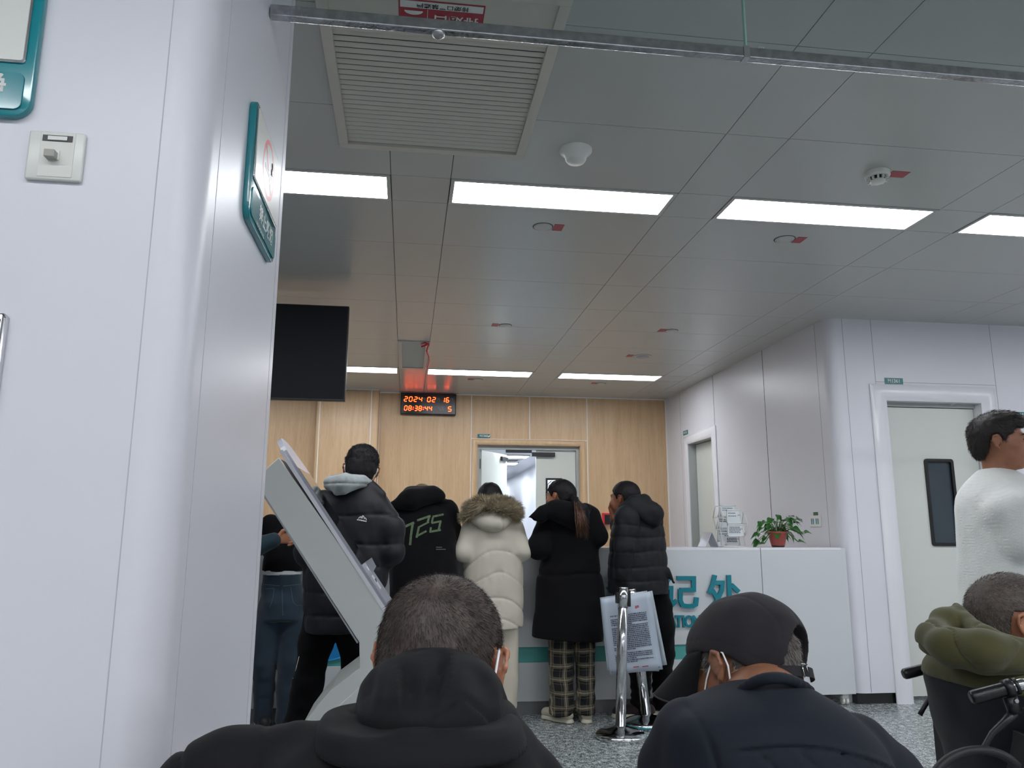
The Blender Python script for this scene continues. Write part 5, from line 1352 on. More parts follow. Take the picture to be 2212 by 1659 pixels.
# ---- woman in the beige coat with the fur-trimmed hood
YW = 5.12
FLUSH(); g = person('person in a pale beige padded coat with fur-trimmed hood at the counter', (W(1066, 1500, 5.15).x, 5.15, 0))
hd = Head(W(1058, 1082, 5.16), 0, -.3, 0, .95); J, p, k = stand_pose(W(1066, 1500, 5.15).x, 5.15, 0, 1.60, .05)
J['neck'].z = 1.32; J['chest'].z = 1.12; J['shL'] = W(1014, 1140, YW); J['shR'] = W(1116, 1140, YW); J['elL'] = W(1002, 1192, 5.08); J['elR'] = W(1128, 1190, 5.08); J['wrL'] = Vector((J['elL'].x+.05, 5.34, 1.135)); J['wrR'] = Vector((J['elR'].x-.05, 5.34, 1.135))
J['anL'].x = W(1035, 1520, 5.15).x; J['anR'].x = W(1098, 1520, 5.15).x
BODY(make_body(J, hd, True, hands={'L': fl, 'R': fr}), 'body', M['skin'], g, .0065)
c = Shape(); c.loft(LS(YW, [(1100, 1022, 1100, .10), (1118, 1008, 1117, .12), (1140, 1002, 1126, .135), (1170, 1001, 1130, .145), (1224, 1001, 1130, .15), (1300, 1003, 1131, .155), (1330, 1004, 1131, .158), (1366, 1007, 1128, .155)], .03), .03)
c.chain([J['shL']+Vector((.02, 0, 0)), J['elL'], J['wrL']+Vector((0, -.04, .02))], [.068, .058, .045], .025); c.chain([J['shR']+Vector((-.02, 0, 0)), J['elR'], J['wrR']+Vector((0, -.04, .02))], [.068, .058, .045], .025)
c.cut(W(1066, 1356, YW), (.03, 0, -1)); xc = W(1072, 1200, YW).x
c.displace(quilt([W(1072, y, YW).z for y in (1187, 1237, 1287, 1332)], .012, .008, .004, xc, 3.0)); c.displace(folds(.004, (9, 9, 9), 8))
coat = build_shape(c, 'coat', C_BEIGE, g, .0065)
h_ = Shape(); h_.ell(W(1062, 1117, 5.02), (.140, .085, .080), None, .03); h_.ell(W(1064, 1130, 5.0), (.085, .07, .055), None, .04); h_.displace(lambda P, e: .007*seam_gauss(P[:, 0]-xc-.02, .005)+.004*vnoise(P, 14, 2)); hood = build_shape(h_, 'hood', C_BEIGE, coat, .0065)
f_ = Shape(); f_.chain([W(1006, 1117, 5.03), W(1018, 1100, 5.0), W(1040, 1093, 4.97), W(1066, 1091, 4.96), W(1092, 1095, 4.97), W(1110, 1104, 5.0), W(1116, 1116, 5.03)], [.024, .036, .042, .043, .042, .036, .022], .03); f_.displace(lambda P, e: .01*vnoise(P, 25, 2)); fur = build_shape(f_, 'fur_trim', FURD, hood, .007)
fc = W(1062, 1120, 5.1)
for sd_, mm in ((1, FUR), (2, FURD)):
    hair_blades(fur, None, 5200, .036, .0011, lambda P, N: N+np.array((0, -.3, .15))+4*(P[:, :1]-fc.x)*np.array((1, 0, 0))+.5*np.stack([vnoise(P.astype(np.float32), 20, 3), vnoise(P.astype(np.float32), 20, 4), vnoise(P.astype(np.float32), 20, 5)], 1), 'fur', mm, fur, sd_, .06, 1.2)
hr = hd.hair(.014, .05, -.03, back_low=-.1); hr.seg(hd.w(-.07, -.02, .0), hd.w(-.10, -.05, -.12), .03, .022, .03); hr.seg(hd.w(.07, -.02, .0), hd.w(.085, -.05, -.12), .03, .022, .03); hr.ell(hd.w(0, -.06, -.06), (.085, .05, .09), None, .03); hr.displace(lambda P, e: .003*vnoise(P, (50, 50, 6), 3))
build_shape(hr, 'hair', HAIR, g, .005)
t_ = Shape()
for a, b in ((1008, 1058), (1064, 1120)): t_.loft(LS(5.15, [(1330, a, b, .10), (1400, a+1, b, .09), (1470, a+2, b-1, .09), (1530, a+3, b-3, .09)], 0), .02)
t_.displace(folds(.006, (14, 14, 5), 6)); t_.cut((0, 0, .05), (0, 0, -1)); build_shape(t_, 'trousers', C_CREAM, g, .008)
for q in 'LR': shoe('shoe', J['an'+q], J['an'+q]+Vector((0, 1, 0)), SHOE_B, SOLE, g, .9, .007)

# ---- man at the right end in the charcoal padded jacket
YW = 5.08
FLUSH(); g = person('person in a charcoal padded jacket raising a hand to the face at the counter', (W(1392, 1540, 5.2).x, 5.15, 0))
hd = Head(W(1350, 1077, 5.12), .81, .0, -.05, .98); J, p, k = stand_pose(W(1390, 1540, 5.2).x, 5.14, .7, 1.66, .04)
J['neck'] = Vector((W(1378, 1100, YW).x, 5.12, 1.36)); J['chest'] = Vector((W(1385, 1150, YW).x, 5.12, 1.16)); J['shL'] = W(1354, 1118, 4.98); J['shR'] = W(1395, 1118, 5.2); J['elL'] = W(1350, 1182, 4.97); J['wrL'] = W(1362, 1235, 5.06)
J['elR'] = W(1345, 1165, 5.28); J['wrR'] = W(1325, 1119, 5.17)
J['anL'] = Vector((W(1384, 1520, 5.24).x, 5.24, .085)); J['anR'] = Vector((W(1432, 1510, 5.3).x, 5.31, .085)); J['knL'] = W(1381, 1420, 5.14); J['knR'] = W(1432, 1415, 5.18); J['hipL'] = W(1375, 1315, 5.1); J['hipR'] = W(1420, 1315, 5.12)
J['pelvis'] = Vector(((J['hipL'].x+J['hipR'].x)/2, 5.12, .84)); J['toeL'] = J['anL']+Vector((-.13, .02, -.055)); J['toeR'] = J['anR']+Vector((-.10, .07, -.055))
BODY(make_body(J, hd, hands={'R': dict(f=(-.15, .0, 1), n=(.5, -.6, 0), side=(.7, .6, 0), curl=(.05, 1.1, 1.2, 1.2), thumb=.8, q=.98), 'L': dict(f=(0, .1, -1), n=(1, 0, 0), side=(0, 1, 0))}), 'body', M['skin_dark'], g, .005)
c = Shape(); c.loft(LS(YW, [(1082, 1352, 1412, .09), (1098, 1340, 1425, .12), (1120, 1330, 1432, .14), (1150, 1323, 1434, .145), (1185, 1320, 1440, .15), (1220, 1317, 1442, .155), (1260, 1317, 1443, .155), (1290, 1320, 1441, .15)], .02), .03)
c.chain([J['shL'], J['elL'], W(1345, 1245, 5.0)], [.082, .074, .06], .015); c.chain([J['shR'], J['elR'], J['wrR']+Vector((.02, .02, -.04))], [.08, .06, .042], .02)
c.seg(W(1440, 1232, 5.0), W(1455, 1258, 5.0), .02, .006, .02); c.cut(W(1380, 1281, YW), (0, 0, -1))
c.displace(quilt([W(1380, y, YW).z for y in (1133, 1158, 1190, 1222, 1252)], .008, .009, .006, 1.7, 0, .02)); c.displace(folds(.004, (10, 10, 12), 3))
coat = build_shape(c, 'jacket', C_CHAR, g, .007)
h_ = Shape(); h_.chain([W(1345, 1098, 5.0), W(1368, 1084, 4.99), W(1392, 1082, 5.0)], [.028, .040, .045], .02); h_.seg(W(1385, 1096, 4.98), W(1412, 1108, 4.96), .055, .062, .03); h_.seg(W(1412, 1105, 4.96), W(1418, 1128, 4.95), .055, .032, .03); h_.seg(W(1365, 1098, 4.97), W(1400, 1120, 4.95), .03, .035, .03); h_.displace(folds(.005, (14, 14, 14), 9)); h_.displace(lambda P, e: .006*seam_gauss(P[:, 0]-W(1424, 1110, 4.96).x+.1*(P[:, 2]-1.3), .004)); build_shape(h_, 'hood', C_CHAR, coat, .006)
build_shape(hd.hair(.010, .055, -.03, back_low=-.075, noise=.0015, nf=120), 'hair', HAIR, g, .004)
dark_trousers(J, 'trousers', C_TROU, g, (.10, .078, .066, .062), .115, seed=4, bunch=.004)
shoe('shoe', J['anL'], J['anL']+Vector((-1, .12, 0)), SHOE_M, SOLE, g, 1.05); shoe('shoe', J['anR'], J['anR']+Vector((-.9, .5, 0)), SHOE_M, SOLE, g, 1.05)

# ---- bent figure in the black hoodie printed 725
YW = 5.08
FLUSH(); g = person('person bent over the counter in a black hoodie with a green 725 print', (W(915, 1500, 5.1).x, 5.15, 0))
hd = Head(W(911, 1083, 5.34), 0, -.9, 0, 1.0); J, p, k = stand_pose(W(915, 1500, 5.1).x, 5.08, 0, 1.70, .12)
J['chest'] = Vector((W(915, 1150, 5.1).x, 5.14, 1.13)); J['neck'] = Vector((W(912, 1085, 5.2).x, 5.24, 1.33)); J['shL'] = W(862, 1108, 5.14); J['shR'] = W(965, 1104, 5.14); J['elL'] = W(850, 1165, 5.16); J['elR'] = W(978, 1155, 5.16); J['wrL'] = Vector((J['elL'].x+.02, 5.42, 1.135)); J['wrR'] = Vector((W(990, 1158, 5.4).x, 5.40, 1.15))
BODY(make_body(J, hd, hands={'L': fl, 'R': dict(f=(.1, 1, 0), n=(0, 0, -1), side=(-1, 0, 0))}), 'body', M['skin'], g, .0065)
c = Shape(); c.loft(LS(YW, [(1064, 880, 950, .08, .16), (1074, 860, 964, .11, .13), (1092, 850, 970, .13, .10), (1110, 845, 979, .15, .07), (1150, 843, 984, .16, .04), (1200, 842, 988, .165, .02), (1240, 841, 989, .165, 0), (1300, 843, 988, .165, 0), (1345, 846, 984, .16, 0)]), .03)
c.chain([J['shL'], J['elL'], J['wrL']+Vector((0, -.05, .02))], [.075, .065, .045], .03); c.chain([J['shR'], J['elR'], J['wrR']+Vector((0, -.06, .02))], [.075, .062, .045], .03); c.cut(W(915, 1345, YW), (0, 0, -1)); c.displace(folds(.006, (7, 7, 8), 12)); c.displace(folds(.003, (20, 20, 12), 14))
coat = build_shape(c, 'hoodie', C_HOODB, g, .007)
h_ = Shape(); h_.seg(W(850, 1092, 5.05), W(888, 1079, 5.02), .028, .06, .06); h_.seg(W(888, 1079, 5.02), W(950, 1073, 5.06), .06, .03, .06); h_.seg(W(888, 1067, 5.12), W(935, 1064, 5.12), .045, .045, .09); h_.displace(folds(.005, (11, 11, 14), 9)); build_shape(h_, 'hood', C_HOODB, coat, .006)
bv = bvh_of(coat); mb = MB(); green = mat('green print', '55664a', .8, var=.3, vscale=60)
O = lambda pts: [(820+x/7.9, 1030+y/7.9) for x, y in pts]
for ln, w in (([(385, 870), (590, 780)], 5.2), ([(568, 775), (535, 1000), (520, 1165)], 5), ([(640, 745), (870, 665)], 4.6), ([(850, 670), (815, 790)], 4.6), ([(845, 770), (655, 865)], 3.6), ([(670, 860), (630, 1040)], 4.6), ([(640, 1010), (800, 925)], 4.2), ([(905, 680), (1092, 640)], 4.2), ([(910, 690), (890, 790)], 4.0), ([(885, 790), (1055, 755)], 4.0), ([(1040, 760), (1005, 920)], 4.4), ([(1045, 905), (850, 940)], 4.4), ([(875, 860), (865, 935)], 4.0)):
    stroke_on(bv, mb, O(ln), w, .0025, 3)
mb.build('number_print', green, coat)
mb = MB()
for y in (1207, 1243):
    x = 965
    while x < (1060 if y < 1220 else 1120): stroke_on(bv, mb, O([(x, y-6), (x+9, y-5)]), 1.6, .0025, 2); x += 15
stroke_on(bv, mb, O([(405, 305), (520, 262)]), .8, .0025, 3); mb.build('small_print', mat('grey print', '7c7f7c', .8), coat)
build_shape(hd.hair(.004, .05, -.03, noise=.0006, nf=150), 'hair', HAIRL, g, .005); dark_trousers(J, 'trousers', C_TROU, g, seed=7)
for q in 'LR': shoe('shoe', J['an'+q], J['an'+q]+Vector((0, 1, 0)), SHOE_B, SOLE, g, 1, .008)

# ---- tall man in the black puffer with the grey hood
YW = 4.15
FLUSH(); g = person('person in a black puffer jacket over a grey hood, standing behind the kiosk', (W(712, 1600, YW).x, 4.17, 0))
hd = Head(W(780, 1016, 4.17), .0, -.12, .11, 1.0); J, p, k = stand_pose(W(720, 1600, YW).x, 4.17, -.15, 1.70, .03)
J['pelvis'] = Vector((W(715, 1330, YW).x, 4.15, .82)); J['chest'] = Vector((W(742, 1150, YW).x, 4.16, 1.17)); J['neck'] = Vector((W(765, 1060, YW).x, 4.16, 1.40)); J['shL'] = W(700, 1095, YW); J['shR'] = W(812, 1095, YW); J['elL'] = W(672, 1190, YW-.02); J['elR'] = W(838, 1190, YW-.02); J['wrL'] = J['elL']+Vector((.12, .2, .02)); J['wrR'] = J['elR']+Vector((-.12, .19, -.10))
J['hipL'] = Vector((W(694, 1345, YW).x, 4.15, .78)); J['hipR'] = Vector((W(763, 1345, YW).x, 4.15, .78)); J['knL'] = W(664, 1480, YW); J['knR'] = W(772, 1470, YW+.02); J['anL'] = Vector((W(626, 1620, YW-.02).x, 4.13, .085)); J['anR'] = Vector((W(780, 1620, YW).x, 4.2, .085)); J['toeL'] = J['anL']+Vector((0, .13, -.055)); J['toeR'] = J['anR']+Vector((0, .13, -.055))
BODY(make_body(J, hd), 'body', M['skin_dark'], g, .0055)
c = Shape(); c.loft(LS(YW, [(1048, 735, 815, .09), (1066, 700, 828, .12), (1090, 682, 836, .145), (1120, 672, 838, .16), (1175, 662, 838, .165), (1215, 657, 840, .165), (1265, 655, 836, .165), (1320, 657, 815, .165), (1365, 660, 792, .16)], .01), .03)
c.chain([J['shR']+Vector((-.01, 0, -.01)), lerp(J['shR'], J['elR'], .5)+Vector((.02, 0, 0)), J['elR'], J['wrR']], [.088, .092, .082, .055], .025); c.chain([J['shL'], J['elL'], J['wrL']], [.088, .082, .055], .03)
c.seg(W(795, 1050, 4.12), W(824, 1068, 4.1), .036, .022, .02); c.cut(W(720, 1362, YW), (0, 0, -1))
c.displace(quilt([W(720, y, YW).z for y in (1118, 1177, 1225, 1275, 1325)], .010, .010, .008, -.4, 0, .03)); c.displace(folds(.004, (9, 9, 9), 21))
coat = build_shape(c, 'puffer_jacket', cloth('blue black quilted nylon', '0f1218', .55, .03, .1, 200, spec=.3), g, .007)
h_ = Shape(); h_.seg(W(712, 1044, 4.03), W(738, 1048, 4.0), .035, .048, .02); h_.seg(W(738, 1046, 4.0), W(785, 1040, 4.06), .046, .030, .03); h_.seg(W(737, 1052, 3.99), W(726, 1066, 3.98), .03, .008, .02); h_.seg(W(712, 1032, 4.05), W(745, 1027, 4.03), .013, .012, .012); h_.seg(W(745, 1027, 4.03), W(782, 1032, 4.08), .012, .012, .012); h_.seg(W(785, 1038, 4.08), W(799, 1041, 4.1), .026, .012, .02)
h_.displace(folds(.004, (22, 22, 22), 9)); h_.displace(lambda P, e: .006*seam_gauss(P[:, 2]-W(735, 1045, 4).z-.02*(P[:, 0]-W(735, 1045, 4).x), .005)); build_shape(h_, 'grey_hood', C_GREYM, g, .005)
hr = hd.hair(.010, .055, -.03, back_low=-.050, noise=.004, nf=45); hr.ell(hd.w(0, -.01, .075), (.078, .092, .058), hd.R, .03); hair = build_shape(hr, 'hair', HAIR, g, .0045)
hair_blades(hair, lambda P: hd.loc(P)[:, 2] > .03, 5000, .010, .0009, lambda P, N: np.stack([vnoise(P.astype(np.float32), 60, 3), vnoise(P.astype(np.float32), 60, 4), vnoise(P.astype(np.float32), 60, 5)], 1), 'curls', HAIR, hair, 4, 0, .5)
mb = MB()
for s_ in (-1, 1): mb.tube([hd.w(s_*.078, .01, .022), hd.w(s_*.086, -.016, .016), hd.w(s_*.084, -.022, -.006), hd.w(s_*.077, -.006, -.028), hd.w(s_*.07, .03, -.045)], .0022, 6)
mb.build('mask_straps', M['strap'], g, smooth=True)
bv = bvh_of(coat); mb = MB(); O = lambda pts: [(660+x/6.914, 940+y/6.914) for x, y in pts]
for ln in ([(790, 1245), (820, 1215), (835, 1225), (858, 1200), (885, 1240), (895, 1235), (910, 1268)], [(820, 1240), (835, 1230), (845, 1245), (858, 1222)], [(870, 1245), (880, 1255)]): stroke_on(bv, mb, O(ln), 1.3, .003, 1.5)
for i in range(9): stroke_on(bv, mb, O([(770+i*16, 1262+i*3), (781+i*16, 1264+i*3)]), 2.0 if i % 2 else 2.4, .003, 1)
stroke_on(bv, mb, O([(768, 1258), (840, 1266), (910, 1290)]), .7, .003, 1.5); mb.build('mountain_logo', M['white_print'], coat)
tr = dark_trousers(J, 'trousers', C_TROU, g, (.090, .074, .068, .066), .09, seed=9)
mb = MB(); stroke_on(bvh_of(tr), mb, [(646, 1418), (640, 1442), (632, 1466)], 1.2, .003, 2); mb.build('side_piping', M['white_print'], tr) if len(mb.bm.faces) else mb.bm.free()
for q in 'LR': shoe('shoe', J['an'+q], J['an'+q]+Vector((0, 1, 0)), SHOE_B, SHOE_B, g, 1, .008)

# ---- person in jeans half hidden behind the kiosk
YW = 5.12
FLUSH(); g = person('person in black top, white shirt hem and dark jeans, half hidden by the kiosk', (W(606, 1550, YW).x, 5.13, 0))
hd = Head(W(643, 1092, 5.24), 0, -.55, 0, .97); J, p, k = stand_pose(W(606, 1550, YW).x, 5.13, 0, 1.68, .06)
J['chest'] = Vector((W(620, 1170, YW).x, 5.18, 1.12)); J['neck'] = Vector((W(632, 1108, YW).x, 5.22, 1.29)); J['shL'] = W(585, 1130, YW); J['shR'] = W(672, 1130, YW); J['elL'] = W(577, 1180, YW+.02); J['elR'] = W(678, 1180, YW+.02); J['wrL'] = Vector((J['elL'].x+.06, 5.40, 1.135)); J['wrR'] = Vector((J['elR'].x-.05, 5.40, 1.135))
J['anL'] = Vector((W(566, 1550, 5.2).x, 5.24, .085)); J['anR'] = Vector((W(618, 1550, 5.2).x, 5.2, .085)); J['knL'] = W(571, 1425, 5.15); J['knR'] = W(630, 1425, 5.15); J['hipL'] = W(590, 1310, 5.13); J['hipR'] = W(632, 1310, 5.13)
BODY(make_body(J, hd, hands={'L': fl, 'R': fr}), 'body', M['skin'], g, .008)
c = Shape(); c.loft(LS(YW, [(1108, 605, 655, .07, .08), (1122, 586, 668, .11, .06), (1150, 578, 672, .13, .04), (1190, 572, 668, .135, .02), (1236, 566, 656, .13, .0)]), .02); c.chain([J['shL'], J['elL'], J['wrL']], [.06, .055, .04], .02); c.chain([J['shR'], J['elR'], J['wrR']], [.06, .055, .04], .02); c.cut(W(610, 1233, YW), (0, 0, -1)); c.displace(folds(.005, (9, 9, 12), 31)); build_shape(c, 'black_top', C_BLACK, g, .008)
c = Shape(); c.loft(LS(YW, [(1220, 569, 652, .125), (1250, 568, 652, .128)]), .02); c.cut(W(610, 1241, YW), (0, 0, -1)); c.displace(folds(.003, (20, 20, 20), 3)); build_shape(c, 'shirt_hem', C_WHITE, g, .007)
c = Shape(); c.loft(LS(YW, [(1236, 569, 651, .12), (1300, 565, 656, .13), (1340, 565, 657, .12)]), .04)
for q, rr in (('L', (.088, .085, .062, .060)), ('R', (.09, .088, .072, .064))):
    a, b, d = J['hip'+q], J['kn'+q], J['an'+q]; c.chain([a, lerp(a, b, .4), b], [rr[0], rr[1], rr[2]+.012], .03); c.chain([b, lerp(b, d, .5), d-Vector((0, 0, .02))], [rr[2]+.012, rr[2], rr[3]], .02)
c.cut((0, 0, .04), (0, 0, -1)); c.cut(W(610, 1238, YW), (0, 0, 1)); c.displace(folds(.005, (10, 10, 14), 4)); jn = build_shape(c, 'jeans', C_JEANS, g, .007)
bv = bvh_of(jn); mb = MB(); stroke_on(bv, mb, [(566, 1262), (610, 1266), (652, 1262)], 1, .002, 3); stroke_on(bv, mb, [(609, 1264), (611, 1330)], .9, .002, 3); stroke_on(bv, mb, [(573, 1272), (592, 1271), (590, 1290), (583, 1312)], .8, .002, 3); stroke_on(bv, mb, [(628, 1268), (633, 1300), (641, 1308), (652, 1308)], .8, .002, 3)
mb.build('stitching', mat('denim stitching', '56636b', .8), jn)
mb = MB(); stroke_on(bv, mb, [(607.5, 1242), (607.5, 1272)], 7, .006, 3); mb.build('belt_loop', C_JEANS, jn)
build_shape(hd.hair(.010), 'hair', HAIR, g, .006)
for q in 'LR': shoe('shoe', J['an'+q], J['an'+q]+Vector((-.3, 1, 0)), SHOE_B, SOLE, g, 1, .007)

# ---- person behind the column, only a forearm and hand show
YW = 5.16
FLUSH(); g = person('person in a dark teal top behind the column, only a pointing hand showing', (W(500, 1500, YW).x, 5.1, 0))
X0 = W(440, 1300, YW).x; J, p, k = stand_pose(X0, 4.98, -.3, 1.68, .05); hd = Head((J['neck'].x, J['neck'].y+.04, J['neck'].z+.13), -.4, -.3)
J['elR'] = W(548, 1182, 4.86); J['wrR'] = W(594, 1166, 4.86)
BODY(make_body(J, hd, hands={'R': dict(f=(.9, .1, .12), n=(.1, -.9, -.3), side=(.1, .1, 1), curl=(.25, .9, 1.1, 1.2), thumb=.4)}), 'body', M['skin'], g, .006)
c = Shape(); x0, y0 = J['chest'].x, J['chest'].y
c.seg(J['pelvis'], J['chest'], .14, .14, .03); c.seg(lerp(J['chest'], J['shL'], .6), lerp(J['chest'], J['shR'], .6), .12, .12, .04); c.seg(J['chest'], J['neck']-Vector((0, 0, .02)), .12, .075, .04)
c.chain([J['shR'], J['elR'], lerp(J['elR'], J['wrR'], .93)], [.07, .06, .045], .02); c.chain([J['shL'], J['elL'], J['wrL']], [.07, .06, .045], .02); c.displace(folds(.004, (12, 12, 12), 3)); build_shape(c, 'teal_top', C_TEAL, g, .007)
build_shape(hd.hair(.01), 'hair', HAIR, g, .006); dark_trousers(J, 'trousers', C_TROU, g, seed=3)
for q in 'LR': shoe('shoe', J['an'+q], J['toe'+q], SHOE_B, SHOE_B, g, 1, .008)

FLUSH()
# ================================================================== people close to the viewer
def seat_pose(px, py, yaw, sh_z, w=.19, seat=.50):
    R = Matrix.Rotation(yaw, 3, 'Z'); B = Vector((px, py, 0))
    def p(a, b, c): return B+R @ Vector((a, b, c))
    return dict(pelvis=p(0, 0, seat), chest=p(0, .06, sh_z-.16), neck=p(0, .10, sh_z+.04), shL=p(-w, .08, sh_z-.02), shR=p(w, .08, sh_z-.02), elL=p(-w-.05, .16, sh_z-.28), elR=p(w+.05, .16, sh_z-.28), wrL=p(-.10, .36, sh_z-.33), wrR=p(.10, .36, sh_z-.33),
                hipL=p(-.09, .0, seat), hipR=p(.09, .0, seat), knL=p(-.13, .42, seat+.0), knR=p(.13, .42, seat+.0), anL=p(-.13, .44, .085), anR=p(.13, .44, .085), toeL=p(-.14, .60, .03), toeR=p(.14, .60, .03)), p

# ---- man with the hood right in front
Y1 = .93
C_P1 = cloth('black woven coat', '0f0f12', .8, .02, .25, 900, .15, 12, spec=.25)
FLUSH(); g = person('person seated right in front, seen from behind, in a black hooded coat', (.05, .80, 0))
hd = Head(W(954, 1436, 1.06), -.40, -.22, .02, .95)
J, p = seat_pose(.045, .84, -.08, .92, .17); J['neck'] = Vector((.05, .99, .955)); J['shL'] = W(590, 1650, Y1)+Vector((0, 0, -.03)); J['shR'] = W(1100, 1660, Y1)+Vector((0, 0, -.03)); J['chest'] = Vector((.02, .93, .78))
J['elL'] = Vector((J['shL'].x-.07, 1.0, .66)); J['elR'] = Vector((J['shR'].x+.06, 1.02, .66)); J['wrL'] = Vector((-.12, 1.2, .60)); J['wrR'] = Vector((.16, 1.2, .60))
BODY(make_body(J, hd), 'body', M['skin'], g, .0042, 1)
hr = hd.hair(.006, .05, -.035, back_low=-.085, noise=.0015, nf=90)
hair = build_shape(hr, 'hair', mat('brown black cropped hair', '4a403a', .6, var=.5, vscale=40), g, .004)
crown = np.array(hd.w(.01, -.07, .095))
def comb1(P, N): 
    T = P-crown; T = T/(np.linalg.norm(T, axis=1)[:, None]+1e-6); return T+.35*np.cross(N, T)
HB2 = mat('dark brown strands', '2a2320', .65, spec=.2); HB3 = mat('warm brown strands', '4d3d33', .65, spec=.2); HB4 = mat('grey strands', '77706b', .5)
front1 = lambda P: hd.loc(P)[:, 1] < .07
hair_blades(hair, front1, 34000, .010, .0002, comb1, 'hair_strands', HB2, hair, 1, .03, .14); hair_blades(hair, front1, 7000, .010, .0002, comb1, 'hair_strands', HB3, hair, 2, .03, .14); hair_blades(hair, front1, 1200, .010, .00018, comb1, 'hair_strands', HB4, hair, 3, .03, .15)
c = Shape(); c.loft(LS(Y1, [(1505, 790, 1085, .07), (1545, 720, 1112, .09), (1572, 690, 1122, .10), (1600, 600, 1134, .11), (1635, 560, 1152, .12), (1680, 540, 1165, .125), (1760, 530, 1185, .13), (1950, 540, 1200, .14), (2400, 560, 1180, .16)], .0), .02, 0, 2.4)
c.chain([W(640, 1640, Y1+.01), W(520, 1680, Y1+.02), W(440, 1740, Y1+.03), J['elL'], J['wrL']+Vector((0, -.04, 0))], [.042, .050, .052, .052, .045], .03)
c.chain([W(1090, 1640, Y1+.02), W(1150, 1730, Y1+.04), J['elR'], J['wrR']+Vector((0, -.04, 0))], [.035, .045, .052, .045], .03)
c.displace(folds(.007, (8, 8, 11), 41)); c.displace(lambda P, e: .006*seam_gauss(vnoise(P, (7, 7, 12), 44), .07)); xsl = W(545, 1640, .86).x; c.displace(lambda P, e: .005*seam_gauss(P[:, 0]-xsl, .003)); 
zb = W(900, 1548, Y1-.09).z; zb2 = W(900, 1590, Y1-.09).z
c.displace(lambda P, e: -.004*np.clip((P[:, 2]-zb2)/.004, 0, 1)+.0)
coat = build_shape(c, 'coat', C_P1, g, .0052, 1)
# stand-up collar band below the hood
b_ = Shape(); Yb = .90
b_.loft(LS(Yb, [(1541, 700, 1100, .085), (1556, 692, 1118, .10), (1585, 690, 1128, .108), (1606, 688, 1136, .110)], .0), .01, 0, 3.0, .003)
xm = W(930, 1560, Yb).x
b_.displace(lambda P, e: .0035*seam_gauss(P[:, 2]-W(930, 1568, Yb-.1).z-.004*vnoise(P, 9, 2)+.25*(P[:, 0]-xm)**2, .0045)-.002*seam_gauss(P[:, 2]-W(930, 1548, Yb-.1).z+.25*(P[:, 0]-xm)**2, .003)); b_.displace(folds(.003, (14, 14, 18), 5))
build_shape(b_, 'collar', C_P1, coat, .004, 1)
h_ = Shape(); h_.loft(LS(.915, [(1402, 905, 965, .022, .02), (1412, 872, 1000, .036, .02), (1428, 835, 1035, .05, .015), (1450, 800, 1062, .065, .01), (1480, 774, 1085, .078, .0), (1520, 764, 1100, .088, 0), (1556, 764, 1108, .09, 0), (1580, 775, 1105, .09, 0)], 0), .02, 0, 2.2, .012)
XA = lambda x, y: W(x, y, .84).x
def hoodf(P, e):
    x, z = P[:, 0], P[:, 2]; z0, z1 = W(900, 1540, .84).z, W(900, 1410, .84).z; t = (z-z0)/(z1-z0)
    back = np.clip((.93-P[:, 1])/.04, 0, 1)
    def line(xa, xb): return x-(XA(xa, 1500)*(1-t)+XA(xb, 1500)*t)
    v = .011*seam_gauss(line(890, 862), .012)+.014*seam_gauss(line(935, 975), .014)-.007*seam_gauss(line(948, 1000), .004)-.006*seam_gauss(line(868, 850), .005)+.008*seam_gauss(line(800, 800), .012)-.004*seam_gauss(line(808, 822), .004)+.006*seam_gauss(line(1060, 1010), .014)+.002*seam_gauss(line(925, 932), .002)
    return 2.0*v*back*np.clip(1.3-t, 0, 1)*np.clip(t*3+.25, 0, 1)+.004*vnoise(P, 20, 3)+.006*seam_gauss(vnoise(P, (15, 15, 7), 6), .10)*np.clip(1.2-t, 0, 1)
h_.displace(hoodf); build_shape(h_, 'hood', C_P1, coat, .0035, 1)
mb = MB(); mb.tube([hd.w(.078, .008, .026), hd.w(.086, -.020, .020), hd.w(.086, -.027, -.004), hd.w(.079, -.020, -.028), hd.w(.068, .02, -.05)], .0016, 8, flat=.6); mb.build('mask_strap', M['strap'], g, smooth=True)
dark_trousers(J, 'trousers', C_TROU, g, seed=1)
for q in 'LR': shoe('shoe', J['an'+q], J['toe'+q], SHOE_B, SOLE, g, 1, .009)

# ---- man in the cap
Y2 = 1.29
C_CAP = cloth('charcoal cotton cap', '2b292c', .85, .05, .3, 900, .15, 14, spec=.2); C_P2 = cloth('navy softshell jacket', '121923', .8, .02, .2, 900, .12, 8, spec=.3)
FLUSH(); g = person('person in a dark grey cap and navy jacket, looking down, seated on the right', (W(1650, 1659, 1.3).x, 1.2, 0))
hd = Head(W(1600, 1452, 1.42), .70, -.26, .22, 1.02)
J, p = seat_pose(W(1650, 1659, 1.3).x, 1.18, .12, .90, .19); J['neck'] = W(1655, 1500, 1.32)+Vector((0, 0, -.015)); J['chest'] = W(1650, 1640, 1.28)+Vector((0, 0, -.03)); J['shL'] = W(1490, 1610, 1.29); J['shR'] = W(1840, 1640, 1.31)
J['elL'] = J['shL']+Vector((-.03, .10, -.25)); J['elR'] = W(1990, 1740, 1.38); J['wrL'] = J['elL']+Vector((.12, .2, -.05)); J['wrR'] = J['elR']+Vector((-.1, .2, -.08))
BODY(make_body(J, hd), 'body', mat('tanned aged skin', '8e6148', .5, sss=.15, bump=.35, bscale=180, var=.2, vscale=45), g, .0042, 1)
mb = MB()
for k_ in (-1, 1): mb.lathe([(0, -.0122)]+[(.0122*math.sin(PI*i/10), -.0122*math.cos(PI*i/10)) for i in range(1, 10)]+[(0, .0122)], 16, Matrix.Translation(hd.w(k_*.031, .0805, .002)))
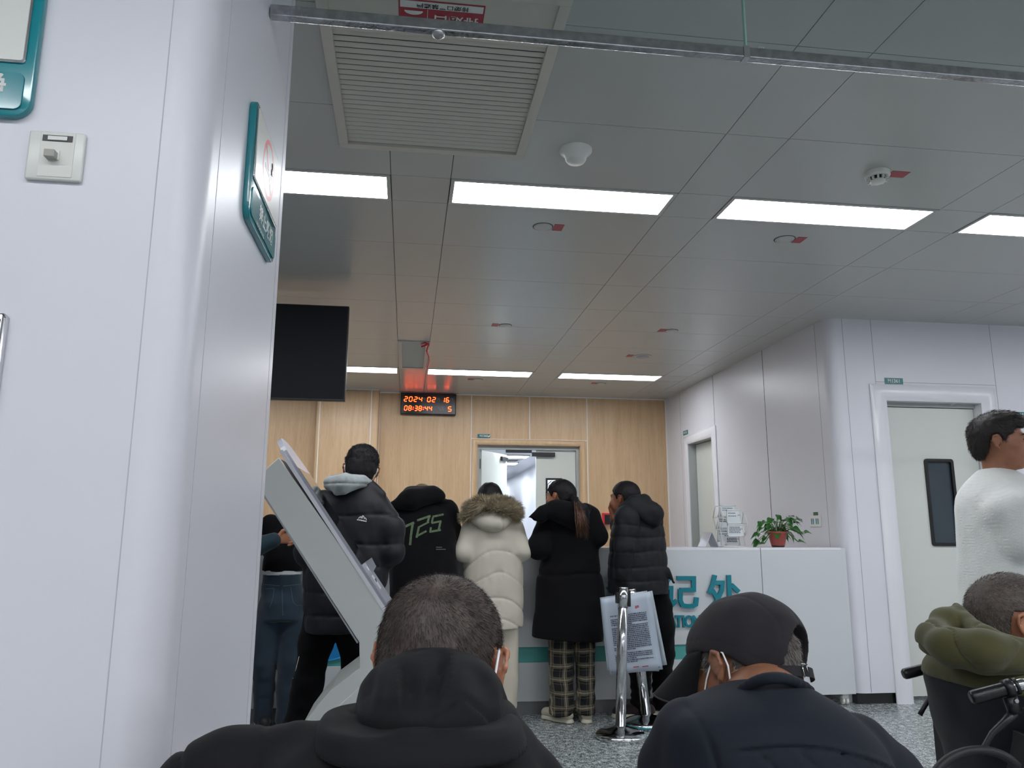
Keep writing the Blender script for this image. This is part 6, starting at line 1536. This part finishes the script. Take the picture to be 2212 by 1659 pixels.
hr = hd.hair(.006, .052, -.052, back_low=-.086, noise=.0012, nf=120); hair = build_shape(hr, 'hair', mat('salt and pepper hair', '4c4642', .6, var=.5, vscale=120), g, .0042)
mb.bm.free()
cr2 = np.array(hd.w(0, -.06, .10)); comb2 = lambda P, N: (P-cr2)
def bare2(P):
    l = hd.loc(P); x, y, z = l[:, 0], l[:, 1], l[:, 2]; lim = np.interp(y, [-.13, -.09, -.03, .0, .03, .09], [-.035, -.028, .012, .024, .030, .040])
    return (z < lim-.006) | ((y < -.07) & (np.abs(x) < .034) & (z > -.005) & (z < .052))
hair_blades(hair, bare2, 16000, .012, .00026, comb2, 'hair_strands', mat('white strands', 'a39d95', .6), hair, 4, .05, .22); hair_blades(hair, bare2, 16000, .012, .00026, comb2, 'hair_strands', mat('dark grey strands', '3a3532', .6), hair, 5, .05, .22)
cp = Shape(); R = hd.R; q = hd.s
cp.ell(hd.w(0, -.014, .034), (.0885*q, .109*q, .092*q), R, .02); cp.ell(hd.w(0, -.035, .052), (.07*q, .078*q, .066*q), R, .05)
def capm(P, d):
    l = hd.loc(P); x, y, z = l[:, 0], l[:, 1], l[:, 2]; lim = np.interp(y, [-.13, -.09, -.03, .0, .03, .09], [-.035, -.028, .012, .024, .030, .040]); e = np.maximum(d, (lim-z)*q*.8)
    hx, hz = x/.040, (z-.012)/.048; hole = (np.sqrt(hx*hx+hz*hz)-1)*.04; hole = np.maximum(np.maximum(hole, y+.060), -(z+.008)); e = np.maximum(e, -hole)
    seam = .0016*(seam_gauss(x, .0016)+seam_gauss(np.abs(x)-.045-.25*np.clip(.1-z, 0, 1)*.3, .0016)); seam = seam*(z > .03)
    return e-d+seam+.0022*vnoise(l.astype(np.float32), (22, 22, 30), 3)+.0016*seam_gauss(z-lim-.022, .0012)+.003*vnoise(l.astype(np.float32), (14, 30, 8), 6)
cp.displace(capm); cap = build_shape(cp, 'cap', C_CAP, g, .0034, 1)
mb = MB(); cap_bm = []
n = 22; mrows = 8; G = {}
for s_ in (0, 1):
    for i in range(n+1):
        a = math.radians(-68+136*i/n)
        for j in range(mrows+1):
            u_ = j/mrows; bx, by = .0875*math.sin(a), -.014+.108*math.cos(a)*1.0
            reach = .088*(math.cos(a*1.25) if abs(a*1.25) < PI/2 else 0)**.55
            x = bx*(1+.06*u_); y = by+reach*u_; z = .042-.62*u_*.085-.95*(x*x)/.088*(.25+.75*u_)*.55
            G[s_, i, j] = mb.bm.verts.new(hd.w(x, y, z-.0032*s_))
BRIM_EDGE = [Vector(G[0, i, mrows].co)-(hd.R @ Vector((0, 0, .0016))) for i in range(n+1)]
for s_ in (0, 1):
    for i in range(n):
        for j in range(mrows): f = mb.bm.faces.new([G[s_, i, j], G[s_, i+1, j], G[s_, i+1, j+1], G[s_, i, j+1]]); f.smooth = True; f.material_index = s_
for i in range(n): mb.bm.faces.new([G[0, i, mrows], G[0, i+1, mrows], G[1, i+1, mrows], G[1, i, mrows]]); mb.bm.faces.new([G[0, i, 0], G[0, i+1, 0], G[1, i+1, 0], G[1, i, 0]])
for i in (0, n):
    for j in range(mrows): 
        try: mb.bm.faces.new([G[0, i, j], G[0, i, j+1], G[1, i, j+1], G[1, i, j]])
        except ValueError: pass
mb.build('brim', [C_BLACK, C_BLACK], cap)
mb = MB(); mb.tube([G_e for G_e in BRIM_EDGE], .0019, 6); mb.build('brim_edge', C_CAP, cap, smooth=True)
mb = MB(); pts = [hd.w(.089*math.sin(a), -.014-.112*math.cos(a), -.018) for a in [math.radians(v) for v in range(-40, 41, 8)]]; 
for a, b in zip(pts, pts[1:]):
    up_ = hd.R @ Vector((0, 0, .0085)); mb.face([a-up_, b-up_, b+up_, a+up_]); mb.face([a-up_*1.0+(a-hd.c).normalized()*.0015, b-up_+(b-hd.c).normalized()*.0015, b+up_+(b-hd.c).normalized()*.0015, a+up_+(a-hd.c).normalized()*.0015])
mb.build('rear_strap', C_CAP, cap)
mb = MB(); bc = hd.w(-.022, -.1265, -.016); ax = hd.R @ Vector((0, 0, 1)); sx = (hd.R @ Vector((1, -.2, 0))).normalized(); 
mb.tube([bc-ax*.013, bc+ax*.013], .0012, 6); mb.tube([bc+ax*.009-sx*.003, bc+ax*.009+sx*.014], .0011, 6); mb.tube([bc+sx*.012+ax*.011, bc+sx*.012-ax*.004], .0009, 6); mb.build('buckle', M['chrome'], cap)
mb = MB(); e_ = lambda *v: hd.w(-v[0], v[1], v[2])
mb.tube([e_(.0745, .014, .010), e_(.0715, .03, -.015), e_(.066, .045, -.045), e_(.060, .055, -.075), e_(.055, .06, -.09)], .0016, 8); mb.tube([e_(.083, -.004, .030), e_(.0895, -.020, .020), e_(.089, -.026, -.002), e_(.083, -.022, -.026), e_(.074, -.008, -.046), e_(.066, .01, -.066), e_(.058, .045, -.088)], .0016, 8)
mb.build('mask_strap', M['strap'], g, smooth=True)
c = Shape(); c.loft(LS(Y2-.02, [(1470, 1628, 1728, .045, .01), (1484, 1590, 1745, .06, .01), (1500, 1535, 1768, .075, .01), (1515, 1480, 1795, .09), (1535, 1445, 1820, .105), (1565, 1428, 1850, .12), (1600, 1425, 1880, .13), (1659, 1420, 1905, .14), (1760, 1415, 1915, .15), (2000, 1430, 1900, .16), (2300, 1450, 1880, .16)], 0), .03, 0, 2.3, .02)
c.chain([W(1485, 1580, 1.29), W(1455, 1660, 1.31), J['elL'], J['wrL']+Vector((0, -.04, 0))], [.052, .055, .055, .045], .012)
c.chain([W(1850, 1625, 1.30), W(1925, 1680, 1.34), J['elR'], J['wrR']+Vector((0, -.04, 0))], [.06, .052, .056, .045], .02)
x2 = W(1650, 1600, 1.2).x
def p2f(P, e):
    x, z, y = P[:, 0], P[:, 2], P[:, 1]; zc = W(1680, 1602, 1.16).z-1.35*(x-x2-.01)**2-.06*(x-x2)*0; bk = np.clip((1.26-y)/.03, 0, 1)
    dz = z-zc; pip = -.004*seam_gauss(dz, .003)+.0045*seam_gauss(dz+.0075, .003)
    u1, u2 = (x+z)*16, (x-z)*16; dia = (.004*seam_gauss(np.abs((u1 % 1)-.5), .07)+.004*seam_gauss(np.abs((u2 % 1)-.5), .07))*(dz < -.008)
    inx = np.clip((x-W(1530, 1610, 1.25).x)/.02, 0, 1)*np.clip((W(1925, 1610, 1.25).x-x)/.03, 0, 1)
    return bk*(pip*inx+dia*inx)
c.displace(p2f); c.displace(folds(.0035, (8, 8, 9), 51)); xs2 = W(1512, 1600, 1.24).x
c.displace(lambda P, e: .005*seam_gauss(P[:, 0]-xs2-.5*(P[:, 2]-.85)*-.35, .004)*np.clip((1.28-P[:, 1])/.03, 0, 1))
coat = build_shape(c, 'jacket', C_P2, g, .0042, 1)
cl = Shape(); cl.chain([W(x_, 1464+32*((x_-1675)/80)**2, 1.225+.05*((x_-1675)/80)**2) for x_ in range(1585, 1752, 11)], [.0085]*16, .004); build_shape(cl, 'collar', C_P2, coat, .0035)
dark_trousers(J, 'trousers', C_TROU, g, seed=2)
for q_ in 'LR': shoe('shoe', J['an'+q_], J['toe'+q_], SHOE_B, SOLE, g, 1, .009)

# ---- steel waiting bench under both
t = empty('waiting_bench', (.33, 1.0, 0), 'steel waiting bench under the two seated people, below the picture', 'bench')
bm_ = Matrix.Translation((.33, 1.02, 0)) @ Matrix.Rotation(math.radians(24), 4, 'Z')
for i in range(3):
    mb = MB(); x0 = -.62+i*.53-.13; mb.box((x0, -.22, .375), (x0+.49, .20, .392), bev=.006, mtx=bm_); mb.build('seat', M['steel'], t)
mb = MB(); mb.box((-.72, -.03, .315), (.98, .03, .375), mtx=bm_); mb.build('beam', M['steel'], t)
for x in (-.55, .8):
    mb = MB(); mb.box((x-.02, -.02, .03), (x+.02, .02, .32), mtx=bm_); mb.box((x-.025, -.26, 0.0), (x+.025, .26, .03), bev=.006, mtx=bm_); mb.build('leg', M['steel'], t)

# ---- man in the wheelchair
FLUSH(); g = person('person with cropped grey hair in an olive hooded two-tone jacket in the wheelchair', (1.50, 1.66, 0))
hd = Head(W(2198, 1345, 1.76), -2.08, .02, -.05, .99)
C_OL = cloth('olive cotton', '4d4b2f', .85, .15, .3, 500, .15, 9, spec=.2); C_DK = cloth('blue black jacket cloth', '12141a', .8, .08, .25, 500, .15, 9, spec=.25)
J, p = seat_pose(1.44, 1.66, -1.70, .88, .18, .53); J['neck'] = Vector((hd.c.x-.04, hd.c.y, .86)); J['chest'] = Vector((1.46, 1.66, .74))
BODY(make_body(J, hd), 'body', M['skin'], g, .0055)
hair = build_shape(hd.hair(.0055, .06, -.035, back_low=-.08, noise=.001, nf=120), 'hair', mat('cropped grey brown hair', '5a5049', .65, var=.4, vscale=70), g, .0042)
cr3 = np.array(hd.w(0, -.08, .09)); hair_blades(hair, None, 9000, .008, .00028, lambda P, N: P-cr3, 'hair_strands', HB2, hair, 6, .05, .5); hair_blades(hair, None, 3500, .008, .00026, lambda P, N: P-cr3, 'hair_strands', mat('pale grey strands', '9a938c', .5), hair, 7, .05, .5)
rows = [(1385, 2085, 2262, .11), (1410, 2062, 2280, .15), (1445, 2050, 2292, .185), (1480, 2054, 2300, .20), (1560, 2074, 2312, .20), (1640, 2104, 2325, .195), (1800, 2120, 2335, .19), (2000, 2120, 2335, .19)]
c = Shape(); c.loft(LS(1.68, rows), .03, 0, 2.4); c.chain([J['shL'], J['elL'], J['wrL']], [.07, .06, .045], .03); c.chain([J['shR'], J['elR'], J['wrR']], [.065, .058, .045], .03); c.displace(folds(.005, (9, 9, 9), 61)); coat = build_shape(c, 'jacket', C_DK, g, .006)
c = Shape(); c.loft(LS(1.68, [(y, xl-3, xr+3, b+.004) for y, xl, xr, b in rows[:6]]), .03, 0, 2.4); c.displace(folds(.005, (9, 9, 9), 61)); zy = W(2060, 1476, 1.68).z
c.displace(lambda P, e: np.maximum(e, (zy-.055*np.clip((P[:, 0]-1.38)/.12, 0, 1)*.6-P[:, 2]))-e); build_shape(c, 'olive_yoke', C_OL, coat, .006)
h_ = Shape(); h_.chain([W(2066, 1318, 1.74), W(2042, 1342, 1.72), W(2020, 1378, 1.68), W(2060, 1398, 1.60), W(2120, 1408, 1.55), W(2230, 1425, 1.56)], [.016, .032, .038, .040, .044, .040], .02)
h_.chain([W(2068, 1312, 1.78), W(2085, 1345, 1.70), W(2125, 1378, 1.62), W(2180, 1402, 1.60), W(2250, 1418, 1.60)], [.014, .022, .026, .028, .028], .012); h_.chain([W(2040, 1350, 1.78), W(2060, 1370, 1.84), W(2120, 1380, 1.88)], [.03, .04, .04], .03)
h_.displace(folds(.005, (10, 10, 16), 62)); h_.displace(lambda P, e: .005*1.3*seam_gauss(vnoise(P, (13, 13, 17), 4), .08)); build_shape(h_, 'hood', C_OL, coat, .0042)
dark_trousers(J, 'trousers', C_JEANS, g, seed=5)
for q_ in 'LR': shoe('shoe', J['an'+q_]+Vector((0, 0, .0)), J['toe'+q_], SHOE_B, SOLE, g, 1, .009)
mb = MB(); mb.tube([hd.w(.0745, .014, .010), hd.w(.0715, .03, -.015), hd.w(.066, .045, -.045)], .0018, 6); mb.build('mask_strap', M['strap'], g, smooth=True)

# ---- wheelchair
t = empty('wheelchair', (1.52, 1.66, 0), 'black wheelchair with rubber push handles and brake levers at the right edge', 'wheelchair')
fwd = Vector((.985, -.17, 0)).normalized(); lat = Vector((.17, .985, 0)).normalized()
tipF, inF = W(1950, 1457, 1.86), W(2028, 1437, 1.84); tipN, inN = W(2096, 1508, 1.44), W(2172, 1488, 1.42)
M['grip'] = mat('glossy black rubber', '0e0e10', .3, bump=.3, bscale=500)
BAR = mat('wheelchair tube', 'b4b6ba', .2, metal=1)
for k_, (tip, inn) in enumerate(((tipF, inF), (tipN, inN))):
    dd = (inn-tip).normalized(); h0 = MB(); h0.tube([tip, tip+dd*.004, tip+dd*.01, inn-dd*.002, inn], [.009, .0125, .0132, .0125, .0125], 20)
    h0.build('hand_grip', M['grip'], t, smooth=False)
    post = inn+dd*.075+Vector((0, 0, -.03)); fb = MB(); fb.tube([inn-dd*.005, inn+dd*.03, inn+dd*.055+Vector((0, 0, -.006)), post+Vector((0, 0, .0)), post+Vector((.01, 0, -.05)), Vector((post.x+.02, post.y, .45)), Vector((post.x+.02, post.y, .30))], .0115, 12); fb.build('back_tube', BAR, t, smooth=True)
    cl_ = MB(); cl_.tube([inn-dd*.002, inn+dd*.012], .0165, 20); cl_.tube([inn+dd*.016, inn+dd*.022], .0155, 20); cl_.build('clamp', M['black'], t)
    lv = MB(); a = inn+dd*.006+Vector((0, 0, -.016)); b = a+Vector((0, 0, -.03))+dd*.006; lv.tube([a, b], [.013, .012], 10); lv.tube([b, b-dd*.02+Vector((0, 0, -.012)), b-dd*.045+Vector((0, 0, -.026)), b-dd*.062+Vector((0, 0, -.046)), b-dd*.07+Vector((0, 0, -.056))], [.010, .0075, .006, .0055, .006], 10); lv.build('brake_lever', M['black'], t, smooth=True)
    bo = MB(); bo.tube([a+Vector((0, -.014, -.004)), a+Vector((0, -.018, -.004))], .004, 10); bo.build('bolt', M['chrome'], t)
    cb = MB(); cb.tube([b+dd*.008, b+dd*.03+Vector((0, 0, .006)), b+dd*.05+Vector((0, 0, -.01)), Vector((post.x+.01, post.y-.012, .5))], .0025, 6); cb.build('brake_cable', M['black'], t, smooth=True)
def wheel(cx, cy, r, rt_, axis_pt, name):
    w_ = MB(); n = 40; A_ = fwd
    pts = [Vector((cx, cy, r+rt_*0))+A_*(r-rt_)*math.cos(2*PI*i/n)+Vector((0, 0, (r-rt_)*math.sin(2*PI*i/n))) for i in range(n+1)]
    w_.tube(pts, rt_, 10, caps=False); return w_
cxc, cyc = 1.50, 1.66
for s_ in (-1, 1):
    c0 = Vector((cxc, cyc, 0))+lat*s_*.265; w_ = wheel(c0.x, c0.y, .29, .017, None, '')
    wo = w_.build('rear_wheel', M['rubber'], t, smooth=True)
    rm = MB(); n = 40; rm.tube([c0+Vector((0, 0, .29))+fwd*.245*math.cos(2*PI*i/n)+Vector((0, 0, .245*math.sin(2*PI*i/n)))+lat*s_*.03 for i in range(n+1)], .008, 8, caps=False); rm.build('push_rim', BAR, wo, smooth=True)
    sp = MB()
    for i in range(12): sp.tube([c0+Vector((0, 0, .29)), c0+Vector((0, 0, .29))+fwd*.26*math.cos(2*PI*i/12)+Vector((0, 0, .26*math.sin(2*PI*i/12)))], .003, 5)
    sp.build('spokes', BAR, wo)
    c1 = c0+fwd*.42+lat*s_*-.05; w2 = MB(); n = 24; w2.tube([c1+Vector((0, 0, .085))+fwd*.07*math.cos(2*PI*i/n)+Vector((0, 0, .07*math.sin(2*PI*i/n))) for i in range(n+1)], .014, 8, caps=False); w2.build('castor_wheel', M['rubber'], t, smooth=True)
    fr2 = MB(); a = c0-fwd*.16+lat*s_*-.04; fr2.tube([a+Vector((0, 0, .3)), a+Vector((0, 0, .66)), a+fwd*.38+Vector((0, 0, .66)), a+fwd*.40+Vector((0, 0, .45)), a+fwd*.52+Vector((0, 0, .14)), a+fwd*.62+Vector((0, 0, .12))], .011, 8); fr2.tube([a+Vector((0, 0, .42)), a+fwd*.40+Vector((0, 0, .42))], .011, 8); fr2.tube([c1+Vector((0, 0, .09)), c1+Vector((0, 0, .42))], .010, 8); fr2.build('side_frame', BAR, t, smooth=True)
    ar = MB(); ar.box((-.02, -.02, 0), (.3, .02, .02), bev=.006, mtx=Matrix.Translation(a+Vector((0, 0, .665))) @ Matrix.Rotation(math.atan2(fwd.y, fwd.x), 4, 'Z')); ar.build('armrest', M['rubber'], t)
rot = Matrix.Rotation(math.atan2(fwd.y, fwd.x), 4, 'Z')
mb = MB(); mb.box((-.18, -.21, .425), (.24, .21, .445), bev=.006, mtx=Matrix.Translation((cxc, cyc, 0)) @ rot); mb.build('seat_sling', M['rubber'], t)
mb = MB(); mb.box((-.215, -.20, .5), (-.205, .20, .80), bev=.003, mtx=Matrix.Translation((cxc, cyc, 0)) @ rot); mb.build('back_sling', M['rubber'], t)
# curved mudguard over the near wheel
mb = MB(); gpts = [W(2115+110*math.cos(a_), 1720-100*math.sin(a_), 1.36) for a_ in [math.radians(v_) for v_ in range(185, 40, -8)]]
mb.tube(gpts, .008, 10); mb.build('mudguard', M['rubber'], t, smooth=True)

# ---- walking man in the white sweater
FLUSH(); g = person('person in a white ribbed sweater walking past the large white door', (2.55, 2.98, 0))
hd = Head(W(2158, 954, 2.95), -2.32, -.03, .06, 1.0); J, p, k = stand_pose(2.50, 2.97, -1.40, 1.74, .0)
sc = 1.0; J['neck'] = W(2160, 1035, 2.97)+Vector((0, 0, -.01)); J['chest'] = W(2172, 1140, 2.97); J['shR'] = W(2182, 1100, 2.82); J['shL'] = W(2176, 1090, 3.12); J['elR'] = W(2222, 1170, 2.78); J['wrR'] = W(2330, 1172, 2.86); J['elL'] = W(2225, 1165, 3.16); J['wrL'] = W(2330, 1165, 3.06)
J['pelvis'] = Vector((2.55, 2.97, .92)); J['hipR'] = Vector((2.55, 2.88, .88)); J['hipL'] = Vector((2.55, 3.06, .88)); J['knR'] = Vector((2.47, 2.88, .48)); J['knL'] = Vector((2.69, 3.06, .49)); J['anR'] = Vector((2.31, 2.88, .11)); J['anL'] = Vector((2.77, 3.06, .085)); J['toeR'] = Vector((2.44, 2.87, .03)); J['toeL'] = Vector((2.90, 3.04, .03))
BODY(make_body(J, hd), 'body', mat('warm tan skin', '9b6a50', .5, sss=.15, bump=.15, bscale=300, var=.1, vscale=30), g, .005)
hr = hd.hair(.012, .058, -.03, side=.02, back_low=-.075, noise=.002, nf=70); hr.ell(hd.w(0, .03, .085), (.062, .07, .04), hd.R, .03)
hair = build_shape(hr, 'hair', mat('short black hair', '17110f', .6, var=.3, vscale=60), g, .0042); hair_blades(hair, None, 7000, .014, .0005, lambda P, N: (P-np.array(hd.w(0, -.07, .1))), 'hair_strands', HB2, hair, 9, 0, .5)
mb = MB(); 
for k_ in (1,): mb.tube([hd.w(k_*.020, .0965, .024), hd.w(k_*.034, .095, .029), hd.w(k_*.048, .085, .024)], [.0022, .003, .0015], 6); mb.tube([hd.w(k_*.020, .098, .006), hd.w(k_*.032, .0975, .0085), hd.w(k_*.044, .089, .005)], .0014, 5)
mb.build('brow', HB2, hair)
c = Shape(); c.loft(LS(2.97, [(1012, 2122, 2172, .055), (1026, 2112, 2196, .09), (1045, 2101, 2222, .14), (1070, 2092, 2240, .19), (1100, 2090, 2248, .20), (1140, 2092, 2250, .19), (1200, 2094, 2248, .18), (1270, 2096, 2250, .185), (1340, 2098, 2250, .185), (1380, 2100, 2248, .18)]), .03, 0, 2.2)
c.chain([J['shR']+Vector((0, 0, -.01)), J['elR'], J['wrR']], [.085, .066, .05], .05); c.chain([J['shL']+Vector((0, 0, -.01)), J['elL'], J['wrL']], [.080, .066, .05], .02)
c.displace(folds(.006, (7, 7, 6), 71)); c.displace(lambda P, e: .0012*np.sin((P[:, 0]*.55+P[:, 2])*520)); c.cut((0, 0, W(2150, 1365, 2.97).z), (0, 0, -1)); coat = build_shape(c, 'sweater', C_SWEAT, g, .0055)
cc = Shape(); cc.chain([W(2186, 1034, 2.93), W(2198, 1046, 2.90), W(2212, 1058, 2.92)], [.012, .016, .014], .01); cc.seg(W(2200, 1040, 2.97), W(2215, 1050, 2.97), .02, .02, .01); col_ = build_shape(cc, 'shirt_collar', C_WHITE, coat, .004)
mb = MB(); random.seed(6)
for i in range(9):
    px, py_ = random.uniform(2190, 2212), random.uniform(1036, 1058); stroke_on(bvh_of(col_), mb, [(px, py_), (px+2, py_+2)], 2.0, .001, 1)
mb.build('collar_dots', M['black'], col_) if len(mb.bm.faces) else mb.bm.free()
dark_trousers(J, 'trousers', C_TROU, g, (.105, .085, .07, .065), .13, seed=8)
for q_ in 'LR': shoe('shoe', J['an'+q_]*1.0, J['toe'+q_], SHOE_W, SOLE, g, 1, .008)

FLUSH()
